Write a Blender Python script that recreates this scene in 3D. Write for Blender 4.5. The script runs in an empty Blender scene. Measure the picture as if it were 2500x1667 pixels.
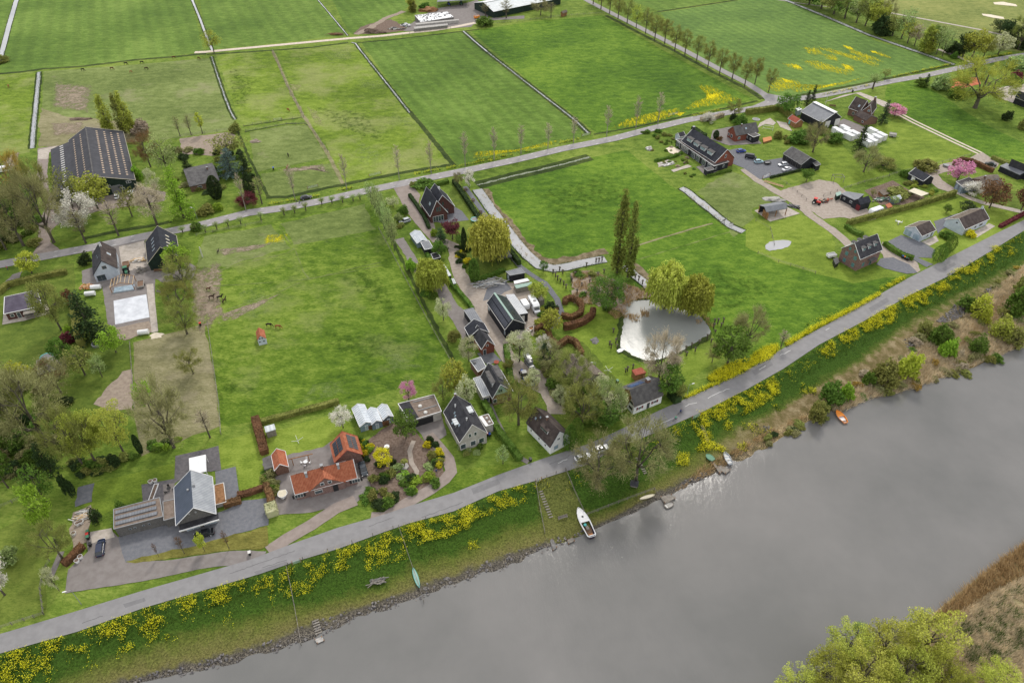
import bpy,bmesh,math,random
from mathutils import Vector,Matrix,noise
R=math.radians
random.seed(7)
#camera, world, sun, exposure
S=bpy.context.scene
COL=S.collection
FOC,CAMH=1750.0,140.0
TH=math.atan2(1492.0,1750.0)
cd=bpy.data.cameras.new('camera');cam=bpy.data.objects.new('camera',cd);COL.objects.link(cam)
cam.location=(0,0,CAMH);cam.rotation_euler=(math.pi/2-TH,0,0)
cd.sensor_width=36;cd.lens=36*FOC/2500;cd.clip_start=1;cd.clip_end=9000
S.camera=cam
S.view_settings.view_transform='Standard';S.view_settings.look='None'
S.view_settings.exposure=0.5;S.view_settings.gamma=1
SUN_EL,SUN_AZ=46.3,10.8
W=bpy.data.worlds.new("World");S.world=W;W.use_nodes=True
nt=W.node_tree;nt.nodes.clear()
out=nt.nodes.new('ShaderNodeOutputWorld');bg=nt.nodes.new('ShaderNodeBackground')
sky=nt.nodes.new('ShaderNodeTexSky');sky.sky_type='NISHITA';sky.sun_disc=False
sky.sun_elevation=R(SUN_EL);sky.sun_rotation=R(SUN_AZ);sky.air_density=1.0;sky.dust_density=2.0
tc=nt.nodes.new('ShaderNodeTexCoord')
cn=nt.nodes.new('ShaderNodeTexNoise');cn.inputs['Scale'].default_value=2.6;cn.inputs['Detail'].default_value=5
cr=nt.nodes.new('ShaderNodeValToRGB');cr.color_ramp.elements[0].position=.35;cr.color_ramp.elements[1].position=.68
cr.color_ramp.elements[0].color=(5.6,5.7,6.1,1);cr.color_ramp.elements[1].color=(12.5,12.3,12.0,1)
mx=nt.nodes.new('ShaderNodeMixRGB');mx.inputs[0].default_value=.82
nt.links.new(tc.outputs['Generated'],cn.inputs['Vector']);nt.links.new(cn.outputs['Fac'],cr.inputs[0])
nt.links.new(sky.outputs[0],mx.inputs[1]);nt.links.new(cr.outputs[0],mx.inputs[2])
nt.links.new(mx.outputs[0],bg.inputs[0]);bg.inputs[1].default_value=.10
nt.links.new(bg.outputs[0],out.inputs[0])
sl=bpy.data.lights.new('sun','SUN');so=bpy.data.objects.new('sun',sl);COL.objects.link(so)
sl.energy=1.5;sl.angle=R(10);sl.color=(1,.95,.87)
sd=Vector((math.sin(R(SUN_AZ))*math.cos(R(SUN_EL)),math.cos(R(SUN_AZ))*math.cos(R(SUN_EL)),math.sin(R(SUN_EL))))
so.rotation_euler=sd.to_track_quat('Z','Y').to_euler();so.location=(0,0,300)
#helpers
def P(px,py,z=0.0):
 """world point at height z seen at photo pixel (px, py)"""
 dx=(px-1250)/FOC;dy=-(py-833.5)/FOC
 d=Vector((dx,math.cos(TH)+dy*math.sin(TH),-math.sin(TH)+dy*math.cos(TH)))
 t=(z-CAMH)/d.z
 return Vector((d.x*t,d.y*t,z))
def Q(p):
 z=p[2]-CAMH;cz=p[1]*math.cos(TH)-z*math.sin(TH);cy=p[1]*math.sin(TH)+z*math.cos(TH)
 return(1250+FOC*p[0]/cz,833.5-FOC*cy/cz)
def hgt(b,topy):
 lo,hi=0,60
 for _ in range(24):
  m=(lo+hi)/2
  if Q((b[0],b[1],b[2]+m))[1]>topy:lo=m
  else:hi=m
 return lo
def hpx(y):return(P(1251,y)-P(1250,y)).x
MATS={}
def _base(name):
 m=bpy.data.materials.new(name);m.use_nodes=True;MATS[name]=m
 n=m.node_tree.nodes;b=n['Principled BSDF']
 return m,m.node_tree,b
def _noise(t,vec,scale,detail=3,rough=.55):
 n=t.nodes.new('ShaderNodeTexNoise');n.inputs['Scale'].default_value=scale
 n.inputs['Detail'].default_value=detail;n.inputs['Roughness'].default_value=rough
 if vec:t.links.new(vec,n.inputs['Vector'])
 return n.outputs['Fac']
def _map(t,vec,scale=(1,1,1),rot=0):
 n=t.nodes.new('ShaderNodeMapping');n.inputs['Scale'].default_value=scale;n.inputs['Rotation'].default_value=(0,0,rot)
 t.links.new(vec,n.inputs['Vector']);return n.outputs[0]
def _ramp(t,fac,stops):
 n=t.nodes.new('ShaderNodeValToRGB');r=n.color_ramp
 while len(r.elements)<len(stops):r.elements.new(.5)
 for e,(p,c)in zip(r.elements,stops):e.position=p;e.color=(*c,1)
 t.links.new(fac,n.inputs[0]);return n.outputs[0]
def _mathn(t,op,a,b):
 n=t.nodes.new('ShaderNodeMath');n.operation=op
 for i,v in enumerate((a,b)):
  if isinstance(v,(int,float)):n.inputs[i].default_value=v
  else:t.links.new(v,n.inputs[i])
 return n.outputs[0]
def _mix(t,mode,fac,a,b):
 n=t.nodes.new('ShaderNodeMixRGB');n.blend_type=mode
 for i,v in zip((0,1,2),(fac,a,b)):
  if isinstance(v,(int,float)):n.inputs[i].default_value=v
  elif isinstance(v,tuple):n.inputs[i].default_value=(*v,1)
  else:t.links.new(v,n.inputs[i])
 return n.outputs[0]
def _bump(t,b,h,strength,dist):
 n=t.nodes.new('ShaderNodeBump');n.inputs['Strength'].default_value=strength;n.inputs['Distance'].default_value=dist
 t.links.new(h,n.inputs['Height']);t.links.new(n.outputs[0],b.inputs['Normal'])
def sc(c,k):return tuple(min(1,x*k)for x in c)
def grass(name,dark,mid,light,stripe=None,pale=None,fine=1.0,bump=.9,big=.02):
 """meadow: three tones in broad patches, tufts, optional mowing stripes (angle, period, amount) and pale dry patches (colour, amount)"""
 m,t,b=_base(name);g=t.nodes.new('ShaderNodeNewGeometry').outputs['Position']
 n1=_noise(t,g,big,5,.6);n2=_noise(t,_map(t,g,(1,1.6,1)),.22,5,.65);n3=_noise(t,_map(t,g,(.8,1.7,1)),1.1*fine,4,.7)
 s=_mathn(t,'ADD',_mathn(t,'MULTIPLY',n1,.38),_mathn(t,'ADD',_mathn(t,'MULTIPLY',n2,.34),_mathn(t,'MULTIPLY',n3,.28)))
 dark,mid,light=[(r*k*.98,g_*k*1.03,b_*k*.86)for(r,g_,b_),k in((dark,1.02),(mid,1.2),(light,1.36))]
 c=_ramp(t,s,[(.41,dark),(.5,mid),(.585,light)])
 if stripe:
  w=t.nodes.new('ShaderNodeTexWave');w.inputs['Scale'].default_value=.314/stripe[1];w.inputs['Distortion'].default_value=.6
  w.inputs['Detail'].default_value=2;w.bands_direction='X'
  t.links.new(_map(t,g,(1,1,1),stripe[0]),w.inputs['Vector'])
  k=_ramp(t,w.outputs['Fac'],[(.2,(1-stripe[2],)*3),(.8,(1+stripe[2]*.6,)*3)])
  c=_mix(t,'MULTIPLY',1,c,k)
 if pale:
  pn=_noise(t,g,.035,6,.7)
  f=_ramp(t,pn,[(.60-.25*pale[1],(0,0,0)),(.70-.15*pale[1],(1,1,1))])
  n=t.nodes.new('ShaderNodeRGBToBW');t.links.new(f,n.inputs[0])
  f2=_mathn(t,'MULTIPLY',n.outputs[0],_mathn(t,'MULTIPLY',n3,1.2))
  c=_mix(t,'MIX',f2,c,pale[0])
 t.links.new(c,b.inputs['Base Color']);b.inputs['Roughness'].default_value=.95;b.inputs['Specular IOR Level'].default_value=.15
 _bump(t,b,_mathn(t,'ADD',n3,_mathn(t,'MULTIPLY',n2,1.6)),bump,.45)
 return m
def solid(name,c1,c2=None,scale=1.0,rough=.85,bump=0,spec=.3,world=False,rnd=0,wave=None,metal=0,island=0,stops=(.38,.62),stretch=None):
 """two-tone noise surface; wave=(axis, period in m, amount) adds tile rows or ribs"""
 m,t,b=_base(name)
 if c2 is None:c2=sc(c1,1.25)
 if world:g=t.nodes.new('ShaderNodeNewGeometry').outputs['Position']
 else:g=t.nodes.new('ShaderNodeTexCoord').outputs['Object']
 if stretch:g=_map(t,g,stretch)
 n=_noise(t,g,scale,5,.6)
 c=_ramp(t,n,[(stops[0],c1),(stops[1],c2)])
 if wave:
  w=t.nodes.new('ShaderNodeTexWave');w.bands_direction=wave[0];w.inputs['Scale'].default_value=.314/wave[1];w.inputs['Distortion'].default_value=wave[3]if len(wave)>3 else.3
  t.links.new(g,w.inputs['Vector'])
  c=_mix(t,'MULTIPLY',1,c,_ramp(t,w.outputs['Fac'],[(.1,(1-wave[2],)*3),(.7,(1,1,1))]))
 if rnd:
  oi=t.nodes.new('ShaderNodeObjectInfo');h=t.nodes.new('ShaderNodeHueSaturation')
  t.links.new(_mathn(t,'ADD',_mathn(t,'MULTIPLY',oi.outputs['Random'],rnd*.10),.5-rnd*.05),h.inputs['Hue'])
  t.links.new(_mathn(t,'ADD',_mathn(t,'MULTIPLY',oi.outputs['Random'],rnd*.5),1-rnd*.25),h.inputs['Value'])
  t.links.new(c,h.inputs['Color']);c=h.outputs[0]
 if island:
  gi=t.nodes.new('ShaderNodeNewGeometry').outputs['Random Per Island']
  c=_mix(t,'MULTIPLY',1,c,_ramp(t,gi,[(0,(1-island,)*3),(1,(1+island*.7,)*3)]))
 t.links.new(c,b.inputs['Base Color']);b.inputs['Roughness'].default_value=rough;b.inputs['Specular IOR Level'].default_value=spec
 b.inputs['Metallic'].default_value=metal
 if bump:_bump(t,b,n,bump,.1)
 return m
def leafmat(name,c1,c2,rnd=.5,island=.45,trans=.35):
 m,t,b=_base(name)
 g=t.nodes.new('ShaderNodeTexCoord').outputs['Object']
 c=_ramp(t,_noise(t,g,.45,3),[(.36,c1),(.64,c2)])
 oi=t.nodes.new('ShaderNodeObjectInfo');h=t.nodes.new('ShaderNodeHueSaturation')
 t.links.new(_mathn(t,'ADD',_mathn(t,'MULTIPLY',oi.outputs['Random'],rnd*.06),.5-rnd*.03),h.inputs['Hue'])
 t.links.new(_mathn(t,'ADD',_mathn(t,'MULTIPLY',oi.outputs['Random'],rnd*.5),1-rnd*.25),h.inputs['Value'])
 t.links.new(c,h.inputs['Color'])
 gi=t.nodes.new('ShaderNodeNewGeometry').outputs['Random Per Island']
 c=_mix(t,'MULTIPLY',1,h.outputs[0],_ramp(t,gi,[(0,(1-island,)*3),(1,(1+island*.8,)*3)]))
 t.links.new(c,b.inputs['Base Color']);b.inputs['Roughness'].default_value=.8;b.inputs['Specular IOR Level'].default_value=.15
 tr=t.nodes.new('ShaderNodeBsdfTranslucent');t.links.new(c,tr.inputs[0]);ms=t.nodes.new('ShaderNodeMixShader');ms.inputs[0].default_value=trans
 t.links.new(b.outputs[0],ms.inputs[1]);t.links.new(tr.outputs[0],ms.inputs[2]);t.links.new(ms.outputs[0],t.nodes['Material Output'].inputs[0])
 return m
def paint(name,c,rough=.5,spec=.4,metal=0):
 return solid(name,sc(c,.92),sc(c,1.06),1.5,rough,0,spec,metal=metal)
def water(name,c,ior=1.33,rough=.06,wave=.12,scale=1.2,murk_sheen=None,spec=.5,rmul=1.0):
 m,t,b=_base(name);g=t.nodes.new('ShaderNodeNewGeometry').outputs['Position']
 big=_noise(t,g,.022,5,.6)
 col=_ramp(t,big,[(.35,sc(c,.9)),(.65,sc(c,1.12)if not murk_sheen else murk_sheen)])
 t.links.new(col,b.inputs['Base Color']);b.inputs['Roughness'].default_value=rough;b.inputs['IOR'].default_value=ior
 b.inputs['Specular IOR Level'].default_value=spec
 n2=_mathn(t,'ADD',_noise(t,_map(t,g,(1,.4,1),R(-35)),scale,6,.7),_mathn(t,'MULTIPLY',_noise(t,_map(t,g,(1,.3,1),R(-48)),scale*.28,3,.5),1.5))
 gust=_mathn(t,'MULTIPLY',_ramp_bw(t,_noise(t,g,.018,3),.4,.6),1.0)
 _bump(t,b,_mathn(t,'MULTIPLY',n2,_mathn(t,'ADD',_mathn(t,'MULTIPLY',gust,.8),.35)),wave,.5)
 return m
def _ramp_bw(t,fac,a,b_):
 n=t.nodes.new('ShaderNodeMapRange');n.inputs[1].default_value=a;n.inputs[2].default_value=b_
 t.links.new(fac,n.inputs[0]);return n.outputs[0]
class MB:
 def __init__(s):s.v=[];s.f=[]
 def add(s,vs,fs):
  k=len(s.v);s.v+=[tuple(v)for v in vs];s.f+=[tuple(i+k for i in f)for f in fs];return s
 def quad(s,*p):return s.add(p,[tuple(range(len(p)))])
 def box(s,x0,y0,z0,x1,y1,z1):
  return s.add([(x0,y0,z0),(x1,y0,z0),(x1,y1,z0),(x0,y1,z0),(x0,y0,z1),(x1,y0,z1),(x1,y1,z1),(x0,y1,z1)],[(0,3,2,1),(4,5,6,7),(0,1,5,4),(1,2,6,5),(2,3,7,6),(3,0,4,7)])
 def cbox(s,c,d,rz=0):
  x,y,z=d[0]/2,d[1]/2,d[2]/2;ca,sa=math.cos(rz),math.sin(rz)
  vs=[(c[0]+a*x*ca-b*y*sa,c[1]+a*x*sa+b*y*ca,c[2]+e*z)for e in(-1,1)for a,b in((-1,-1),(1,-1),(1,1),(-1,1))]
  return s.add(vs,[(0,3,2,1),(4,5,6,7),(0,1,5,4),(1,2,6,5),(2,3,7,6),(3,0,4,7)])
 def slab(s,pts,th):
  """closed slab: top polygon pts, thickness th straight down"""
  n=len(pts);vs=[tuple(p)for p in pts]+[(p[0],p[1],p[2]-th)for p in pts]
  fs=[tuple(range(n)),tuple(range(2*n-1,n-1,-1))]+[(i,(i+1)%n,n+(i+1)%n,n+i)[::-1]for i in range(n)]
  return s.add(vs,fs)
 def tube(s,p,q,r0,r1,n=5,cap=True):
  p,q=Vector(p),Vector(q);d=(q-p)
  if d.length<1e-6:return s
  d.normalize();u=d.orthogonal().normalized();w=d.cross(u)
  vs=[]
  for c,r in((p,r0),(q,r1)):
   for i in range(n):
    a=2*math.pi*i/n;vs.append(tuple(c+(u*math.cos(a)+w*math.sin(a))*r))
  fs=[(i,(i+1)%n,n+(i+1)%n,n+i)for i in range(n)]
  if cap:fs+=[tuple(range(n))[::-1],tuple(range(n,2*n))]
  return s.add(vs,fs)
 def rings(s,rings,cap=True):
  """loft a list of equally long closed rings"""
  n=len(rings[0]);vs=[v for r in rings for v in r];fs=[]
  for k in range(len(rings)-1):
   for i in range(n):fs.append((k*n+i,k*n+(i+1)%n,(k+1)*n+(i+1)%n,(k+1)*n+i))
  if cap:fs+=[tuple(range(n))[::-1],tuple(range((len(rings)-1)*n,len(rings)*n))]
  return s.add(vs,fs)
 def blob(s,c,r,seed=0,rough=.25,nu=10,nv=6,flat=0):
  rg=[]
  for j in range(nv+1):
   ph=math.pi*j/nv-math.pi/2;ring=[]
   for i in range(nu):
    th=2*math.pi*i/nu;d=Vector((math.cos(th)*math.cos(ph),math.sin(th)*math.cos(ph),math.sin(ph)))
    k=1+rough*(noise.noise(d*1.6+Vector((seed*7.1,seed,0))))*2
    z=c[2]+d.z*r[2]*k
    if flat:z=max(z,c[2]-flat)
    ring.append((c[0]+d.x*r[0]*k,c[1]+d.y*r[1]*k,z))
   rg.append(ring)
  return s.rings(rg)
 def mesh(s,name):
  m=bpy.data.meshes.new(name);m.from_pydata(s.v,[],s.f);m.update();return m
def link(name,mesh,mat=None,parent=None,loc=None,rz=None,smooth=False):
 if isinstance(mesh,MB):mesh=mesh.mesh(name)
 if mat is not None and not mesh.materials:mesh.materials.append(MATS[mat]if isinstance(mat,str)else mat)
 if smooth:
  for p in mesh.polygons:p.use_smooth=True
 o=bpy.data.objects.new(name,mesh);COL.objects.link(o)
 if parent:o.parent=parent
 if loc is not None:o.location=loc
 if rz is not None:o.rotation_euler=(0,0,rz)
 return o
def tag(o,label,cat,group=None,kind=None):
 if label:o['label']=label
 if cat:o['category']=cat
 if group:o['group']=group
 if kind:o['kind']=kind
 return o
def thing(name,label,cat,loc=(0,0,0),rz=0,group=None):
 o=bpy.data.objects.new(name,None);COL.objects.link(o);o.location=loc;o.rotation_euler=(0,0,rz);o.empty_display_size=.3
 return tag(o,label,cat,group)
def copytree(o,loc,rz=0,label=None,scale=None,group=None):
 c=o.copy();COL.objects.link(c);c.location=loc;c.rotation_euler=(0,0,rz)
 if scale is not None:c.scale=scale if not isinstance(scale,(int,float))else(scale,)*3
 if label:c['label']=label
 if group:c['group']=group
 for ch in list(o.children):
  d=ch.copy();COL.objects.link(d);d.parent=c
  for g in list(ch.children):
   e=g.copy();COL.objects.link(e);e.parent=d
 return c
def densify(pts,step):
 o=[];n=len(pts)
 for i in range(n):
  a,b=pts[i],pts[(i+1)%n];k=max(1,int((b-a).length/step))
  for j in range(k):o.append(a.lerp(b,j/k))
 return o
LAY=[0];LKEY=[]
def lay(z):
 LAY[0]+=1;LKEY.append([z,LAY[0],None]);return.15
def settle():
 """stack the ground sheets a little above one another in the order of their layer keys"""
 for i,(z,k,o)in enumerate(sorted(LKEY,key=lambda q:q[:2])):
  if o:o.location.z=.0005*i-.145
def sheet(name,px,z,mat,jit=.0,step=1.5,label=None,kind='structure'):
 z=lay(z)
 pts=[P(x,y,z)for x,y in px]
 if jit:
  pts=densify(pts,step)
  pts=[Vector((p.x+jit*2*noise.noise(Vector((p.x*.6,p.y*.6,3)))+jit*noise.noise(Vector((p.x*2.3,p.y*2.3,3))),p.y+jit*2*noise.noise(Vector((p.x*.6,p.y*.6,9)))+jit*noise.noise(Vector((p.x*2.3,p.y*2.3,9))),z))for p in pts]
 o=link(name,MB().quad(*pts),mat);o['kind']=kind;LKEY[-1][2]=o
 if label:o['label']=label
 return o
def offset_line(pts,w):
 L,Rr=[],[]
 for i,p in enumerate(pts):
  a=pts[max(i-1,0)];b=pts[min(i+1,len(pts)-1)];d=Vector((b.x-a.x,b.y-a.y,0)).normalized();n=Vector((-d.y,d.x,0))
  ww=w[i]if isinstance(w,(list,tuple))else w
  L.append(p+n*ww/2);Rr.append(p-n*ww/2)
 return L,Rr
def subline(pts,step):
 o=[];
 for a,b in zip(pts,pts[1:]):
  k=max(1,int((b-a).length/step))
  for j in range(k):o.append(a.lerp(b,j/k))
 return o+[pts[-1]]
def strip(name,px,w,z,mat,jit=.0,kind='structure',label=None,step=2.0):
 """ribbon of constant width (metres) along pixel points on the ground"""
 z=lay(z)
 pts=subline([P(x,y,z)for x,y in px],step)
 L,Rr=offset_line(pts,w);mb=MB()
 def jj(p,s):
  return(p.x+jit*2*noise.noise(Vector((p.x*.7,p.y*.7,s))),p.y+jit*2*noise.noise(Vector((p.x*.7,p.y*.7,s+5))),p.z)
 vs=[jj(p,1)for p in L]+[jj(p,2)for p in Rr];n=len(L)
 mb.add(vs,[(n+i,n+i+1,i+1,i)for i in range(n-1)])
 o=link(name,mb,mat);o['kind']=kind;LKEY[-1][2]=o
 if label:o['label']=label
 return o
def patchmat(name,c1,c2,scale=.5,dens=.5,rough=.95,stretch=None,soft=.05,mx_=1.0,rot=0):
 """surface that breaks up towards its border (attribute 'edge'), letting the ground below show between"""
 m,t,b=_base(name);g=t.nodes.new('ShaderNodeNewGeometry').outputs['Position']
 gg=_map(t,g,stretch,rot)if stretch else g
 n=_noise(t,gg,scale,6,.75);a=t.nodes.new('ShaderNodeAttribute');a.attribute_name='edge'
 al=_ramp_bw(t,_mathn(t,'ADD',_mathn(t,'MULTIPLY',a.outputs['Fac'],dens),_mathn(t,'SUBTRACT',n,.78)),-soft*.6,soft)
 al=_mathn(t,'MULTIPLY',al,mx_)
 c=_ramp(t,_noise(t,gg,scale*2.5,4),[(.38,c1),(.62,c2)])
 t.links.new(c,b.inputs['Base Color']);b.inputs['Roughness'].default_value=rough;b.inputs['Specular IOR Level'].default_value=.1
 _bump(t,b,n,.4,.2)
 t.links.new(al,b.inputs['Alpha']);return m
def patch(name,px,z,mat,kind='structure',label=None,inner=.6):
 z=lay(z)
 pts=densify([P(x,y,z)for x,y in px],2.5);n=len(pts)
 c=sum(pts,Vector())/n;mb=MB()
 mid=[c.lerp(p,inner)for p in pts]
 mb.add(pts+mid+[c],[(i,(i+1)%n,n+(i+1)%n,n+i)for i in range(n)]+[(n+i,n+(i+1)%n,2*n)for i in range(n)])
 me=mb.mesh(name);at=me.attributes.new('edge','FLOAT','POINT')
 for i in range(2*n+1):at.data[i].value=-.25 if i<n else(.8 if i<2*n else 1)
 o=link(name,me,mat);o['kind']=kind;LKEY[-1][2]=o
 if label:o['label']=label
 return o
#ground materials
fa,fb=P(1131,76),P(1440,325);FANG=math.pi/2-math.atan2(fa.y-fb.y,fa.x-fb.x)
ga,gb=P(2000,235),P(2500,134)
grass('meadow',(0.064,0.106,0.015),(0.109,0.159,0.025),(0.166,0.201,0.044))
grass('lawn',(0.090,0.133,0.018),(0.128,0.175,0.025),(0.173,0.212,0.040),bump=.35,fine=1.6)
grass('lawn_dark',(0.058,0.090,0.015),(0.090,0.122,0.022),(0.128,0.154,0.033),bump=.5,fine=1.4)
grass('field_stripe',(0.058,0.104,0.018),(0.079,0.133,0.022),(0.109,0.164,0.035),stripe=(FANG,6.5,.09),bump=.6)
grass('field_far',(0.067,0.117,0.021),(0.090,0.143,0.027),(0.122,0.175,0.040),stripe=(FANG,8,.07),bump=.5)
grass('field_bright',(0.077,0.122,0.013),(0.122,0.175,0.020),(0.173,0.223,0.037),pale=((0.282,0.297,0.112),.55),bump=1.0)
grass('field_rich',(0.045,0.090,0.010),(0.092,0.148,0.016),(0.166,0.212,0.040),pale=((0.218,0.249,0.081),.35),bump=1.2,big=.014)
grass('field_deep',(0.041,0.090,0.010),(0.074,0.138,0.014),(0.122,0.185,0.024),bump=1.0)
grass('field_blue',(0.070,0.122,0.033),(0.090,0.148,0.037),(0.115,0.175,0.044),stripe=(FANG,5,.07),bump=.4)
grass('paddock',(.088,.118,.034),(.125,.155,.05),(.165,.19,.075),bump=.6,pale=((.26,.24,.14),.2))
grass('paddock_dry',(.14,.13,.07),(.185,.165,.10),(.225,.195,.135),bump=.8,pale=((.25,.21,.16),.3))
grass('golf',(0.102,0.133,0.037),(0.160,0.175,0.056),(0.205,0.201,0.075),bump=.3,big=.012)
grass('verge',(0.064,0.117,0.013),(0.115,0.170,0.022),(0.192,0.223,0.044),bump=1.2,fine=1.5)
grass('verge_brown',(.09,.085,.022),(.14,.125,.035),(.18,.165,.05),bump=.8)
grass('ditch_bank',(0.023,0.037,0.010),(0.038,0.058,0.015),(0.070,0.085,0.025),bump=1.2,fine=1.5)  # grassy ditch slopes, their shade painted in as dark green
solid('asphalt',(.205,.20,.202),(.235,.23,.232),.5,.85,.15,.25,True)
solid('asphalt_lane',(.265,.25,.25),(.305,.288,.285),.7,.85,.15,.25,True)
solid('concrete_track',(.50,.42,.34),(.62,.54,.45),.8,.9,.1,.2,True)
solid('gravel',(.30,.255,.215),(.37,.32,.275),.9,.95,.5,.1,True)
solid('gravel_grey',(.135,.14,.155),(.17,.172,.185),1.2,.95,.4,.1,True)
solid('yard_brick',(.235,.195,.17),(.28,.235,.21),.6,.9,.2,.15,True)
solid('yard_brown',(.185,.165,.155),(.22,.20,.19),.6,.9,.2,.15,True)
solid('yard_pale',(.36,.32,.27),(.47,.42,.37),.8,.9,.2,.15,True)
solid('yard_slate',(.10,.095,.10),(.14,.13,.135),1.2,.9,.2,.2,True)
solid('slab_pale',(.50,.52,.56),(.66,.68,.72),.35,.8,.05,.25,True)
solid('soil',(.12,.085,.065),(.20,.15,.12),1.5,.95,.6,.1,True)
solid('soil_pale',(.25,.20,.16),(.32,.265,.21),.9,.95,.5,.1,True)
solid('bank_mud',(.13,.105,.06),(.23,.185,.12),.5,.95,.5,.1,True,stops=(.42,.58))
solid('sand',(.62,.54,.42),(.72,.64,.52),1,.95,.2,.1,True)
solid('clay',(.42,.13,.07),(.50,.17,.09),.5,.95,.1,.1,True,wave=('X',5,.2))
solid('road_white',(.55,.55,.53),(.68,.68,.66),3,.7,0,.3,True)
solid('road_repair',(.165,.162,.165),(.19,.187,.19),.8,.9,.1,.2,True)
solid('road_crack',(.09,.09,.09),(.13,.13,.13),3,.9,0,.2,True)
solid('rocks',(.05,.05,.06),(.24,.22,.20),2.2,.9,.9,.2,True)
water('ditch_water',(.27,.28,.28),rough=.06,wave=.10,ior=1.45,spec=.8,scale=2.5,murk_sheen=(.40,.40,.41))  # pale grey base paints in part of the bright sky reflection
water('weedy_water',(.20,.23,.15),rough=.15,wave=.05,ior=1.4,spec=.5)
water('pond_water',(.25,.26,.245),rough=.16,wave=.06,ior=1.45,spec=.28,scale=1.6)  # grey base raised in place of a weak sky reflection
water('river_water',(.150,.149,.142),rough=.09,wave=.11,ior=1.38,spec=.5,scale=1.3,murk_sheen=(.186,.180,.172))
#river bank profile
RL=[(-400,1760),(-250,1690),(0,1594),(191,1540),(347,1484),(500,1439),(608,1408),(717,1371),(825,1339),(934,1299),(1000,1276),(1108,1247),(1217,1198),(1325,1168),(1434,1133),(1500,1096),(1608,1052),(1717,1004),(1825,949),(1912,900),(2000,841),(2108,784),(2217,722.5),(2325,669),(2434,604),(2500,563),(2750,410),(3100,200)]
RT=[(-400,1705),(-250,1640),(0,1546),(22,1540),(195,1488),(347,1441),(500,1397),(608,1366),(717,1325),(825,1287),(934,1256),(1000,1234),(1108,1202),(1217,1158),(1325,1119),(1434,1084),(1500,1055),(1608,1002),(1717,954),(1825,902),(1912,850),(2000,802),(2108,741),(2217,679),(2325,624),(2434,569),(2500,537),(2750,390),(3100,188)]
G1=[(-400,1850),(-250,1800),(0,1715),(200,1640),(500,1535),(652,1499),(825,1464),(934,1438),(1000,1384),(1108,1358),(1217,1304),(1293,1276),(1400,1262),(1500,1240),(1608,1165),(1700,1110),(1800,1045),(1900,998),(2000,938),(2100,878),(2200,800),(2300,740),(2400,690),(2500,640),(2750,480),(3100,250)]
G2=[(-400,1900),(-250,1850),(0,1770),(200,1692),(351,1648),(446,1622),(638,1575),(738,1531),(825,1499),(955,1456),(1043,1425),(1108,1406),(1152,1386),(1239,1352),(1303,1336),(1336,1317),(1380,1312),(1434,1290),(1500,1262),(1608,1200),(1684,1165),(1738,1140),(1788,1100),(1850,1064),(1900,1035),(2000,970),(2100,925),(2200,870),(2300,825),(2400,785),(2500,735),(2750,570),(3100,300)]
SL=[(-400,1930),(-250,1880),(0,1800),(200,1720),(351,1667),(446,1653),(531,1637),(638,1605),(744,1573),(821,1540),(869,1514),(934,1497),(1000,1474),(1043,1458),(1108,1434),(1152,1419),(1189,1406),(1239,1393),(1282,1371),(1336,1345),(1369,1332),(1401,1318),(1434,1304),(1500,1275),(1560,1250),(1608,1225),(1641,1214),(1684,1193),(1738,1164),(1788,1138),(1825,1125),(1858,1108),(1901,1086),(1942,1063),(1977,1039),(2000,1022),(2060,1012),(2128,974),(2195,965),(2271,943),(2314,932),(2379,910),(2434,882),(2499,858),(2750,700),(3100,400)]
def li(L,x):
 for a,b in zip(L,L[1:]):
  if a[0]<=x<=b[0]:return a[1]+(b[1]-a[1])*(x-a[0])/(b[0]-a[0])
 return L[0][1]if x<L[0][0]else L[-1][1]
ZB=(0,-1.7,-2.2,-2.62)
WL=-2.5
def zb(x,y):
 ys=[li(L,x)for L in(RL,G1,G2,SL)]
 if y<=ys[0]:return 0
 for i in range(3):
  if y<=ys[i+1]:return ZB[i]+(ZB[i+1]-ZB[i])*(y-ys[i])/(ys[i+1]-ys[i])
 return WL
def Pb(x,y):return P(x,y,zb(x,y))
land=[P(x,y)for x,y in RL]
lo=MB().quad(*(land+[Vector((3500,land[-1].y+600,0)),Vector((6000,7000,0)),Vector((-6000,7000,0)),Vector((-6000,-1500,0)),Vector((-1500,-1500,0))]))
o=link('ground',lo,'meadow');tag(o,'green polder grassland',None,kind='structure')
m,t,b=_base('bank');g=t.nodes.new('ShaderNodeNewGeometry').outputs['Position']
at=t.nodes.new('ShaderNodeAttribute');at.attribute_name='zone'
n1=_noise(t,g,.35,6,.7);n2=_noise(t,g,2.4,4,.7)
f=_mathn(t,'ADD',at.outputs['Fac'],_mathn(t,'MULTIPLY',_mathn(t,'SUBTRACT',n1,.5),.34))
c=_ramp(t,f,[(0,(.085,.15,.02)),(.06,(.04,.085,.012)),(.42,(.05,.10,.013)),(.55,(.12,.145,.03)),(.72,(.17,.16,.055)),(.80,(.11,.10,.08)),(1,(.10,.095,.088))])
c2=_ramp(t,n2,[(.35,(.55,.55,.55)),(.65,(1.35,1.35,1.3))])
rk=_ramp(t,_noise(t,g,4.0,3,.8),[(.45,(.45,.45,.5)),(.58,(2.2,2.1,2.0))])
rf=_mathn(t,'SUBTRACT',_ramp_bw(t,f,.78,.86),t.nodes.new('ShaderNodeValue').outputs[0])
am=t.nodes.new('ShaderNodeAttribute');am.attribute_name='mown'
c=_mix(t,'MIX',_mathn(t,'MULTIPLY',am.outputs['Fac'],.75),c,(.15,.155,.045));c=_mix(t,'MULTIPLY',1,c,c2)
ar=t.nodes.new('ShaderNodeAttribute');ar.attribute_name='reedy'
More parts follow.
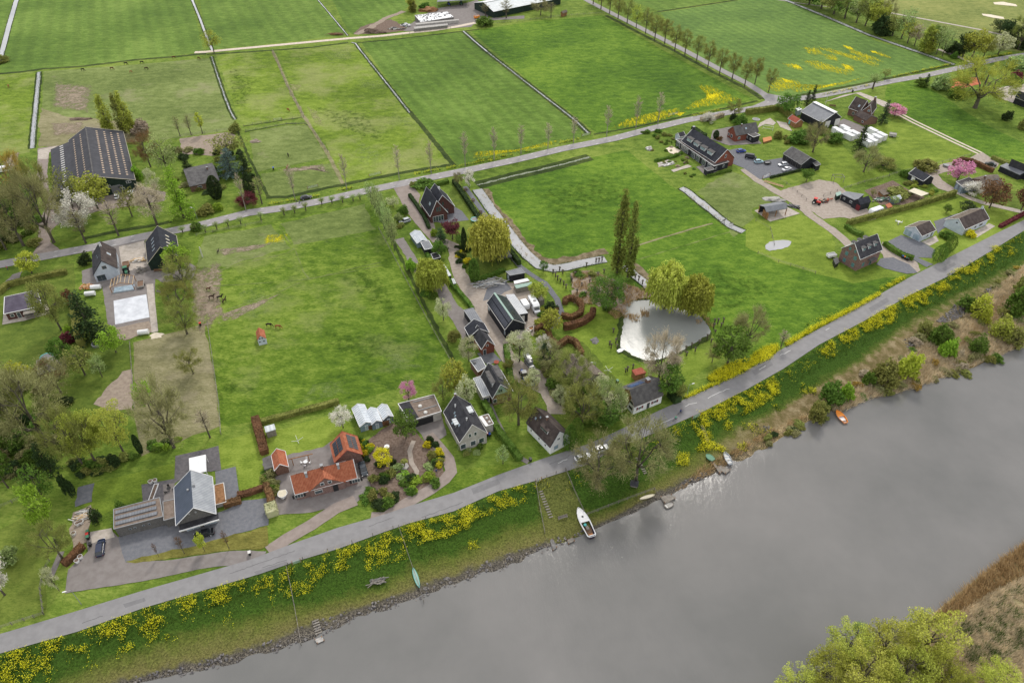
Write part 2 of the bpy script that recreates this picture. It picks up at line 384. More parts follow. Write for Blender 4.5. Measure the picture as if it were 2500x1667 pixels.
c=_mix(t,'MIX',_mathn(t,'MULTIPLY',ar.outputs['Fac'],_ramp_bw(t,f,.5,.6)),c,_ramp(t,n1,[(.4,(.15,.125,.05)),(.5,(.22,.17,.085)),(.62,(.32,.26,.15))]))
c=_mix(t,'MULTIPLY',rf,c,rk)
t.links.new(c,b.inputs['Base Color']);b.inputs['Roughness'].default_value=.95;b.inputs['Specular IOR Level'].default_value=.1
_bump(t,b,_mathn(t,'ADD',n2,n1),1.2,.4)
xs=[-400+i*10 for i in range(351)];seg=(12,6,5);vs=[];zn=[]
for x in xs:
 ys=[li(L,x)for L in(RL,G1,G2,SL)]
 zone=(0,.5,.76,1)
 for s in range(3):
  for k in range(seg[s]):
   u=k/seg[s];y=ys[s]+(ys[s+1]-ys[s])*u;z=ZB[s]+(ZB[s+1]-ZB[s])*u
   p=P(x,y,z)
   if s or k:p.z+=.22*noise.noise(Vector((p.x*.35,p.y*.35,0)))*min(1,(s*12+k)/6)
   vs.append(p);zn.append(zone[s]+(zone[s+1]-zone[s])*u)
 p=P(x+random.uniform(-1,1),ys[3]+3*noise.noise(Vector((x*.05,0,0)))+2*noise.noise(Vector((x*.17,3,0))),ZB[3]);vs.append(p);zn.append(1)
 vs.append(P(x,ys[3]+14,-3.8));zn.append(1)
nr=sum(seg)+2;mb=MB();mb.add(vs,[(i*nr+j,i*nr+j+1,(i+1)*nr+j+1,(i+1)*nr+j)for i in range(len(xs)-1)for j in range(nr-1)])
me=mb.mesh('bank');a_=me.attributes.new('zone','FLOAT','POINT');a_.data.foreach_set('value',zn)
a_=me.attributes.new('mown','FLOAT','POINT');a_.data.foreach_set('value',[1.0 if 1308+(Q(v)[1]-1180)*.17<Q(v)[0]<1380+(Q(v)[1]-1150)*.45 and Q(v)[1]<1325 else 0.0 for v in vs])
a_=me.attributes.new('reedy','FLOAT','POINT');a_.data.foreach_set('value',[min(1,max(0,(x-1700)/200))for x in xs for _ in range(nr)])
o=link('bank',me,'bank',smooth=True);tag(o,'grassy dike slope falling from the road to the river',None,kind='structure')
rv=[P(x,y-14,WL)for x,y in SL[::-1]]
link('river',MB().quad(*([Vector((-400,rv[-1].y-40,WL)),Vector((-400,-700,WL)),Vector((900,-700,WL)),Vector((1200,rv[0].y,WL))]+rv)),'river_water')['kind']='structure'
m=grass('far_bank_soil',(.16,.15,.07),(.26,.215,.13),(.35,.28,.19),bump=1.5,pale=((.10,.14,.035),.5))
fb_=[(1250,2700),(1450,2200),(1700,1900),(1880,1740),(2000,1640),(2150,1560),(2280,1493),(2329,1455),(2393,1404),(2457,1357),(2500,1332),(2700,1190),(3000,1000)]
top=[P(x,y,WL-.1)for x,y in fb_];mb=MB();rows=[top]
for k,(dx,dy,z)in enumerate(((6,5,-2.0),(22,20,-1.6),(60,60,-1.4),(160,200,-1.2),(420,420,-1.2))):
 rows.append([P(x+dx,y+dy,z)for x,y in fb_])
rows.append([p+Vector((300,-300,0))for p in rows[-1]])
for r0,r1 in zip(rows,rows[1:]):
 for i in range(len(r0)-1):mb.quad(r0[i],r1[i],r1[i+1],r0[i+1])
tag(link('far_bank',mb,'far_bank_soil'),'reedy shore across the river',None,kind='structure')
#fields (sheets a few mm apart)
z1,z2,z3,z4,z5=.004,.008,.014,.02,.026
def field(px,mat,z=z1,jit=.25):return sheet('field',px,z,mat,jit,3)
field([(46,-60),(463,-60),(466,0),(497,126),(330,148),(110,168),(0,178),(0,150)],'field_far')
field([(-120,-60),(34,-60),(28,20),(0,110),(-120,400)],'field_far')
field([(478,-60),(760,-60),(776,0),(849,86),(650,108),(508,122)],'field_far')
field([(782,-60),(1015,-60),(1010,8),(985,25),(930,62),(862,84),(852,80)],'field_stripe')
field([(-60,184),(90,174),(86,260),(72,372),(0,385),(-100,400)],'field_bright')
field([(107,174),(300,160),(518,141),(572,296),(560,318),(470,332),(345,345),(250,352),(98,350)],'paddock')
field([(527,134),(665,122),(705,205),(742,284),(600,308),(585,296)],'field_bright')
field([(672,120),(866,106),(930,190),(1000,277),(1100,403),(980,425),(842,452),(795,350),(748,290),(710,205)],'field_bright')
field([(882,104),(1128,78),(1200,142),(1290,212),(1400,300),(1428,333),(1320,356),(1118,402),(1010,275),(935,178)],'field_stripe')
field([(1150,76),(1300,52),(1470,38),(1650,140),(1840,243),(1700,275),(1560,304),(1457,325),(1400,280),(1290,196),(1205,125)],'field_deep')
field([(1512,-8),(1700,-80),(1795,-3),(1610,27)],'field_far')
field([(1612,31),(1800,2),(1890,-20),(2010,38),(2140,100),(2322,156),(2180,187),(2000,225),(1905,237),(1840,212),(1700,133)],'field_blue')
field([(610,322),(700,306),(748,304),(800,385),(620,420)],'paddock')
field([(637,424),(812,398),(838,446),(760,468),(655,482)],'paddock')
field([(488,572),(640,548),(900,492),(925,520),(985,640),(1062,790),(1118,905),(1085,922),(1000,940),(830,985),(640,1024),(542,1040),(520,930),(500,800),(478,700),(470,620)],'field_rich')
field([(500,575),(660,548),(712,605),(640,622),(560,650),(480,650)],'paddock',z2,.6)
field([(685,545),(890,497),(915,560),(720,598)],'paddock',z2,.6)
field([(1165,450),(1310,412),(1530,366),(1640,455),(1745,520),(1768,545),(1560,590),(1545,640),(1500,640),(1480,612),(1400,634),(1345,640),(1290,605),(1250,530),(1190,480)],'field_deep',z2)
field([(1560,592),(1760,548),(1800,560),(1860,568),(1900,600),(2040,640),(2060,665),(2222,672),(2100,738),(1990,798),(1850,872),(1760,870),(1740,815),(1640,770),(1550,700),(1540,640)],'field_deep',z1)
field([(1820,520),(1880,545),(1955,523),(2030,560),(2045,640),(2090,670),(2150,650),(2225,672),(2080,690),(1990,665),(1900,640),(1820,600)],'lawn',z2,.5)
field([(1700,470),(1780,415),(1880,455),(1920,495),(1840,505),(1842,530),(1790,580),(1760,530)],'paddock',z2,.8)
field([(2165,208),(2230,195),(2310,240),(2400,300),(2500,350),(2620,400),(2500,395),(2420,382),(2380,372),(2200,283),(2160,240)],'field_deep',z2)
field([(2140,312),(2190,290),(2380,378),(2290,405),(2215,423),(2130,370),(2195,345)],'lawn',z3,.4)
field([(1985,335),(2030,330),(2080,378),(2175,425),(2050,462),(1960,400)],'lawn',z3,.4)
field([(2130,20),(2200,-60),(2700,-60),(2640,140),(2420,120),(2220,60)],'golf',z1)
field([(2068,542),(2340,478),(2500,520),(2460,560),(2290,650),(2150,590)],'lawn',z2,.4)
field([(2290,500),(2370,450),(2500,470),(2500,512),(2345,480)],'lawn_dark',z3,.3)
field([(1140,458),(1160,460),(1178,490),(1255,600),(1325,662),(1380,665),(1400,740),(1510,745),(1510,870),(1580,895),(1700,850),(1780,862),(1650,950),(1500,935),(1440,905),(1390,800),(1372,720),(1330,680),(1240,590)],'lawn',z2,.3)
field([(180,1190),(430,1128),(430,1200),(340,1215),(280,1240),(225,1270)],'lawn',z2,.2)
field([(535,1076),(640,1050),(650,1195),(585,1200),(575,1130),(535,1140)],'lawn',z2,.2)
field([(640,1060),(850,1000),(862,1060),(800,1100),(700,1115),(650,1110)],'lawn',z2,.2)
field([(0,690),(180,640),(185,800),(320,840),(325,1000),(200,1000),(0,960),(-150,900),(-150,700)],'lawn_dark',z1,.3)
field([(0,1290),(115,1230),(110,1500),(0,1530),(-250,1640),(-250,1300)],'lawn_dark',z2,.3)
field([(325,835),(500,790),(530,960),(538,1040),(345,1110),(325,1000)],'paddock_dry',z2,.4)
field([(98,262),(160,285),(330,300),(345,345),(250,352),(92,360)],'paddock_dry',z2,.8)
field([(1105,1150),(1230,1130),(1290,1140),(1180,1175),(1110,1195),(1030,1215),(1095,1160)],'verge',z2)
field([(1000,1245),(1090,1180),(1290,1130),(1180,1170),(1090,1205)],'verge',z2)
sheet('garden_soil',[(905,1080),(960,1040),(1010,1050),(1070,1110),(1090,1165),(1000,1220),(950,1225),(880,1220),(880,1120)],z2,'soil',.4)
sheet('garden_soil',[(1295,860),(1420,830),(1480,900),(1540,960),(1480,1050),(1300,1060),(1240,960)],z2,'lawn_dark',.5)
sheet('garden_soil',[(1110,440),(1150,470),(1250,600),(1290,680),(1270,730),(1180,720),(1100,620),(1060,560)],z2,'lawn_dark',.5)
sheet('vegetable_bed',[(2110,465),(2180,440),(2230,470),(2260,482),(2210,500),(2150,500)],z4,'soil',.1)
sheet('vegetable_bed',[(895,1075),(960,1028),(1012,1056),(1010,1108),(930,1120),(900,1110)],z4,'soil',.2)
sheet('riding_ground',[(438,338),(560,322),(575,330),(560,372),(520,380),(445,375)],z4,'soil_pale',.3)
for pl,w in(([(1180,460),(1200,500),(1240,540),(1275,590),(1310,625),(1350,638),(1400,632),(1480,612)],3.6),([(1535,640),(1560,660),(1590,690)],3.4)):
 strip('dirt_strip',pl,w,z4,'bank_mud',.8)
patchmat('dirt_patch',(.24,.185,.14),(.31,.26,.19),.35,.40,soft=.16)
patchmat('dry_patch',(.24,.25,.10),(.34,.33,.16),.3,.38,soft=.15,mx_=.7)
patchmat('dark_tufts',(.035,.08,.009),(.055,.11,.013),.35,.27,soft=.14,mx_=.7)
patchmat('pale_grass',(.20,.27,.085),(.27,.33,.13),.4,.26,soft=.2,mx_=.6)
patchmat('buttercups',(.42,.40,.012),(.62,.54,.01),.45,.34,stretch=(2.2,.5,1),soft=.13,mx_=.75,rot=FANG)
patchmat('buttercups_dense',(.55,.48,.012),(.74,.62,.01),.5,.42,stretch=(2.0,.4,1),soft=.12,mx_=.85,rot=FANG)
def pt(px,m,z=z3):return patch({'buttercups':'wildflowers','buttercups_dense':'wildflowers'}.get(m,m if m in('dirt_patch',)else'grass_patch'),px,z,m,'stuff'if'butter'in m else'structure')
pt([(450,640),(540,610),(560,640),(545,760),(520,830),(480,860),(455,760)],'dirt_patch')
pt([(500,700),(540,700),(560,780),(500,800),(470,760)],'dirt_patch',z4)
pt([(505,775),(560,755),(650,725),(720,700),(640,748),(560,790),(510,800)],'dirt_patch',z4)
pt([(500,610),(590,600),(700,585),(640,608),(520,632)],'dirt_patch',z4)
pt([(110,295),(220,290),(215,330),(120,340)],'dirt_patch',z4)
pt([(120,190),(240,200),(230,290),(110,270)],'dirt_patch')
pt([(0,380),(55,360),(50,410),(0,430)],'dirt_patch')
pt([(650,415),(810,395),(825,425),(790,410),(690,425)],'dirt_patch',z4)
pt([(740,250),(775,265),(800,320),(770,310)],'dry_patch',z4)
pt([(700,200),(745,205),(730,225),(712,230)],'dry_patch',z4)
for q in([(760,125),(860,110),(880,150),(800,160)],[(850,185),(960,190),(980,225),(860,220)],[(940,260),(1010,285),(1040,320),(940,310)],[(850,330),(930,350),(970,410),(860,420)]):pt(q,'pale_grass')
for q in([(820,610),(900,600),(960,700),(1010,790),(960,830),(860,720),(790,660)],[(740,790),(900,800),(1040,850),(960,900),(780,870)],[(520,990),(660,950),(600,930),(520,900)],[(545,140),(650,180),(600,300),(560,270)],[(710,240),(900,260),(1000,380),(830,330)],[(1600,640),(1800,640),(1960,700),(1800,790),(1660,740)],[(1250,470),(1500,400),(1600,480),(1420,560),(1300,550)]):pt(q,'dark_tufts')
for q in([(560,700),(640,680),(700,760),(600,800)],[(700,1000),(760,920),(850,920),(880,960)],[(900,850),(960,850),(1060,900),(960,920)]):pt(q,'pale_grass')
for q in([(1690,192),(1745,198),(1800,225),(1840,243),(1790,258),(1690,276),(1640,282),(1680,250),(1745,232)],[(1455,322),(1500,292),(1600,268),(1690,252),(1700,274),(1600,302),(1500,322)],[(1950,106),(2000,108),(2180,160),(2170,176),(2060,140)],[(1930,140),(1980,140),(2110,180),(2090,192),(1980,170)],[(1880,180),(1960,190),(1990,215),(1900,232),(1850,225)],[(1100,372),(1130,385),(1260,372),(1380,335),(1420,330),(1380,350),(1180,385),(1115,395)],[(2002,128),(2040,130),(2060,155),(2010,145)],[(2045,105),(2100,125),(2160,145),(2180,160),(2120,150),(2060,125)],[(2115,120),(2150,125),(2195,148),(2150,140)],[(2045,150),(2090,160),(2095,178),(2060,178)],[(1880,205),(1960,222),(2060,200),(2160,178),(2080,205),(1960,228),(1900,235)],[(1895,150),(1960,160),(1970,178),(1920,165)],[(1945,110),(2000,115),(2030,140),(1970,135)],[(640,570),(720,565),(700,595),(630,600)]):
 pt(q,'buttercups',z4)
for q in([(1720,228),(1765,225),(1762,238),(1715,246)],[(1900,186),(1935,198),(1948,206),(1915,202)],[(1922,152),(1950,156),(1968,173),(1930,163)],[(2050,108),(2075,112),(2095,124),(2065,120)],[(2120,122),(2138,124),(2150,131),(2128,130)],[(2050,152),(2075,158),(2092,175),(2062,170)],[(2000,212),(2045,200),(2050,204),(2003,217)],[(1640,276),(1680,272),(1660,286)]):
 pt(q,'buttercups_dense',z5)
#roads, tracks, yards
def ribbon(name,top,bot,mat,z,label=None):
 mb=MB();z=lay(z);mb.quad(*([P(x,y,z)for x,y in top]+[P(x,y,z)for x,y in bot[::-1]]))
 o=link(name,mb,mat);o['kind']='structure';LKEY[-1][2]=o
 if label:o['label']=label
 return o
ribbon('road',RT,RL,'asphalt',.09,'asphalt dike road beside the river')
lane=[(-80,662),(0,645),(82,630),(228,603),(350,577),(477,552),(608,519),(695,507),(782,491),(869,471),(955,453),(1043,435),(1152,413),(1260,390),(1369,364),(1500,338),(1587,315),(1673,294),(1760,278),(1847,263),(1880,253),(1900,246),(1955,240),(2000,234),(2087,217),(2173,199),(2260,184),(2347,165),(2434,145),(2500,134),(2700,100)]
strip('road',lane,5.0,.091,'asphalt_lane',label='pale lane between the polder fields')
strip('road',[(1380,-30),(1444,7),(1500,36),(1587,80),(1673,124),(1760,171),(1825,204),(1868,232),(1885,250)],4.4,.092,'asphalt_lane',label='tree-lined lane')
sheet('road',[(1845,214),(1872,228),(1925,238),(1960,236),(1925,250),(1840,268),(1830,262),(1868,246),(1866,236)],.093,'asphalt_lane')
for q in([(620,1395),(700,1369),(704,1376),(626,1403)],[(1150,1192),(1215,1168),(1222,1180),(1156,1206)],[(1835,905),(1880,880),(1888,890),(1843,916)],[(2120,752),(2165,726),(2172,735),(2128,762)],[(300,1474),(352,1458),(356,1466),(306,1483)],[(2300,655),(2330,640),(2336,646),(2306,662)]):sheet('road_patch',q,.095,'road_repair')
mb=MB();lp=subline([P(x,y,.135)for x,y in lane],2.0);L_,R_=offset_line(lp,3.4)
for side in(L_,R_):
 for i in range(0,len(side)-2,3):
  a,b2=side[i],side[i+1];d=(b2-a).normalized();n_=Vector((-d.y,d.x,0))*.13;e=a+d*1.2
  mb.quad(a-n_,e-n_,e+n_,a+n_)
link('road_marking',mb,'road_white')['kind']='structure'
mb=MB()
for q in([(1030,1262),(1080,1244),(1130,1226)],[(560,1400),(640,1372),(720,1344)],[(200,1520),(250,1503)],[(640,1385),(700,1366)],[(900,1285),(960,1262)],[(1340,1133),(1380,1118),(1400,1105)]):
 pp=subline([P(x,y,.135)for x,y in q],.6);pp=[Vector((p.x+.25*noise.noise(p*1.3),p.y+.25*noise.noise(p*1.3+Vector((9,0,0))),p.z))for p in pp]
 l_,r_=offset_line(pp,.09)
 for i in range(len(l_)-1):mb.quad(r_[i],r_[i+1],l_[i+1],l_[i])
link('road_crack',mb,'road_crack')['kind']='structure'
mb=MB()
for q in([(1780,948),(1746,962),(1728,972)],[(1700,983),(1683,986),(1673,992)],[(1645,1020),(1620,1030),(1590,1046)],[(1510,1082),(1500,1086)],[(1930,855),(1918,862),(1905,866)],[(1870,893),(1852,903)],[(2025,801),(2015,806)],[(1362,1131),(1385,1120)]):
 pp=subline([P(x,y,.137)for x,y in q],.5);pp=[Vector((p.x+.3*noise.noise(p*1.1),p.y+.3*noise.noise(p*1.1+Vector((9,0,0))),p.z))for p in pp]
 l_,r_=offset_line(pp,.12)
 for i in range(len(l_)-1):mb.quad(r_[i],r_[i+1],l_[i+1],l_[i])
link('road_marking',mb,'road_white')['kind']='structure'
strip('track',[(475,128),(500,127),(680,110),(849,94),(930,88),(1000,80),(1060,74),(1110,66),(1160,56)],3.4,.03,'concrete_track',.05,label='pale concrete farm track')
strip('path',[(2178,272),(2230,300),(2330,348),(2390,376)],1.1,.03,'concrete_track',.03)
strip('path',[(2186,270),(2238,297),(2338,345),(2398,373)],1.1,.03,'concrete_track',.03)
strip('path',[(1798,-15),(2000,15),(2150,28)],1.2,.03,'yard_pale')
strip('path',[(2165,30),(2230,42),(2310,57),(2390,72),(2450,86)],2.2,.03,'yard_pale',label='golf course cart path')
strip('path',[(2290,120),(2330,135),(2370,152)],2.5,.03,'yard_pale')
Y=lambda px,m,z=.024,j=.15,name='yard',label=None:sheet(name,px,z,m,j,1.5,label)
Y([(1000,60),(1060,22),(1130,10),(1165,0),(1195,28),(1190,45),(1280,38),(1280,46),(1165,52),(1150,66),(1010,76),(985,76)],'yard_brown',.026)
Y([(985,62),(955,48),(930,50),(880,66),(862,84),(930,82),(1000,74)],'dry_soil'if'dry_soil'in MATS else'soil',.024,.6)
strip('path',[(870,84),(900,70),(940,45),(985,28)],4,.028,'soil_pale',.6)
Y([(92,362),(165,352),(120,372),(115,420),(120,470),(200,500),(250,480),(350,455),(405,470),(400,490),(250,512),(150,540),(125,560),(122,590),(150,612),(85,632),(78,622),(92,600),(95,545),(120,480),(90,430)],'yard_brick',label='brick farm drive')
Y([(93,366),(140,356),(120,372),(116,388),(93,388)],'yard_pale',.028,0)
Y([(222,600),(360,572),(352,590),(363,650),(460,640),(480,650),(470,680),(400,690),(378,680),(380,790),(372,810),(300,826),(282,800),(262,790),(250,700),(200,690),(200,660),(232,650)],'yard_brown',label='brown farmyard paving')
Y([(290,602),(350,588),(360,650),(300,665)],'yard_pale',.028)
Y([(357,694),(374,692),(386,808),(370,812)],'yard_pale',.032,0,'path')
Y([(277,734),(357,718),(365,774),(281,792)],'slab_pale',.06,0,'slab','pale concrete slab in the farmyard')
Y([(0,700),(30,670),(55,660),(40,690),(0,720)],'yard_brown')
Y([(5,792),(9,760),(100,740),(118,745),(121,765),(60,782)],'yard_pale',.03,0,'terrace')
Y([(281,800),(365,782),(372,808),(305,830),(288,825)],'soil_pale',.03)
strip('path',[(968,452),(985,480),(1000,510),(1030,548),(1055,575),(1070,590)],3.6,.03,'yard_brick',.1,label='brick drive beside the twin gabled house')
Y([(970,455),(1000,448),(1026,475),(1022,495),(1060,545),(1068,590),(1050,580),(1020,545),(1000,520)],'yard_brick',.028,.1)
Y([(1053,538),(1102,500),(1128,515),(1145,537),(1080,545)],'slate_deck'if'slate_deck'in MATS else'gravel_grey',.03,0,'terrace')
strip('path',[(1080,590),(1108,600),(1112,630),(1118,660),(1140,700),(1160,722),(1180,760),(1200,800),(1225,845),(1250,885),(1290,905),(1330,925),(1355,960),(1360,1010)],4.6,.03,'gravel',.35,label='rutted gravel track through the yards')
Y([(1160,705),(1200,690),(1255,690),(1300,700),(1310,730),(1330,800),(1300,820),(1270,790),(1210,740),(1180,735)],'gravel',.026)
Y([(1190,702),(1235,686),(1250,705),(1215,722),(1180,735)],'gravel_grey',.033,.2)
strip('path',[(1135,455),(1160,490),(1200,548),(1240,615),(1270,650),(1300,672),(1330,690),(1360,730),(1372,765),(1358,785),(1325,815)],1.9,.03,'gravel_grey',.1,label='narrow grey path curving beside the lawn')
strip('path',[(1000,620),(1010,650),(1030,670)],3,.028,'yard_brown')
Y([(962,585),(985,580),(1032,655),(1085,690),(1118,745),(1140,760),(1155,800),(1132,835),(1110,790),(1095,770),(1060,700),(1020,665)],'yard_brown',.03,.2)
Y([(1165,862),(1200,855),(1225,880),(1190,890),(1178,880)],'gravel_grey',.032,0,'terrace')
Y([(1230,890),(1270,880),(1300,920),(1350,950),(1362,1010),(1340,1000),(1320,960),(1260,930)],'gravel',.028)
strip('path',[(1195,985),(1215,1030),(1240,1080),(1262,1112),(1290,1128)],1.3,.03,'yard_brown')
Y([(1010,1040),(1078,1010),(1090,1060),(1078,1070),(1040,1080),(1030,1060)],'yard_brown',.028)
strip('path',[(1045,1060),(1075,1095),(1095,1120),(1102,1150),(1085,1170),(1050,1195),(990,1228),(940,1262),(905,1262)],3.0,.034,'yard_brick',.05,label='curved brick drive of the grey house')
strip('path',[(868,1220),(820,1240),(760,1280),(700,1315),(655,1345)],3.2,.034,'yard_brick',.05,label='straight brick drive to the orange roofed farmhouse')
Y([(640,1130),(700,1110),(790,1090),(810,1075),(830,1120),(890,1120),(905,1190),(870,1225),(720,1245),(670,1235),(655,1180)],'yard_brown',.03)
Y([(668,1236),(720,1225),(880,1190),(905,1200),(850,1225),(760,1250),(680,1255)],'yard_brown',.032)
strip('path',[(1010,1075),(1000,1100),(1005,1130),(1018,1150),(1012,1175)],1.2,.036,'gravel')
Y([(428,1112),(505,1095),(533,1087),(540,1146),(515,1150),(470,1150),(425,1180)],'yard_slate',.03,0,'terrace')
Y([(345,1182),(425,1168),(430,1260),(350,1240)],'yard_slate',.03,0,'terrace')
Y([(525,1150),(575,1138),(584,1205),(550,1232),(530,1230)],'gravel_grey',.034,0,'terrace')
Y([(398,1182),(426,1178),(426,1222),(400,1228)],'yard_brown',.034,0,'terrace')
Y([(286,1310),(400,1280),(450,1278),(560,1240),(592,1222),(650,1215),(655,1280),(590,1298),(480,1335),(305,1374),(292,1335)],'gravel_grey',.03,.2,'driveway','grey gravel drive in front of the modern house')
Y([(210,1310),(270,1292),(290,1312),(298,1350),(308,1372),(420,1366),(500,1352),(560,1344),(610,1343),(650,1345),(640,1362),(560,1380),(530,1382),(500,1385),(350,1418),(158,1447),(165,1390),(215,1345)],'asphalt_brown'if'asphalt_brown'in MATS else'yard_brown',.034,.1,'driveway','brown asphalt forecourt of the modern house')
Y([(218,1298),(272,1288),(280,1310),(225,1325)],'yard_pale',.04,0,'terrace')
Y([(300,905),(322,900),(325,1000),(260,1000),(228,985)],'soil_pale',.02,.5)
Y([(183,1250),(225,1228),(215,1320),(180,1340),(170,1290)],'soil_pale',.03,.4)
Y([(190,1190),(228,1178),(222,1225),(183,1238)],'tarp'if'tarp'in MATS else'gravel_grey',.036,.3,'terrace')
strip('path',[(150,1345),(135,1380),(122,1410)],1.3,.03,'yard_brown')
Y([(308,1369),(400,1346),(480,1330),(590,1300),(652,1284),(656,1330),(636,1340),(560,1342),(500,1350),(420,1362),(330,1374)],'verge_brown',.045,.2,'verge')
Y([(1765,370),(1800,362),(1850,395),(1910,385),(1960,410),(1950,415),(1870,435),(1855,438),(1815,410),(1790,400)],'asphalt_dark'if'asphalt_dark'in MATS else'gravel_grey',.034,0)
strip('path',[(1815,412),(1850,440),(1900,470),(1940,492),(1985,530),(2030,560),(2055,580),(2080,605)],3.6,.032,'gravel',.2,label='long gravel track past the workshop')
Y([(1905,465),(2000,438),(2040,445),(2060,462),(2110,500),(2140,535),(2105,540),(2060,530),(2010,535),(1960,500),(1935,490)],'gravel',.028,.3)
Y([(1740,318),(1790,308),(1785,340),(1850,340),(1860,350),(1780,355),(1735,340)],'yard_brown',.03)
Y([(1842,514),(1880,541),(1953,521),(1920,504),(1880,500)],'yard_pale',.034,0,'slab')
Y([(1855,300),(1880,288),(1895,300),(1888,306),(1868,303),(1850,312)],'yard_pale',.034,.1,'path')
Y([(1895,295),(1920,300),(1935,320),(1925,318),(1905,310)],'yard_pale',.034,.1,'path')
Y([(2155,590),(2190,612),(2240,640),(2248,660),(2230,668),(2210,650),(2165,640),(2150,615)],'gravel',.032,.2)
Y([(2150,630),(2180,628),(2220,645),(2240,665),(2215,668),(2160,655),(2140,645)],'gravel_grey',.036,.1,'driveway')
Y([(2167,590),(2200,573),(2250,590),(2285,610),(2275,630),(2240,628),(2280,645),(2262,652),(2210,622)],'gravel_grey',.034,.1,'driveway')
Y([(2250,590),(2285,575),(2292,588),(2270,600)],'yard_pale',.034,0,'terrace')
Y([(2372,568),(2415,545),(2430,552),(2385,580)],'yard_pale',.034,0,'terrace')
Y([(2280,540),(2340,520),(2350,525),(2300,560),(2290,570)],'gravel_grey',.03,.1,'terrace')
Y([(2258,420),(2300,400),(2360,390),(2385,376),(2400,372),(2440,400),(2430,410),(2380,398),(2330,415),(2290,425),(2300,440),(2340,465),(2330,472),(2290,460),(2262,435)],'gravel',.03,.2)
strip('path',[(2330,465),(2360,480),(2400,495),(2500,518),(2600,540)],2.8,.03,'yard_pale',.1)
Y([(2010,250),(2060,232),(2100,225),(2180,255),(2160,262),(2090,228)],'yard_pale',.03,.1)
Y([(2060,290),(2100,305),(2130,320),(2060,330),(2040,300)],'yard_brown',.03)
Y([(2430,215),(2500,205),(2500,260),(2440,240)],'yard_pale',.03)
Y([(2313,196),(2350,188),(2390,190),(2395,205),(2330,220),(2305,206)],'clay',.03,0,'tennis_court','red clay tennis court')
Y([(2425,6),(2450,5),(2480,11),(2484,16),(2450,13),(2428,11)],'sand',.03,.2,'bunker')
Y([(2397,34),(2420,36),(2450,42),(2452,47),(2425,44),(2400,38)],'sand',.03,.2,'bunker')
strip('grass_track',[(666,124),(690,180),(710,225),(742,285),(765,320),(800,375),(838,448)],1.6,z4,'paddock_dry',.3)
strip('grass_track',[(1550,601),(1600,585),(1700,555),(1740,545)],.8,z4,'paddock_dry',.1)
for q in([(535,660),(600,640),(700,618),(720,606)],[(720,610),(740,660),(755,680)],[(520,698),(640,690),(740,682),(860,662),(940,645)],[(555,755),(660,720),(740,685),(860,655),(930,640)],[(683,550),(697,578),(712,596)],[(1535,640),(1800,560)]):
 strip('horse_trail',q,.3,z5,'paddock',.25)
DL=[]
def ditch(px,w,bank=1.4,dark=True,mat='ditch_water',jit=.12):
 DL.append((px,w))
 if dark:
  strip('ditch_bank',px,w+bank*2,.016,'ditch_bank',.25)  # flat bank strip; its painted shade suggests the ditch's depth
 strip('ditch_water',px,w,.034,mat,jit)
ditch([(52,-40),(40,0),(22,62),(2,138),(-8,160)],2.6,.5)
ditch([(95,176),(93,200),(86,270),(80,330),(78,362)],1.8,.8)
ditch([(455,-45),(469,0),(484,36),(500,78),(510,105),(519,124)],1.2,.6)
ditch([(516,138),(528,175),(548,235),(562,270),(574,292)],.7,.9)
ditch([(770,-12),(776,0),(800,28),(849,87)],.5,.5)
ditch([(858,104),(868,106),(876,118),(900,148),(935,192),(970,236),(1000,275)],.7,.8)
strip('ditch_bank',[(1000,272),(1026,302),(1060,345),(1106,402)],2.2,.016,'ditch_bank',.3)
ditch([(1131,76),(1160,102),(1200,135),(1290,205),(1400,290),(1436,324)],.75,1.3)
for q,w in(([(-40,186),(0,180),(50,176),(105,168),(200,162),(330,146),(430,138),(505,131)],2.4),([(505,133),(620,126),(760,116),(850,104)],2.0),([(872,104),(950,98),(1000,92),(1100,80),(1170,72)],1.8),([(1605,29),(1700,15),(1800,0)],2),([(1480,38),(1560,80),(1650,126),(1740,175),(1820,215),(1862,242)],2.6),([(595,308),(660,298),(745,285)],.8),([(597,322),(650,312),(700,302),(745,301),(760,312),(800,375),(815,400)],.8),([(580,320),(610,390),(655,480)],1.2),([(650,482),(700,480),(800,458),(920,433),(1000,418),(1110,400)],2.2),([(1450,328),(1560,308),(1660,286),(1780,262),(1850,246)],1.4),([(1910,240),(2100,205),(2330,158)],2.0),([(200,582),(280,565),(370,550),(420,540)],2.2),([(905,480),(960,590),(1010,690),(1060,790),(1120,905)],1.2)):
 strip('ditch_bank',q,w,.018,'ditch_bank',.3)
ditch([(1165,452),(1250,430),(1330,412),(1400,394),(1440,383)],1.1,2.6,mat='weedy_water',jit=.35)
ditch([(1165,462),(1178,480),(1200,512),(1225,545),(1260,592),(1290,625),(1318,648),(1350,655),(1380,652),(1430,640),(1478,632)],4.0,.5)
ditch([(1528,648),(1550,672),(1590,702),(1615,725)],3.2,.5)
ditch([(1662,458),(1680,468),(1700,485),(1730,508),(1762,535),(1785,552),(1815,566)],2.9,.7,jit=.3)
ditch([(1868,-20),(2010,38),(2120,85),(2250,130),(2330,158)],2.4,.8,mat='pond_water')
sheet('pond',[(1868,600),(1878,590),(1900,586),(1925,586),(1933,590),(1925,602),(1905,608),(1880,612),(1870,608)],.036,'ditch_water',.25,1,'small pond in the meadow')
sheet('pond_edge',[(1520,735),(1540,718),(1600,720),(1650,745),(1700,765),(1722,785),(1742,812),(1735,825),(1700,845),(1650,868),(1600,885),(1570,885),(1530,870),(1508,855),(1508,820),(1512,770)],.03,'ditch_bank',.5)
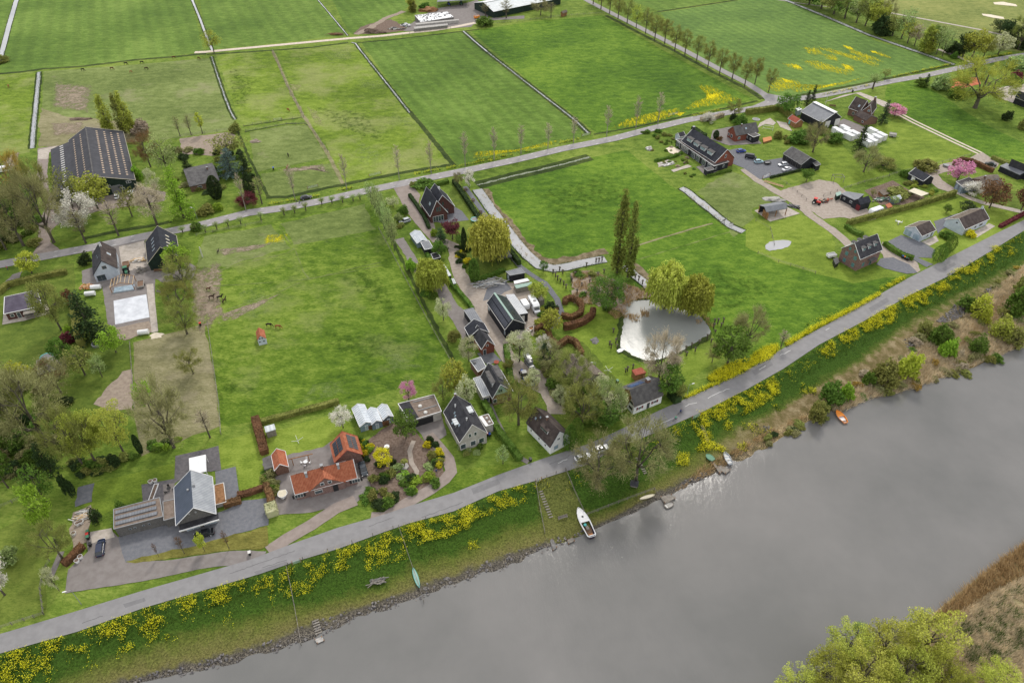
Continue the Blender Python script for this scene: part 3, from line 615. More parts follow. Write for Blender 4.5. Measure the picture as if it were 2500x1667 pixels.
sheet('pond',[(1530,742),(1545,735),(1590,732),(1640,745),(1680,760),(1705,768),(1722,785),(1736,808),(1733,814),(1700,835),(1655,860),(1630,870),(1595,880),(1570,878),(1545,866),(1514,846),(1516,820),(1522,785),(1528,760)],.04,'pond_water',.25,1,'garden pond mirroring the bright sky')
sheet('reed_bed',[(1395,665),(1440,660),(1520,690),(1600,720),(1540,735),(1525,770),(1510,760),(1440,740),(1400,740)],.03,'soil_pale',.6)
#building materials
solid('tile_dark',(.040,.040,.047),(.068,.068,.076),.9,.8,.1,.15,wave=('X',.35,.25))
solid('tile_black',(.024,.026,.034),(.038,.041,.053),.9,.75,.1,.18,wave=('X',.4,.2))
solid('tile_grey',(.085,.082,.082),(.135,.13,.128),.8,.85,.1,.2,wave=('X',.35,.2))
solid('tile_brown',(.055,.042,.04),(.10,.08,.072),.8,.85,.1,.2,wave=('X',.35,.3))
solid('tile_old',(.13,.105,.085),(.21,.18,.15),1.2,.95,.2,.1,wave=('X',.5,.2))
solid('tile_orange',(.33,.10,.052),(.45,.165,.09),1.6,.85,.1,.2,wave=('X',.35,.28))
solid('tile_red',(.30,.075,.05),(.40,.12,.08),.9,.85,.1,.2,wave=('X',.35,.25))
solid('sheet_barn',(.045,.046,.054),(.064,.065,.076),.5,.75,.05,.2,wave=('X',1.1,.2))
solid('sheet_grey',(.15,.16,.18),(.20,.21,.23),.5,.6,.05,.4,wave=('X',.6,.2))
solid('sheet_metal',(.30,.32,.35),(.40,.42,.45),.5,.45,.05,.6,wave=('X',.5,.35))
solid('sheet_light',(.48,.52,.54),(.60,.63,.64),.5,.6,0,.5,wave=('X',1.0,.25))
solid('sheet_blue',(.07,.09,.13),(.09,.11,.16),.5,.5,0,.5,wave=('X',.5,.3))
solid('bitumen',(.085,.08,.08),(.13,.125,.12),.8,.9,.1,.2)
solid('bitumen_black',(.025,.025,.028),(.045,.045,.05),.8,.9,.1,.2)
solid('bitumen_brown',(.16,.125,.10),(.22,.175,.145),1.2,.95,.2,.1)
solid('brick_red',(.17,.055,.038),(.23,.08,.055),3,.9,.2,.2)
solid('brick_brown',(.13,.075,.055),(.20,.12,.09),3,.9,.2,.2)
solid('brick_dark',(.075,.035,.032),(.11,.052,.045),3,.9,.2,.2)
solid('brick_purple',(.14,.09,.08),(.24,.155,.135),3,.9,.2,.2)
solid('brick_grey',(.10,.095,.09),(.145,.14,.13),3,.9,.2,.2)
solid('plaster_white',(.68,.69,.70),(.80,.80,.80),.6,.85,.05,.3)
solid('plaster_bluish',(.42,.47,.54),(.52,.57,.63),.6,.85,.05,.3)
solid('plaster_grey',(.34,.32,.29),(.42,.40,.365),.8,.9,.05,.3)
solid('wood_black',(.012,.014,.02),(.028,.030,.038),1,.7,.1,.3,wave=('X',.3,.25))
solid('wood_green',(.010,.022,.016),(.018,.035,.025),1,.8,.1,.3)
solid('wood_brown',(.20,.10,.045),(.32,.17,.08),1.5,.8,.1,.2)
solid('wood_grey',(.20,.18,.155),(.30,.275,.24),1.5,.9,.1,.2,wave=('X',.3,.3))
solid('wood_new',(.50,.36,.20),(.62,.46,.28),1.5,.8,0,.2)
solid('wood_orange',(.45,.19,.07),(.55,.25,.10),1.5,.8,0,.2)
solid('green_panel',(.25,.36,.31),(.31,.42,.36),1,.8,0,.3)
solid('concrete',(.30,.29,.27),(.42,.40,.375),1.2,.9,.1,.2)
solid('concrete_dark',(.12,.115,.11),(.2,.195,.185),1.2,.9,.1,.2)
paint('white',(.74,.74,.74));paint('off_white',(.60,.59,.56));paint('cream',(.58,.53,.40));paint('black',(.02,.02,.022));paint('grey',(.28,.29,.30));paint('mid_grey',(.16,.16,.165))
paint('teal',(.10,.26,.26));paint('dark_red',(.13,.012,.018));paint('red',(.55,.04,.03));paint('blue',(.03,.10,.42));paint('green',(.05,.18,.10));paint('orange',(.75,.25,.03));paint('turquoise',(.10,.45,.42))
paint('tan_panel',(.42,.31,.215));paint('yellow',(.75,.55,.05));paint('navy',(.012,.018,.06));paint('brown',(.16,.09,.05))
solid('pane',(.03,.045,.055),(.07,.09,.10),.8,.12,0,.8)
solid('pane_light',(.22,.30,.36),(.34,.42,.48),.8,.15,0,.8)
solid('pane_teal',(.07,.17,.18),(.11,.24,.25),.8,.15,0,.8)
solid('solar',(.012,.015,.03),(.02,.024,.042),.4,.2,0,.7)
solid('solar_grey',(.06,.06,.065),(.085,.085,.09),.4,.3,0,.6)
solid('solar_blue',(.05,.09,.20),(.09,.14,.28),.4,.2,0,.7)
solid('glasshouse',(.50,.55,.60),(.66,.70,.74),.9,.25,0,.7,wave=('X',.7,.35))
solid('glass_wall',(.14,.20,.25),(.24,.31,.37),.9,.2,0,.7,wave=('X',.8,.5))
solid('net_grey',(.06,.065,.06),(.10,.105,.10),1,.9)
class Bld:
 """gabled building: ridge pixels A, B at height zr; pixel e1 (and e2) on each eave at heights z1 (z2)"""
 def __init__(s,name,label,cat,A,B,zr,e1,z1,e2=None,z2=None,roof='tile_dark',wall='brick_red',trim='white',over=.35,og=.25,roof2=None,group=None,floor=0,th=.18):
  a,b=P(*A,zr),P(*B,zr);s.L=(b-a).length;u=(b-a).normalized();n=Vector((-u.y,u.x,0))
  s.o=Vector(((a.x+b.x)/2,(a.y+b.y)/2,0));s.rz=math.atan2(u.y,u.x);s.zr=zr
  d1=(P(*e1,z1)-s.o).dot(n);s.s1=1 if d1>0 else-1
  if e2:d2=(P(*e2,z2)-s.o).dot(n)
  else:d2=-d1;z2=z1
  s.d={1:d1,2:d2};s.z={1:z1,2:z2};s.over=over;s.og=og;s.th=th
  s.root=thing(name,label,cat,s.o,s.rz,group);L2=s.L/2
  s.wallm=wall
  if wall:
   prof=[]
   for k in(1,2):
    sl_=(zr-s.z[k])/abs(s.d[k]);y=s.d[k]-math.copysign(over,s.d[k]);prof.append((y,zr-abs(y)*sl_-th))
   w=MB();x=L2-og;(y1,za),(y2,zb_)=prof;s.wy={1:y1,2:y2};s.wz={1:za,2:zb_}
   ring=lambda xx:[(xx,y1,floor),(xx,y1,za),(xx,0,zr-th),(xx,y2,zb_),(xx,y2,floor)]
   w.rings([ring(-x),ring(x)]);link('wall',w,wall,s.root)
  for k,mt in((1,roof),(2,roof2 or roof)):
   if k==2 and not roof2:break
  r=MB()
  for k in(1,2):
   q=[(-L2,0,zr),(L2,0,zr),(L2,s.d[k],s.z[k]),(-L2,s.d[k],s.z[k])]
   if s.d[k]<0:q=q[::-1]
   if roof2:link('roof',MB().slab(q,th),roof if k==1 else roof2,s.root)
   else:r.slab(q,th)
  if not roof2:link('roof',r,roof,s.root)
  if trim:
   t=MB()
   for sx in(-1,1):
    for k in(1,2):
     p,q=Vector((sx*(L2+.03),0,zr+.02)),Vector((sx*(L2+.03),s.d[k],s.z[k]+.02))
     t.tube(p,q,.09,.09,4)
   for k in(1,2):t.tube((-L2,s.d[k]+math.copysign(.06,s.d[k]),s.z[k]-.06),(L2,s.d[k]+math.copysign(.06,s.d[k]),s.z[k]-.06),.07,.07,4)
   link('roof_trim',t,trim,s.root)
 def pt(s,k,x,t,up=0):
  """point on slope k: x in -1..1 along the ridge, t 0 at ridge..1 at eave"""
  return Vector((x*s.L/2,s.d[k]*t,s.zr+(s.z[k]-s.zr)*t+up))
 def win(s,side,x,z,w=1.0,h=1.2,frame='white',pane='pane',name='window',sh=None,n=1):
  """side 1/2 = long walls, 'A'/'B' = gable ends; x metres from the wall's middle"""
  f,p=MB(),MB();d=.05
  if side in(1,2):
   y=s.wy[side];sg=1 if y>0 else-1
   f.box(x-w/2,min(y,y+sg*d),z-h/2,x+w/2,max(y,y+sg*d),z+h/2)
   for i in range(n):
    a=x-w/2+.09+i*(w-.09)/n;p.box(a,min(y,y+sg*(d+.03)),z-h/2+.09,a+(w-.09)/n-.09,max(y,y+sg*(d+.03)),z+h/2-.09)
  else:
   X=-(s.L/2-s.og)if side=='A'else s.L/2-s.og;sg=1 if X>0 else-1
   f.box(min(X,X+sg*d),x-w/2,z-h/2,max(X,X+sg*d),x+w/2,z+h/2)
   for i in range(n):
    a=x-w/2+.09+i*(w-.09)/n;p.box(min(X,X+sg*(d+.03)),a,z-h/2+.09,max(X,X+sg*(d+.03)),a+(w-.09)/n-.09,z+h/2-.09)
  o=link(name,f,frame,s.root)
  if pane:link('pane',p,pane,o)
  if sh:
   for e in(-1,1):
    q=MB();cx=x+e*(w/2+.3)
    if side in(1,2):q.box(cx-.24,min(y,y+sg*.07),z-h/2,cx+.24,max(y,y+sg*.07),z+h/2)
    else:q.box(min(X,X+sg*.07),cx-.24,z-h/2,max(X,X+sg*.07),cx+.24,z+h/2)
    link('shutter',q,sh,o)
  return o
 def sky(s,k,x,t,w=.8,h=1.1,frame='mid_grey',pane='pane_light',name='skylight'):
  ln=math.hypot(s.d[k],s.zr-s.z[k]);dt=h/ln/2;dx=w/s.L
  q=[s.pt(k,x-dx,t-dt,.09),s.pt(k,x+dx,t-dt,.09),s.pt(k,x+dx,t+dt,.09),s.pt(k,x-dx,t+dt,.09)]
  if s.d[k]<0:q=q[::-1]
  o=link(name,MB().slab(q,.2),frame,s.root)
  c=sum(q,Vector())/4;q2=[c+(v-c)*.82+Vector((0,0,.02))for v in q]
  link('pane',MB().slab(q2,.04),pane,o)
 def panels(s,k,x0,x1,t0,t1,nx,ny,mat='solar',name='solar_panel',gap=.06,each=True,up=.14):
  m=MB()
  for i in range(nx):
   for j in range(ny):
    a,b=x0+(x1-x0)*(i+gap)/nx,x0+(x1-x0)*(i+1-gap)/nx;c,d=t0+(t1-t0)*(j+gap)/ny,t0+(t1-t0)*(j+1-gap)/ny
    q=[s.pt(k,a,c,up),s.pt(k,b,c,up),s.pt(k,b,d,up),s.pt(k,a,d,up)]
    if s.d[k]<0:q=q[::-1]
    if each:link(name,MB().slab(q,.06),mat,s.root)
    else:m.slab(q,.06)
  if not each:link(name,m,mat,s.root)
 def chim(s,x,k=1,t=0,w=.6,top=.9,mat='brick_brown',pot=True):
  c=s.pt(k,x,t);o=link('chimney',MB().box(c.x-w/2,c.y-w/2,c.z-.8,c.x+w/2,c.y+w/2,c.z+top),mat,s.root)
  if pot:link('cap',MB().box(c.x-w/2-.06,c.y-w/2-.06,c.z+top,c.x+w/2+.06,c.y+w/2+.06,c.z+top+.12),'grey',o)
 def dormer(s,k,x,t,w=1.6,h=1.3,roof='bitumen',wall='white',n=2,pane='pane',flat=True,depth=None):
  """box dormer whose front stands at t down the slope"""
  f=s.pt(k,x,t);sg=1 if s.d[k]>0 else-1;slope=(s.zr-s.z[k])/abs(s.d[k]);depth=depth or(h+.1)/slope
  x0,x1,yb=f.x-w/2,f.x+w/2,f.y-sg*depth;zt=f.z+h
  o=link('dormer',MB().box(x0,min(f.y,yb),f.z-.3,x1,max(f.y,yb),zt),wall,s.root)
  r=MB()
  if flat:r.box(x0-.2,min(f.y+sg*.25,yb),zt,x1+.2,max(f.y+sg*.25,yb),zt+.16)
  else:
   for e in(-1,1):
    q=[(f.x,f.y+sg*.3,zt+w*.38),(f.x,yb-sg*.5,zt+w*.38),(f.x+e*(w/2+.25),yb-sg*.1,zt-.05),(f.x+e*(w/2+.25),f.y+sg*.3,zt-.05)]
    r.slab(q if e*sg<0 else q[::-1],.12)
   r.add([(x0,f.y+sg*.02,zt),(x1,f.y+sg*.02,zt),(f.x,f.y+sg*.02,zt+w*.36)],[(0,1,2)])
  link('dormer_roof',r,roof,o)
  for i in range(n):
   a=x0+.1+(w-.1)*i/n;b=x0+(w-.1)*(i+1)/n
   link('window',MB().box(a,min(f.y,f.y+sg*.05),f.z+.15,b,max(f.y,f.y+sg*.05),zt-.12),pane,o)
 def cube(s,name,c,d,mat,parent=None):
  return link(name,MB().cbox(c,d),mat,parent or s.root)
class Flat:
 """flat or mono-pitch roofed building from its roof corner pixels (in order) at height z (one or four values)"""
 def __init__(s,name,label,cat,px,z,roof='bitumen',wall='wood_black',trim='white',over=.15,th=.2,group=None,posts=False,open_=False,rim=True):
  zs=z if isinstance(z,(list,tuple))else[z]*len(px)
  w=[P(*p,zz)for p,zz in zip(px,zs)];c=sum(w,Vector())/len(w);s.o=Vector((c.x,c.y,0));d=w[1]-w[0];s.rz=math.atan2(d.y,d.x)
  s.root=thing(name,label,cat,s.o,s.rz,group);ca,sa=math.cos(-s.rz),math.sin(-s.rz)
  s.c=[Vector(((v.x-c.x)*ca-(v.y-c.y)*sa,(v.x-c.x)*sa+(v.y-c.y)*ca,v.z))for v in w]
  area=sum(a.x*b.y-b.x*a.y for a,b in zip(s.c,s.c[1:]+s.c[:1]));s.ccw=area>0
  top=s.c if s.ccw else s.c[::-1]
  link('roof',MB().slab(top,th),roof,s.root)
  k=lambda v:Vector((v.x*(1-over/max(.5,math.hypot(v.x,v.y))),v.y*(1-over/max(.5,math.hypot(v.x,v.y))),v.z))
  s.w=[k(v)for v in s.c];n=len(s.w)
  if wall and not open_:
   link('wall',MB().slab([Vector((v.x,v.y,v.z-th*.9))for v in(s.w if s.ccw else s.w[::-1])],.1)if False else s._walls(th),wall,s.root)
  if open_:
   for v in s.w:link('post',MB().box(v.x-.08,v.y-.08,0,v.x+.08,v.y+.08,v.z-th),wall or'wood_brown',s.root)
  if trim and rim:
   t=MB()
   for a,b in zip(s.c,s.c[1:]+s.c[:1]):t.tube(a+Vector((0,0,.03)),b+Vector((0,0,.03)),.1,.1,4)
   link('roof_trim',t,trim,s.root)
 def _walls(s,th):
  m=MB();n=len(s.w);m.add([(v.x,v.y,0)for v in s.w]+[(v.x,v.y,v.z-th)for v in s.w],[(i,(i+1)%n,n+(i+1)%n,n+i)for i in range(n)]);return m
 def P(s,u,v,up=0):
  a,b,c,d=s.c[:4];p=a.lerp(b,u).lerp(d.lerp(c,u),v);return Vector((p.x,p.y,p.z+up))
 def win(s,edge,u,z,w=1.0,h=1.1,frame='white',pane='pane',name='window',n=1):
  a,b=s.w[edge],s.w[(edge+1)%len(s.w)];d=Vector((b.x-a.x,b.y-a.y,0));L=d.length;d.normalize();nn=Vector((d.y,-d.x,0))*(1 if s.ccw else-1)
  c=Vector((a.x,a.y,0))+d*L*u;rz=math.atan2(d.y,d.x)
  o=link(name,MB().cbox(c+nn*.02+Vector((0,0,z)),(w,.1,h),rz),frame,s.root)
  if pane:
   p=MB()
   for i in range(n):p.cbox(c+nn*.06+d*((i+.5)/n-.5)*(w-.08)+Vector((0,0,z)),((w-.1)/n-.08,.08,h-.16),rz)
   link('pane',p,pane,o)
  return o
 def dome(s,u,v,r=.55,name='skylight',mat='off_white'):
  c=s.P(u,v);m=MB();rg=[]
  for j,(k,zz)in enumerate(((1,0),(1,.18),(.8,.34),(.4,.44))):rg.append([(c.x+r*k*math.cos(i*math.pi/5),c.y+r*k*math.sin(i*math.pi/5),c.z+zz)for i in range(10)])
  link(name,m.rings(rg),mat,s.root)
 def bar(s,u0,v0,u1,v1,w,h,name,mat):
  a,b=s.P(u0,v0),s.P(u1,v1);d=b-a;link(name,MB().cbox((a+b)/2+Vector((0,0,h/2+.02)),(math.hypot(d.x,d.y),w,h),math.atan2(d.y,d.x)),mat,s.root)
#buildings, left side
b=Bld('barn','huge dark barn with columns of tan rooflights behind the lane','barn',(209,310),(228,431),9.0,(316,382),4.2,(172,392),4.6,'sheet_barn','wood_green','cream',.3,.2)
n=int(b.L/1.6)
for k,ts in((1,(.27,.47,.65,.83)),(2,(.35,.72))):
 for t in ts:b.panels(k,-.90,.86,t-.062 if k==1 else t-.09,t+.062 if k==1 else t+.09,20,1,'tan_panel','rooflight',.3,(k,t)!=(2,.72),.05)
for c_ in b.root.children:
 if c_.name.startswith('rooflight')and len(c_.data.polygons)>6:c_['kind']='stuff'
l_=MB();y0=b.d[2];z0=b.z[2];sg=1 if y0>0 else-1;wd=abs((P(127,420,2.9)-b.o).dot(Vector((-math.sin(b.rz),math.cos(b.rz),0)))-y0)
q=[(-b.L/2+2,y0-sg*.2,z0+.08),(b.L/2-2.0,y0-sg*.2,z0+.08),(b.L/2-2.0,y0+sg*wd,2.9),(-b.L/2+2,y0+sg*wd,2.9)]
lr=link('lean_to',MB().slab(q if sg>0 else q[::-1],.18),'sheet_barn',b.root)
link('wall',MB().box(-b.L/2+2.3,min(y0,y0+sg*(wd-.3)),0,b.L/2-2.3,max(y0,y0+sg*(wd-.3)),2.7),'wood_green',lr)
m=MB()
for i in range(20):
 xx=-b.L/2+3+i*(b.L-6.5)/20;f=.3
 p1,p2=y0+sg*wd*f,y0+sg*wd*(f+.2);zz=lambda y:z0+.08+(2.9-z0-.08)*abs(y-y0)/wd+.05
 m.quad((xx,p1,zz(p1)),(xx+.75,p1,zz(p1)),(xx+.75,p2,zz(p2)),(xx,p2,zz(p2)))
link('rooflight',m,'off_white',lr)['kind']='stuff'
link('ridge',MB().box(-b.L/2,-.25,8.92,b.L/2,.25,9.1),'tile_grey',b.root)
for x,z in((-3.5,3.7),(-7.5,2.6),(-8,1.4),(-11,3.9)):b.win('B',x*b.s1*-1,z,1.8,1.0,n=2)
b.win('B',6*b.s1,1.9,3.6,3.4,'grey','mid_grey','door')
b=Bld('farmhouse','white plastered farmhouse with a dark half brown roof beside the lane','house',(244,589),(247,637),7.6,(284,625),3.5,(225.5,636),3.0,'tile_brown','plaster_bluish','tile_dark',.2,.15,'tile_dark')
b.win('B',0,4.9,1.3,1.2,'brown');b.win('B',2.0*b.s1*-1,1.3,2.6,2.2,'mid_grey','pane','door',n=2)
b.win(1,0,1.6,1.1,1.2);b.win(1,2.8,1.6,1.1,1.2);b.sky(1,-.1,.52,1.0,1.4,'white','pane_light');b.sky(2,.1,.4,.5,.6);b.sky(2,-.2,.5,.5,.6);b.chim(-.55,1,0,.6,1.0,'white')
b=Bld('barn','black timber barn with eight small rooflights beside the white farmhouse','barn',(384,551.5),(391,603.5),8.2,(357,615),3.0,(434.5,600),3.0,'tile_black','wood_green','cream',.3,.2)
for k in(1,2):
 for x in(-.45,-.12,.2,.52):b.sky(k,x,.47,.7,1.5,'grey','pane_light'if k==1 else'cream')
b.win('B',0,1.5,2.4,2.4,'wood_brown','pane','door')
cs=[P(11,725,2.8),P(91,708,2.8),P(102,747,2.8),P(9,767,2.8)];ap=P(47,721,5.4);c=sum(cs,Vector())/4;ap=Vector((c.x-1.2,c.y+.6,5.0))
r_=thing('bungalow','brick bungalow under a purple grey pyramid roof at the left edge','house',(c.x,c.y,0))
lc=[v-Vector((c.x,c.y,0))for v in cs];la=ap-Vector((c.x,c.y,0));m=MB()
for i in range(4):m.quad(lc[(i+1)%4],lc[i],la)
solid('tile_purple',(.075,.062,.09),(.105,.09,.125),.6,.75,.1,.3,wave=('Y',.35,.15));link('roof',m,'tile_purple',r_)
m=MB();wl=[Vector((v.x*.93,v.y*.93,0))for v in lc];m.add(wl+[Vector((v.x,v.y,2.75))for v in wl],[(i,(i+1)%4,4+(i+1)%4,4+i)for i in range(4)]);link('wall',m,'brick_dark',r_)
t=MB()
for i in range(4):t.tube(lc[i],lc[(i+1)%4],.12,.12,4)
link('roof_trim',t,'white',r_)
d=(wl[2]-wl[3]);L=d.length;d.normalize();nn=Vector((d.y,-d.x,0));rz=math.atan2(d.y,d.x)
for u,w,h,z,nm in((.15,1.1,1.1,1.5,'window'),(.33,1.1,2.1,1.1,'door'),(.6,2.2,1.4,1.6,'window'),(.88,1.0,1.1,1.6,'window')):
 p=wl[3]+d*L*u+nn*.03;o=link(nm,MB().cbox(p+Vector((0,0,z)),(w,.1,h),rz),'off_white',r_);link('pane',MB().cbox(p+nn*.04+Vector((0,0,z)),(w-.25,.1,h-.25),rz),'pane',o)
p=wl[3]+d*L*.68+nn*1.3;link('veranda',MB().cbox(p+Vector((0,0,1.2)),(3.6,1.9,.12),rz).cbox(p+Vector((0,0,2.35)),(3.4,2.2,.12),rz).cbox(p+d*1.7+Vector((0,0,1.2)),(.12,.12,2.4),rz).cbox(p-d*1.7+Vector((0,0,1.2)),(.12,.12,2.4),rz),'wood_grey',r_)
f=Flat('shed','weathered plank roofed shed behind the trampoline','shed',[(88,880),(147,863),(152,898),(92,915)],2.5,'wood_grey','wood_brown',None)
b=Bld('bungalow','low brick bungalow with plain grey roof among the trees by the lane','house',(450,421),(523,406),5.0,(500,448),2.7,None,None,'tile_grey','brick_brown',None)
b.win(1,-2,1.5,1.6,1.0);b.win(1,2,1.4,2.2,1.3,n=2);b.chim(.5,1,.1)
b=Bld('stable','tiny white stable with an orange roof standing alone in the paddock','stable',(631,799),(635,819),3.7,(625.5,818),2.2,(647,812.5),2.2,'tile_orange','plaster_bluish',None,.1,.08)
for x,z in((-.35,2.5),(.35,2.5),(-.6,1.3),(.6,1.3)):b.win('B',x,z,.4,.4,'black',None)
b=Bld('house','modern dark brick house with ribbed light metal roof','house',(465,1147),(471.6,1239),7.6,(426.5,1224),3.4,(521.5,1198),3.4,'sheet_blue','brick_grey','white',.3,.3,'sheet_metal')
b.win('B',-1.4,5.6,.35,.5,'grey',None);b.win('B',0,5.6,.35,.5,'grey',None);b.win('B',1.4,5.6,.35,.5,'grey',None)
b.win('B',1.9,1.3,2.9,2.4,'white','pane_light','garage_door',n=2);b.win('B',-1.9,1.3,2.9,2.4,'white','pane_light','garage_door',n=2)
b.cube('canopy',(b.L/2+.6,0,3.0),(1.9,8.4,.22),'bitumen_black');b.cube('canopy_edge',(b.L/2+1.6,0,3.0),(.16,8.6,.34),'white')
b.chim(-.15,2,.12,.35,.7,'grey');b.chim(-.05,1,.2,.3,.5,'mid_grey')
f=Flat('annex','long flat roofed grey brick annex with three light roof strips','building',[(277.5,1243),(390,1214),(398,1260),(278,1291)],3.3,'bitumen_brown','brick_grey','grey')
for v in(.22,.5,.78):f.bar(.04,v,.9,v,.85,.25,'solar_panel','sheet_grey')
for u in(.28,.38,.56,.68):f.win(2,1-u,1.9,.55,.55,'grey','pane')
f=Flat('link_building','flat roofed passage between the annex and the modern house','building',[(398,1224),(426,1218),(428,1262),(400,1270)],2.9,'bitumen_brown','brick_grey','grey')
f=Flat('canopy','white flat terrace canopy behind the modern house','canopy',[(461,1118),(502,1109),(504,1150),(463,1158)],2.7,'plaster_white','white',None,open_=True)
f=Flat('terrace_wall','low open courtyard box beside the modern house','building',[(523,1184),(546,1178),(552,1225),(526,1232)],1.4,'wood_brown','plaster_grey','off_white')
b=Bld('farmhouse','long brick farmhouse with an orange tiled roof and a central front gable','house',(708,1161),(862,1121),6.9,(794,1187),2.7,None,None,'tile_orange','brick_purple','white',.3,.2)
g_=MB();sg=b.s1;yo=abs(b.d[1]);q1=[(0,0,6.6),(0,sg*(yo+.35),6.1),(-4.2,sg*(yo+.35),2.75),(-4.2,sg*yo*.85,2.9)];q2=[(0,0,6.6),(4.6,sg*yo*.85,2.9),(4.6,sg*(yo+.35),2.75),(0,sg*(yo+.35),6.1)]
g_.slab(q1 if sg<0 else q1[::-1],.2);g_.slab(q2 if sg<0 else q2[::-1],.2);cg=link('cross_gable',g_,'tile_orange',b.root)
yy=sg*(yo-.02);m=MB().add([(-4.0,yy,0),(4.3,yy,0),(4.3,yy,2.7),(0,yy,5.95),(-4.0,yy,2.7)],[(0,1,2,3,4)]);link('gable_wall',m,'brick_purple',cg)
for x,z,w,h in((-.8,3.9,.95,.95),(1.0,3.9,.95,.95)):o=link('window',MB().cbox((x,yy+sg*.05,z),(w,.12,h)),'white',cg);link('pane',MB().cbox((x,yy+sg*.09,z),(w-.2,.12,h-.2)),'pane',o)
for x,w,n_ in((-6.6,2.0,3),(7.0,2.0,3)):b.win(1,x,1.5,w,1.2,'off_white','pane','window','black',n_)
for x,w,n_ in((-2.0,1.9,3),):o=link('window',MB().cbox((x,yy+sg*.05,1.5),(w,.12,1.1)),'off_white',b.root);link('pane',MB().cbox((x,yy+sg*.1,1.5),(w-.2,.12,.85)),'pane',o)
o=link('door',MB().cbox((2.0,yy+sg*.05,1.2),(1.2,.12,2.2)),'black',b.root)
b.chim(-.52,1,.2,.55,1.0,'grey');b.chim(.5,1,.2,.55,1.0,'grey');b.chim(0,2,.02,.6,.9,'brick_brown')
for x,w in((-.72,2.2),(-.32,2.2),(.02,3.6),(.6,3.6)):b.panels(2,x-.12 if w<3 else x-.18,x+.10 if w<3 else x+.18,.06,.5,1,1,'white','rooflight',.02,True,.35)
b=Bld('barn','orange tiled barn carrying two banks of solar panels','barn',(835,1053),(847,1098),6.2,(808,1094),2.9,(878,1085),3.1,'tile_orange','brick_purple','tile_red',.3,.4)
b.panels(1,-.78,.62,.22,.88,5,2,'solar');b.panels(2,-.8,.62,.2,.84,6,2,'solar_grey')
b=Bld('shed','small orange tiled shed beside a grey lean to','shed',(675,1095),(683,1133),4.0,(665,1124),2.3,(699.5,1117),2.3,'tile_orange','brick_brown','white',.2,.15)
f=Flat('shed','grey roofed lean to joined to the orange tiled shed','shed',[(640,1119),(661,1110),(669,1138),(645,1146)],2.2,'bitumen','wood_grey',None)
f=Flat('garden_shed','grey garden shed with pale blue flat roof in the corner of the lawn','shed',[(645,1041),(669,1034),(673,1047.5),(648.5,1055)],2.4,'sheet_light','wood_grey',None);f.win(3,.5,1.3,.7,.7,'black',None)
for k,(A,B,e,lab)in enumerate((((873,985.6),(893,1030),(866,1013),'longest of the three joined glass greenhouses'),((905,994),(919,1026),(898,1015),'short middle bay of the three joined glass greenhouses'),((932,985.6),(947,1014),(925,1004),'right hand bay of the three joined glass greenhouses'))):
 b=Bld('greenhouse',lab,'greenhouse',A,B,3.2,e,2.2,None,None,'glasshouse','glass_wall','white',.05,.05,th=.08);b.win('B',0,1.0,.8,1.8,'white','pane_light','door')
f=Flat('garage','flat roofed garage with two round rooflights beside the grey house','garage',[(971.6,985.6),(1059.6,963),(1078,1004),(1000,1028)],3.1,'bitumen_brown','plaster_grey','white')
f.bar(.13,.02,.16,.98,.5,.05,'roof_strip','bitumen_black');f.dome(.5,.42);f.dome(.55,.82)
q=[f.P(.01,.03,.03),f.P(.3,.03,.03),f.P(.3,.97,.03),f.P(.01,.97,.03)];link('roof_section',MB().slab(q if f.ccw else q[::-1],.02),'bitumen_black',f.root)
for v in(.12,.62):f.bar(.38,v,.95,v,.3,.12,'roof_strip','mid_grey')
f.win(2,.7,1.35,3.0,2.3,'black',None,'door');f.win(2,.4,1.35,2.2,2.3,'black',None,'door')
b=Bld('house','grey plastered house with a steep dark slate roof','house',(1111.7,963),(1153,1036.6),8.6,(1098,1035),3.6,(1166,1015),3.6,'tile_dark','plaster_grey','off_white',.25,.12)
for x in(-.75,.75):b.win('B',x*1.0,4.9,.8,1.3)
for x in(-2.7,0,2.3):b.win('B',x,1.7,1.5,1.7)
for x,t in((-.35,.5),(-.2,.55),(.35,.6),(-.1,.85)):b.sky(1,x,t,.6,.8)
b.dormer(1,.1,.82,1.8,1.2,'sheet_light','grey',1,'pane');b.dormer(2,-.15,.6,2.0,1.2,'sheet_light','grey',1,'pane');b.chim(-.98,1,.02,.5,.5);b.chim(-.55,1,.3,.3,.6,'white');b.chim(.55,1,.12,.3,.6,'off_white')
f=Flat('extension','flat roofed side extension with two small domes and a white strip','building',[(1170,1017),(1192,1010.6),(1205,1034),(1186,1041)],3.0,'bitumen_brown','plaster_grey','white');f.dome(.6,.35,.4);f.dome(.65,.75,.4);f.bar(.12,.03,.16,.97,.9,.08,'roof_strip','white')
b=Bld('house','dark roofed house with a pale green gable and flat dormers','house',(1192,886),(1222,939),7.4,(1183,938),3.0,(1235,925),3.6,'tile_dark','brick_brown','white',.3,.3)
x_=b.L/2-.24;m=MB().add([(x_,b.wy[1]*.8,3.7),(x_,b.wy[2]*.8,3.7),(x_,0,b.zr-.25)],[(0,1,2)]);link('gable_panel',m,'green_panel',b.root)
b.win('B',0,4.9,1.3,1.2,n=2)
for x in(-1.6,1.4):b.win('B',x,1.6,1.2,1.4)
b.dormer(1,-.05,.62,4.6,1.7,'bitumen','white',3);b.dormer(2,-.3,.6,4.4,1.5,'bitumen','white',2)
f=Flat('conservatory','ribbed metal roofed side room with white frames','building',[(1155,924),(1173.5,918),(1196,964),(1179,970)],[2.6,3.0,3.0,2.6],'sheet_metal','plaster_grey','white');f.win(2,.5,1.4,1.7,1.5)
f=Flat('garden_room','flat blue grey roofed garden room behind the green gabled house','building',[(1147,880),(1173.5,872),(1187,896),(1167,908)],2.8,'sheet_grey','brick_brown','white');f.dome(.25,.3,.45,'skylight','mid_grey')
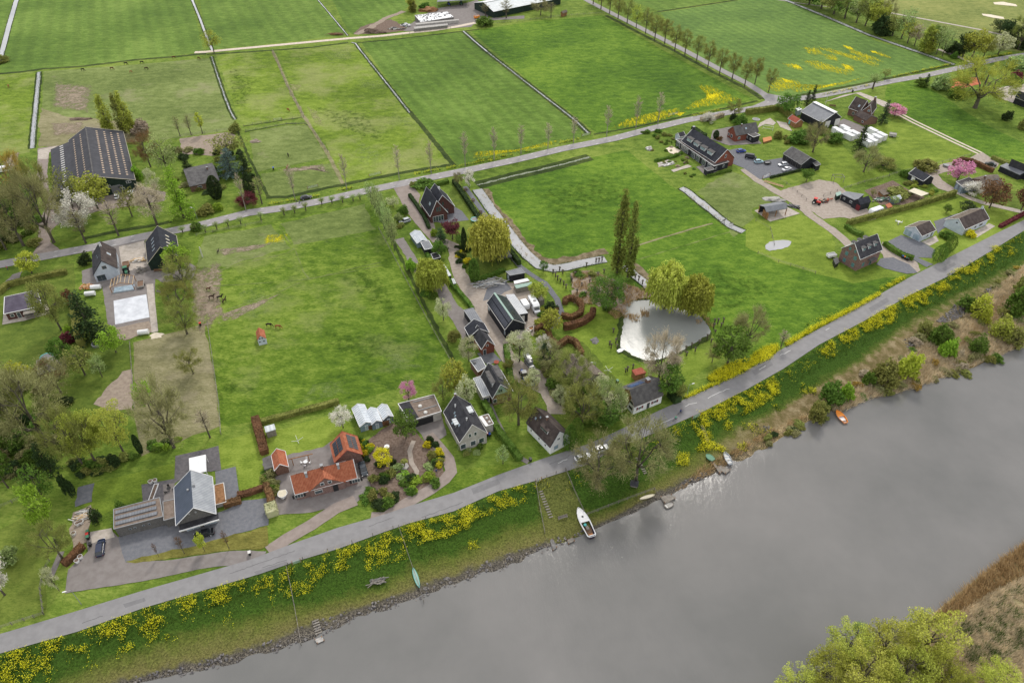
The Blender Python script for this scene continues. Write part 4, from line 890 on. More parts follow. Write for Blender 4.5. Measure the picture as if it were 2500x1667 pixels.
b=Bld('house','white house with dark brown tiles right beside the dike road','house',(1307,993),(1366.5,1052),7.2,(1312,1060),2.9,(1362,1030),3.2,'tile_brown','plaster_white','tile_dark',.25,.15)
b.dormer(1,.2,.62,2.8,1.2,'tile_brown','white',3);b.win('B',-.1,4.3,.9,.8,n=2)
for x in(-.8,2.0):b.win('B',x*b.s1*-1,1.6,1.5,1.5,'off_white','pane_light')
for x in(-3.2,.2,2.9):b.win(1,x,1.6,.6,.8)
b.chim(.0,1,.02,.5,.8);b.sky(1,-.62,.45,.6,.7);b.sky(1,-.4,.22,.5,.5)
b=Bld('barn','old brown roofed barn half hidden among bare trees','barn',(1392,862),(1452,914),5.2,(1400,930),2.4,None,None,'tile_old','plaster_grey',None,.5,.4);b.win('B',0,1.6,1.4,2.0,'wood_brown',None,'door')
b=Bld('house','white house with dark red shutters and solar panels beside the dike road','house',(1537,951.6),(1608.4,923.4),7.0,(1590,976.5),3.1,(1508.7,947.7),4.6,'tile_grey','plaster_white','tile_old',.2,.15)
for x in(-2.6,2.3):b.win(1,x,1.6,1.1,.9,'white','pane','window','dark_red',2)
b.win(1,.2,1.15,.9,2.1,'dark_red','pane','door');b.panels(2,-.75,.2,.2,.75,5,2,'solar_blue');b.chim(.3,2,.1,1.0,1.2,'brick_brown')
X=-(b.L/2-b.og)-.03;m=MB().add([(X,b.wy[2],0),(X,b.wy[2],b.wz[2]-.1),(X,0,b.zr-.3),(X,b.wy[1]*.45,5.0),(X,b.wy[2]*.1,0)],[(0,1,2,3,4)]);link('wood_cladding',m,'wood_orange'if False else'wood_brown',b.root)
b.win('A',b.wy[1]*.5,3.4,1.6,.9,'dark_red','pane');b.win('A',b.wy[1]*.5,1.4,1.6,.9,'dark_red','pane')
f=Flat('woodshed','small terracotta roofed shed behind the red shuttered house','shed',[(1542,903),(1566,896),(1578,909),(1552,916)],2.4,'tile_red','wood_brown',None)
b=Bld('house','left gabled half of the dark red brick house with black roofs and white edges','house',(1041,456.5),(1066,490),9.0,(1033,505),3.0,(1085,508),3.0,'tile_black','brick_dark','white',.25,.2)
b.win('B',0,5.2,1.0,2.0,'dark_red');b.win('B',1.0,5.2,.8,1.8,'mid_grey');b.win('B',.2,1.4,4.2,2.3,'white','pane','door',n=4);b.sky(1,.25,.5,.7,1.2);b.sky(1,.38,.5,.7,1.2)
b=Bld('house','right gabled half of the dark red brick house with black roofs and white edges','house',(1061,448.5),(1080,477),8.6,(1105,496),3.0,None,None,'tile_black','brick_dark','white',.25,.2)
b.win('B',0,5.0,1.0,1.8,'dark_red');b.win('B',1,1.4,1.8,2.2,'mid_grey','pane','door');b.chim(-.2,1,.1,.7,.9,'white')
b=Bld('barn','long black timber barn with solar panels in the central yard','barn',(1207,715),(1252.6,780),6.8,(1206.5,766),3.7,(1261,759),3.9,'tile_black','wood_black','off_white',.2,.2)
b.panels(1,-.93,.93,.06,.45,12,1,'solar',each=True,gap=.02);b.panels(1,-.93,.93,.52,.93,12,1,'solar',gap=.02);b.panels(2,-.93,.93,.1,.9,12,2,'solar',gap=.03,each=False)
b.win(1,-6,2.2,.9,1.3,'off_white','pane_light');b.win(1,6.5,2.0,.9,1.4,'off_white','pane_light')
link('ridge',MB().box(-b.L/2,-.28,6.72,b.L/2,.28,6.92),'green_panel',b.root)
f=Flat('lean_to','ribbed metal roofed lean to along the long black barn','shed',[(1234,719),(1255,717.5),(1289.5,763.7),(1266,768)],[3.7,3.3,3.3,3.7],'sheet_metal','wood_black',None);f.win(2,.6,1.5,1.6,2.2,'off_white',None,'door')
b=Bld('barn','small dark roofed barn with a brick gable and white edges','barn',(1165,794),(1190,831),5.4,(1165,837),2.6,(1199,828),2.6,'tile_dark','brick_red','white',.25,.2)
b.win('B',0,3.3,.8,.8);b.win('B',-.9,1.1,1.0,2.0,'white','pane','door')
b=Bld('shed','black roofed shed with white edges joined to the small brick barn','shed',(1157,779),(1170,802),5.2,(1140,811),2.8,None,None,'tile_black','wood_black','white',.2,.15)
f=Flat('carport','flat grey roofed carport beside the gravel track','carport',[(1132,757),(1155,752),(1178,786.5),(1155,790)],2.6,'sheet_grey','wood_black','grey')
f=Flat('shed','black shed with flat grey roof at the end of the grey path','shed',[(1235,663),(1271,654),(1282,666),(1245,672.6)],2.8,'sheet_grey','wood_black','grey');f.win(3,.5,1.3,.8,1.6,'off_white','pane_light','door')
f=Flat('shed','low shed with a bright white roof in the central yard','shed',[(1254,686),(1287,679),(1293,685),(1256,693)],2.4,'plaster_white','wood_brown',None)
f=Flat('shed','low shed with a pale green roof in the central yard','shed',[(1255,696),(1297,688),(1301,695),(1261,704)],2.2,'green_panel','wood_grey',None)
f=Flat('shelter','small corrugated shelter beside the motorhome','shed',[(1309,721),(1322,718),(1330,730),(1318,735)],2.2,'wood_grey','wood_grey',None)
f=Flat('shed','old plank roofed shed under the gable of the long black barn','shed',[(1238,818),(1262,806),(1285,806),(1292,824),(1262,830)],2.6,'wood_grey','wood_brown',None)
b=Bld('greenhouse','small white glasshouse in the kitchen garden beside the gravel track','greenhouse',(1013,562),(1031,586),2.9,(1024,561),2.0,None,None,'glasshouse','glass_wall','white',.05,.05,th=.08)
f=Flat('summer_house','grey roofed summer house with white edges below the small glasshouse','shed',[(1027,591.6),(1046.6,587),(1057.5,605.7),(1037,610)],2.5,'sheet_grey','wood_black','white')
f=Flat('shed','little black roofed shed with white edges beside the gravel track','shed',[(1052,620),(1068,616),(1076,628),(1058,633)],2.3,'bitumen_black','wood_black','white')
f=Flat('container','long narrow white roofed box along the gravel track','container',[(1078,646),(1085,645),(1102,672),(1094,674)],1.8,'sheet_light','wood_black',None)
f=Flat('container','short narrow white roofed box along the gravel track','container',[(1102,680),(1108,679),(1114,691),(1107,693)],1.8,'sheet_light','wood_black',None)
f=Flat('aviary','dark netted aviary behind the weeping willow','aviary',[(1205,613),(1238,604),(1250,626),(1215,634)],2.2,'net_grey','wood_black',None,open_=True)
b=Bld('barn','long farm barn with pale ribbed roof at the top of the picture','barn',(1180,6),(1345,-26),7.0,(1270,16),4.0,None,None,'sheet_light','wood_green','white',.3,.3)
link('ridge',MB().box(-b.L/2,-1.0,6.9,b.L/2,1.0,7.15),'white',b.root)
f=Flat('implement_shed','open fronted machinery shed at the top farm','shed',[(1072,-12),(1144,-22),(1144,0),(1067,5)],[5,5,4.2,4.2],'sheet_grey','wood_grey',None,open_=True)
f=Flat('silage_clamp','white sheeted silage heap between concrete walls','silage clamp',[(1012,38),(1092,29),(1108,42),(1027,55)],[2.6,2.6,1.6,1.6],'plaster_white','concrete_dark','concrete')
t=MB()
for i in range(70):
 p=f.P(random.uniform(.02,.98),random.uniform(.05,.95),.03);t.cbox((p.x,p.y,p.z+.08),(random.uniform(.5,1.2),.5,.16),random.uniform(0,3))
link('tyres',t,'black',f.root)
f=Flat('bunker_wall','long grey concrete bunker wall in front of the silage heap','wall',[(1010,66),(1093,58),(1093,62),(1012,71)],1.8,'concrete','concrete_dark',None)
f=Flat('bunker_wall','upper pale concrete bunker wall below the silage heap','wall',[(1014,57),(1120,47),(1120,50),(1016,61)],1.8,'concrete','concrete',None)
b=Bld('shed','small red roofed hut near the top farm','shed',(1371,28),(1383,24),3.4,(1376,33),2.2,None,None,'tile_old','wood_brown',None)
b=Bld('row_house','long row house with black roof, four dormers and red brick gable','house',(1692,314),(1776.5,365),8.3,(1710,375),3.6,(1794,385),3.5,'tile_black','brick_red','white',.25,.25)
for x in(-.68,-.28,.12,.52):b.dormer(1,x,.78,3.0,1.4,'bitumen','white',4,'pane_light')
b.win('B',0,5.2,.9,1.5);b.chim(-.98,2,.02,.9,1.0,'tile_dark')
for x in(-.6,-.5,-.2,-.12):b.chim(x,2,.08,.3,.4,'black',False)
f=Flat('front_wing','flat roofed black front wing of the row house with many white framed doors','building',[(1650,341),(1673,338),(1780,395),(1743,406)],3.0,'bitumen','wood_black','white',over=.2)
for u in(.1,.24,.40,.52,.70,.80,.93):f.win(3,u,1.4,2.4,2.3,'white','pane','door',n=4)
f.win(2,.3,1.5,.8,1.1);f.win(2,.8,1.5,.8,1.1)
for u,v in((.28,.75),(.6,.75)):p=f.P(u,v);link('roof_box',MB().box(p.x-.7,p.y-.7,p.z,p.x+.7,p.y+.7,p.z+.9),'tile_dark',f.root)
f=Flat('porch','little flat roofed black porch at the corner of the row house','porch',[(1719,411),(1737,407),(1744,414),(1727,418)],2.4,'bitumen','wood_black','grey')
b=Bld('summer_house','little blue white summer house at the garden end of the row house','summer house',(1655,325),(1669,321),3.6,(1664,334),2.3,None,None,'tile_dark','plaster_bluish','white',.2,.15);b.win(1,0,1.2,.9,1.8,'white','pane_light','door')
b=Bld('house','brick house with grey roof and black annex near the junction','house',(1790,308.5),(1846,298),6.2,(1830,326),3.0,None,None,'tile_grey','brick_red',None,.3,.2)
b.win('A',0,1.6,1.4,1.4);b.win('A',2,1.6,.9,1.2);b.win(1,-4,1.5,1.2,1.2,'white','pane_teal');b.sky(1,0,.45,.9,.9);b.chim(-.3,1,.1,.5,.7)
f=Flat('annex','flat roofed black annex in front of the brick house','building',[(1817.6,323.5),(1835,320),(1856,330),(1840,335.5)],2.9,'bitumen','wood_black','white');f.win(3,.3,1.4,.8,1.0);f.win(3,.65,1.4,.8,1.0)
f=Flat('deck','orange wooden deck box beside the black annex','deck',[(1862,337),(1883,333),(1885,341),(1864,347)],.9,'wood_orange','wood_brown',None,rim=False)
b=Bld('shed','red roofed garden house with a turquoise door','shed',(1934.7,279.7),(1955,291.6),4.0,(1934,296),2.4,None,None,'tile_red','wood_brown','off_white',.2,.15);b.win(1,-1.5,1.2,1,1.9,'turquoise',None,'door')
b=Bld('barn','blue grey roofed barn with a broad white ridge and white doors','barn',(1988,249),(2041,275),7.0,(1983,287),3.6,(2061,290),3.8,'sheet_grey','wood_black','white',.3,.3)
link('ridge',MB().box(-b.L/2,-1.0,6.88,b.L/2,1.0,7.1),'white',b.root);b.win('B',3.0,1.8,3.0,3.2,'off_white',None,'door');b.win('B',-3.0,1.8,3.0,3.2,'off_white',None,'door')
f=Flat('tank','white cube shaped tank behind the blue grey barn','container',[(1942,265),(1952,262),(1959,267),(1947,271)],2.6,'plaster_white','plaster_bluish',None)
b=Bld('house','brick house with dark brown roof and gabled front near the pink tree','house',(2090,236),(2118,246),8.0,(2078,266),3.4,None,None,'tile_brown','brick_brown','white',.3,.2)
b.win(1,0,1.6,1.2,1.4);b.win(1,3,1.4,1.2,2.1,'white','pane','door');b.sky(1,.35,.6,.9,1.2)
b2=Bld('house','right wing of the brown roofed brick house with a white edged gable','house',(2139,240),(2126,256),7.6,(2110,262),3.3,(2146,256),3.3,'tile_brown','brick_brown','white',.3,.2);b2 .win('B',0,4.6,1.0,.9,'white','pane_teal');b2 .win('B',-1.5,1.5,1.2,1.3);b2 .chim(-.6,1,.02,.9,1.2)
b=Bld('annex','low brown roofed brick wing in front of the gabled brick house','building',(2099,269),(2128,284),4.4,(2100,288),2.6,(2131,282),2.6,'tile_brown','brick_brown',None,.2,.15);b.win(1,2,1.4,1.2,.9)
b=Bld('garage','black timber garage with grey roof beside the parked cars','garage',(1933.6,358),(1979,385),5.2,(1933,388),2.8,(1993,392),2.8,'tile_grey','wood_black','grey',.3,.2)
for x in(-4.5,-1.5,1.5,4.5):b.win(1,x,1.3,2.2,2.2,'wood_grey','black','garage_door')
f=Flat('shed','small flat roofed black shed behind the black timber garage','shed',[(1984,398),(1996,394),(2004,402),(1992,406)],2.4,'bitumen','wood_black','grey')
b=Bld('field_shelter','open field shelter on posts with dark corrugated roof','shelter',(1866.5,505),(1918.5,496),4.2,(1900,513),2.9,(1869,498),3.2,'sheet_grey',None,None)
for x in(-.95,0,.95):
 for k in(1,2):v=b.pt(k,x,.92);link('post',MB().box(v.x-.12,v.y-.12,0,v.x+.12,v.y+.12,v.z),'wood_brown',b.root)
v=b.pt(2,0,.9);link('wall',MB().box(-b.L/2+.3,v.y-.05,0,b.L/2-.3,v.y+.05,v.z-.15),'wood_black',b.root);link('wall',MB().box(-b.L/2+.3,min(v.y,-v.y),0,-b.L/2+.4,max(v.y,-v.y)*.2,2.8),'wood_brown',b.root)
b=Bld('house','tall brick house with six dormers and blue green windows','house',(2086.7,594),(2142,571),9.2,(2128.5,621.5),4.9,(2052,607),4.9,'tile_dark','brick_purple','white',.3,.2)
for k in(1,2):
 for x in(-.5,0,.52):b.dormer(k,x,.62,1.2,1.2,'tile_grey','white',1,'pane_teal'if k==1 else'pane')
for y in(-1.9,1.6):
 b.win('A',y,1.5,1.1,1.4,'teal','pane_teal',n=2);b.win('A',y,4.2,1.1,1.4,'teal','pane_teal',n=2);b.win('A',y*.6,6.5,.8,1.0,'teal','pane_teal',n=2)
b.win(1,-2.4,1.6,1.1,1.5,'teal','pane_teal');b.win(1,1.6,1.2,1.2,2.2,'teal','pane','door');b.cube('canopy',(1.0,b.wy[1]+(.6 if b.wy[1]>0 else-.6),3.0),(3.4,1.6,.25),'tile_grey')
f=Flat('storage_box','black crate beside the gable of the tall brick house','box',[(2034,632),(2045,627),(2050,640),(2040,646)],1.6,'black','black',None)
b=Bld('bungalow','long white bungalow with brown grey roof beside the dike road','house',(2340.4,533.7),(2401,508),5.4,(2388,546.5),2.7,(2306.8,536.4),2.7,'tile_brown','plaster_bluish','white',.25,.2,'tile_old')
for x,w in((-3.5,1.6),(0,1.2),(3.4,2.2)):b.win(1,x,1.4,w,1.2,n=2)
b.chim(.9,2,.02,.6,.8,'plaster_bluish');b.win('A',0,3.6,.5,.5,'black',None)
b=Bld('garage','white double garage with brown grey roof beside the long white bungalow','garage',(2235,553.7),(2270,539),4.7,(2267,570),2.6,(2206,556),2.6,'tile_brown','plaster_bluish','white',.25,.15,'tile_old')
for y in(-1.7,1.7):b.win('A',y,1.25,2.7,2.2,'plaster_bluish','pane_light','garage_door')
b.win(1,0,1.4,1.0,1.0);b.win(1,2.4,1.2,.9,2,'white','pane','door')
b=Bld('barn','black hut with black roof and white edge beside the gravel yard','shed',(2235,410),(2272,429),4.3,(2238,434),2.5,None,None,'tile_black','wood_black','white',.2,.15);b.win(1,-1,1.2,1.6,1.6,'white',None,'door')
b=Bld('workshop','black workshop with a dark red door in the gravel yard','shed',(2094,486),(2121,478),4.4,(2112,497),2.8,None,None,'tile_black','wood_black',None,.15,.1);b.win('A',-1.2,1.3,1.8,2.2,'dark_red',None,'door')
f=Flat('workshop','long black workshop wing with light grey roof','shed',[(2054,473),(2066,467),(2110,474),(2090,490)],[2.8,3.2,3.4,3.0],'sheet_grey','wood_black',None);f.win(3,.25,1.5,1.4,1.0,n=2);f.win(3,.75,1.5,.8,.8)
f=Flat('shed','small green shed joined to the left end of the black workshop','shed',[(2040,471),(2052,467),(2055,474),(2043,479)],2.2,'green_panel','wood_green',None)
b=Bld('greenhouse','small glass greenhouse in the vegetable garden','greenhouse',(2180,481),(2197,476),2.7,(2193,487),1.8,None,None,'glasshouse','glass_wall','white',.05,.05,th=.08)
f=Flat('hen_house','wooden framed cold shed on the dark vegetable beds','shed',[(2145,466),(2160,462),(2175,471),(2157,477)],1.5,'tile_old','wood_brown',None)
f=Flat('pergola','cream roofed open shelter beside the vegetable garden','shelter',[(2218,466),(2232,459),(2268,472),(2250,479)],2.3,'cream','wood_grey',None,open_=True)
f=Flat('shed','tall narrow grey shed with orange top beside the caravan','shed',[(2162,500),(2172,495),(2180,504),(2168,508)],2.2,'tile_orange','wood_grey',None)
f=Flat('bungalow','flat roofed bungalow with glass porch beside the pink cherry','house',[(2334,444),(2366.5,433),(2392,449),(2352,458)],3.0,'bitumen','glass_wall','white')
for u in(.35,.55,.75):p=f.P(u,.85);link('rooflight',MB().cbox((p.x,p.y,p.z+.12),(1.8,1.2,.2)),'white',f.root)
b=Bld('bungalow','grey brown tiled main part of the bungalow beside the pink cherry','house',(2392,437),(2436,426),4.8,(2420,458),2.6,None,None,'tile_old','brick_brown',None,.2,.2);b.panels(1,.3,.75,.35,.8,3,1,'solar_grey');b.chim(-.5,1,.03,.6,.9)
b=Bld('barn','dark roofed barn at the right edge with a paler lower roof','barn',(2470,388),(2530,412),6.0,(2478,411),3.0,None,None,'tile_dark','wood_black',None,.2,.2)
f=Flat('lean_to','pale grey lean to roof along the dark barn at the right edge','shed',[(2441,405),(2457.5,398),(2504,420),(2490,427)],[2.4,3.2,3.2,2.4],'sheet_grey','wood_black',None)
b=Bld('house','dark roofed building cut by the right edge near the clay court','house',(2488,222),(2530,238),6.0,(2485,236),3.0,None,None,'tile_dark','wood_black','off_white',.2,.2)
for k,(x,y,lab)in enumerate(((2045,314,'white container at the left end of the storage cluster'),(2054,320,'white container second from the left in the storage cluster'),(2064,309,'white container at the back of the left storage cluster'),(2072,317,'white container in the middle of the left storage cluster'),(2075,327,'white container at the front of the left storage cluster'),(2088,322,'white container just left of the dark conifer'),(2132,315,'tall white container at the back right of the conifer'),(2121,330,'white container just right of the dark conifer'),(2117,342,'white container at the front right of the conifer'),(2131,339,'white container in the front row right of the conifer'),(2142,331,'white container second from the right end'),(2154,326,'white container at the right end of the storage cluster'))):
 z=2.45+.02*k;c=P(x,y,z);d=P(2041,275)-P(1988,249);rz=math.atan2(d.y,d.x);r_=thing('container',lab,'container',(c.x,c.y,0),rz,'white storage containers')
 link('body',MB().box(-2.3,-1.1,.1,2.3,1.1,z),'plaster_white',r_);link('door',MB().box(2.29,-1.0,.2,2.35,1.0,z-.1),'off_white',r_);[link('corner_frame',MB().box(sx*2.27-.07,sy*1.08-.06,.1,sx*2.27+.07,sy*1.08+.06,z+.03),'grey',r_)for sx in(-1,1)for sy in(-1,1)]
cs=[(271,690),(292,675),(325,680),(333,718),(278,727)]
c=P(302,712);r_=thing('frame_shed','bare timber roof frame going up beside the pale slab','shed',c,math.atan2((P(333,718)-P(278,727)).y,(P(333,718)-P(278,727)).x));W2=(P(333,718)-P(278,727)).length/2;D=5.0
for j in range(2):
 y=j*D
 for x in(-W2,W2):link('post',MB().box(x-.09,y-.09,0,x+.09,y+.09,2.3),'wood_brown',r_)
 link('beam',MB().tube((-W2,y,2.3),(0,y,3.5),.09,.09,4).tube((0,y,3.5),(W2,y,2.3),.09,.09,4),'wood_brown',r_)
for i in range(7):
 x=-W2+2*W2*i/6;z=2.35+1.2*(1-abs(x)/W2);link('rafter',MB().tube((x,0,z),(x,D,z),.08,.08,4),'wood_new',r_)
link('sheeting',MB().box(-W2,-.3,.05,W2,-.25,.3).box(-W2+.3,.3,.02,W2-.3,3.2,.12),'pane_light',r_)
#trees, hedges, reeds, flowers
leafmat('bark',(.07,.06,.045),(.13,.115,.09),.4,.1,0);leafmat('bark_pale',(.20,.185,.15),(.30,.28,.235),.4,.1,0)
LC=dict(green=((.055,.105,.014),(.10,.165,.03)),dark=((.028,.050,.017),(.052,.085,.028)),bright=((.13,.22,.018),(.21,.31,.04)),lime=((.24,.29,.03),(.36,.40,.06)),olive=((.125,.14,.035),(.205,.215,.06)),bare=((.15,.147,.06),(.225,.22,.10)),tan=((.24,.20,.145),(.34,.29,.22)),willow=((.185,.21,.03),(.29,.32,.06)),pale=((.16,.215,.075),(.25,.30,.12)),blue=((.055,.085,.075),(.09,.13,.115)),white=((.48,.46,.40),(.68,.66,.60)),cream=((.28,.30,.16),(.44,.44,.28)),pink=((.42,.18,.28),(.58,.30,.40)),red=((.085,.02,.025),(.14,.04,.045)),rust=((.095,.055,.028),(.155,.085,.042)),poplar=((.10,.115,.022),(.16,.175,.038)),far=((.26,.275,.045),(.36,.37,.08)),orange=((.20,.15,.03),(.30,.22,.05)),yellow=((.42,.38,.02),(.60,.52,.03)),conifer=((.03,.06,.027),(.06,.105,.04)))
for k,(a,b_)in LC.items():
 q=1.25 if k in('white','yellow','dark','conifer')else 1.5 if k in('cream','pink')else 1.65
 leafmat('leaf_'+k,sc(a,q),sc(b_,q))
def rdir():
 z=random.uniform(-1,1);a=random.uniform(0,6.283);r=math.sqrt(1-z*z);return Vector((r*math.cos(a),r*math.sin(a),z))
def leaf(mb,c,s,up=.3,asp=1.0):
 n=(rdir()+Vector((0,0,up))).normalized();u=n.orthogonal().normalized();u.rotate(Matrix.Rotation(random.uniform(0,6.28),3,n));w=n.cross(u);u*=s*asp*.5;w*=s*.5
 mb.quad(c-u,c-w,c+u,c+w)
def twig(mb,a,d,L,w):
 s=d.orthogonal().normalized()*w;s.rotate(Matrix.Rotation(random.uniform(0,6.28),3,d));mb.add([a-s,a+s,a+d*L],[(0,1,2)])
def limb(mb,a,b,r0,r1,bend=.12):
 L=(b-a).length;m1=a.lerp(b,.4)+rdir()*L*bend+Vector((0,0,-L*.06));m2=a.lerp(b,.75)+rdir()*L*bend*.7
 mb.tube(a,m1,r0,r0*.75,5,False);mb.tube(m1,m2,r0*.75,(r0+r1)*.42,4,False);mb.tube(m2,b,(r0+r1)*.42,r1,4,False)
 return m1,m2
def crown_tree(seed,r=3.6,zc=6.2,rz=3.7,n=46,cl=1.05,nl=46,ls=.42,style='leaf',trunk=.24,fork=.36,gaps=-.12,tw=1.2,lim=True):
 random.seed(seed);T_,C_=MB(),MB();H_=zc+rz
 fz=H_*fork;T_.tube((0,0,-.3),(0,0,.3),trunk*1.35,trunk,7);T_.tube((0,0,.3),(.08,.05,fz),trunk,trunk*.75,6)
 top=Vector((.1,.05,zc+rz*.35));T_.tube((.08,.05,fz),top,trunk*.72,trunk*.25,5)
 mains=[]
 for i in range(6):
  a=i*1.047+random.uniform(-.3,.3);e=Vector((math.cos(a)*r*.55,math.sin(a)*r*.55,zc+rz*random.uniform(-.35,.35)))
  m1,m2=limb(T_,Vector((.08,.05,fz*random.uniform(.85,1.25))),e,trunk*.5,trunk*.18);mains+=[m2,e]
 mains.append(top)
 k=0
 for _ in range(n*4):
  if k>=n:break
  d=rdir();
  if noise.noise(d*1.7+Vector((seed*3.3,0,0)))<gaps:continue
  q=random.uniform(.35,1)**.6;wob=1+.22*noise.noise(d*2.3+Vector((0,seed*1.7,0)))
  c=Vector((d.x*r*q*wob,d.y*r*q*wob,zc+d.z*rz*q*wob));k+=1
  o=min(mains,key=lambda p:(p-c).length)
  if lim:T_.tube(o,c,trunk*.13,.025,3,False)
  out_=(c-Vector((0,0,zc-rz*.5))).normalized()
  if style=='leaf':
   for _i in range(nl):leaf(C_,c+rdir()*cl*random.uniform(.3,1)**.5,ls*random.uniform(.7,1.25))
  elif style in('twig','petal'):
   for _i in range(nl):
    dd=(rdir()*.75+out_*.8+Vector((0,0,.15))).normalized();s0=c+rdir()*cl*.45
    twig(C_,s0,dd,tw*random.uniform(.5,1.2),.035)
    if style=='petal'and _i%1==0:
     leaf(C_,s0+dd*tw*random.uniform(.3,1),ls*random.uniform(.6,1.1))
    elif _i%4==0:leaf(C_,s0+dd*tw,ls*.45)
 return T_,C_
def poplar(seed,r=1.25,base=.6):
 random.seed(seed);T_,C_=MB(),MB();T_.tube((0,0,-.2),(0,0,6),.2,.12,6);T_.tube((0,0,6),(0,0,9.7),.12,.03,5)
 for _ in range(85):
  u=random.uniform(0,1);z=base+u*(9.6-base);rr=r*math.sin(math.pi*min(1,.18+u*.82))**.6*random.uniform(.25,1);a=random.uniform(0,6.28)
  c=Vector((math.cos(a)*rr,math.sin(a)*rr,z));T_.tube((0,0,max(.3,z-1.6)),c,.035,.015,3,False)
  for _i in range(34):
   dd=Vector((random.gauss(0,.22),random.gauss(0,.22),random.uniform(-.8,.8)));leaf(C_,c+dd,random.uniform(.14,.26),0,1.6)
 return T_,C_
def slim(seed,style='twig',r=1.7):
 random.seed(seed);T_,C_=MB(),MB();T_.tube((0,0,-.2),(0,0,5),.16,.10,6);T_.tube((0,0,5),(0,0,9.7),.10,.02,5)
 for i in range(64):
  z=random.uniform(3.0,9.2);a=i*2.4;rr=r*(1-abs(z-5.8)/5.2)*random.uniform(.5,1);e=Vector((math.cos(a)*rr,math.sin(a)*rr,z+rr*1.0));T_.tube((0,0,z),e,.035,.012,3,False)
  for _i in range(13):
   dd=(Vector((e.x,e.y,1.2)).normalized()+rdir()*.6).normalized();p0=Vector((0,0,z)).lerp(e,random.uniform(.35,1));twig(C_,p0,dd,random.uniform(.4,.9),.024)
   if style=='leaf':leaf(C_,p0+dd*.5,.3)
 return T_,C_
def willow(seed,r=4.6,zc=5.6,rz=4.2,n=760):
 random.seed(seed);T_,C_=MB(),MB();T_.tube((0,0,-.3),(0,0,2.6),.45,.32,7);ends=[]
 for i in range(7):
  a=i*.9;e=Vector((math.cos(a)*r*.5,math.sin(a)*r*.5,zc+rz*.45));limb(T_,Vector((0,0,2.4)),e,.24,.08);ends.append(e)
 for _ in range(n):
  d=rdir();d.z=abs(d.z)**.7 if random.random()<.85 else-.1
  wob=1+.28*noise.noise(d*2.1+Vector((seed,0,0)));q=random.uniform(.6,1)
  c=Vector((d.x*r*q*wob,d.y*r*q*wob,zc+d.z*rz*q*wob));L=random.uniform(.35,.8)*max(1.2,c.z-.6);steps=max(4,int(L/.3));dx,dy=d.x*.10,d.y*.10
  for j in range(steps):
   p=c+Vector((dx*j*.6+random.gauss(0,.09),dy*j*.6+random.gauss(0,.09),-L*j/steps));a=random.uniform(0,3.14);u=Vector((math.cos(a),math.sin(a),0))*random.uniform(.1,.2);w=Vector((random.gauss(0,.06),random.gauss(0,.06),random.uniform(.3,.5)));C_.quad(p-w,p-u,p+w,p+u)
  for j in range(6):leaf(C_,c+rdir()*.5,.4)
 return T_,C_
def conifer(seed,r=2.3,lay=15,dens=1.0,droop=.25):
 random.seed(seed);T_,C_=MB(),MB();T_.tube((0,0,-.2),(0,0,9.8),.2,.02,6)
 for j in range(lay*4):
  u=(j+random.random())/(lay*4);z=.7+u*9.1;rr=r*(1-u)**.85*random.uniform(.75,1.1)+.1;a=random.uniform(0,6.28);dv=Vector((math.cos(a),math.sin(a),-droop))
  T_.tube((0,0,z),dv*rr+Vector((0,0,z)),.03,.01,3,False)
  for _i in range(int((10+rr*22)*dens)):
   q=random.uniform(.15,1);sp=.42*(1.1-q*.5);leaf(C_,dv*rr*q+Vector((random.gauss(0,sp),random.gauss(0,sp),z+random.gauss(0,.16))),random.uniform(.22,.38),.8,.8)
 return T_,C_
def cypress(seed,r=1.5):
 random.seed(seed);T_,C_=MB(),MB();T_.tube((0,0,-.2),(0,0,8),.2,.05,6)
 for _ in range(3000):
  u=random.random();z=.25+u*9.6;rr=r*math.sin(math.pi*min(1,.12+u*.88))**.55;a=random.uniform(0,6.28);k=1+.13*noise.noise(Vector((math.cos(a)*2,math.sin(a)*2,z*.7+seed)))
  q=random.uniform(.8,1.03)*k;leaf(C_,Vector((math.cos(a)*rr*q,math.sin(a)*rr*q,z)),random.uniform(.24,.4),.1,1.2)
 return T_,C_
def bush(seed,r=4.2,h=9,n=40,nl=42,ls=.85,style='leaf'):
 """10 units high, meant to be scaled down"""
 random.seed(seed);T_,C_=MB(),MB()
 for i in range(6):
  a=i*1.05;T_.tube((0,0,-.3),(math.cos(a)*r*.4,math.sin(a)*r*.4,h*.5),.22,.08,4,False)
 for _ in range(n):
  d=rdir();d.z=abs(d.z);wob=1+.25*noise.noise(d*2+Vector((seed*2.1,0,0)));q=random.uniform(.45,1)**.5
  c=Vector((d.x*r*q*wob,d.y*r*q*wob,1.3+d.z*(h-2.2)*q*wob));T_.tube((d.x*r*.25,d.y*r*.25,h*.25),c,.07,.03,3,False)
  for _i in range(nl):
   if style=='leaf':leaf(C_,c+rdir()*1.6*random.uniform(.2,1)**.5,ls*random.uniform(.7,1.3))
   else:twig(C_,c+rdir()*.9,(rdir()+Vector((d.x,d.y,.9))).normalized(),random.uniform(1,2.4),.09)
 return T_,C_
def pollard(seed,n=110,sp=2.6):
 random.seed(seed);T_,C_=MB(),MB();T_.tube((0,0,-.3),(.1,0,4.2),.62,.5,7);T_.blob((.1,0,4.6),(.95,.95,.8),seed,.35,8,5)
 for _ in range(n):
  d=(rdir()+Vector((0,0,.9))).normalized();d.z=abs(d.z);twig(C_,Vector((.1,0,4.7))+d*.6,d,random.uniform(.6,1)*sp*2,.10)
  for _i in range(6):leaf(C_,Vector((.1,0,4.7))+d*random.uniform(1.2,sp*2),.42,0,1.4)
 return T_,C_
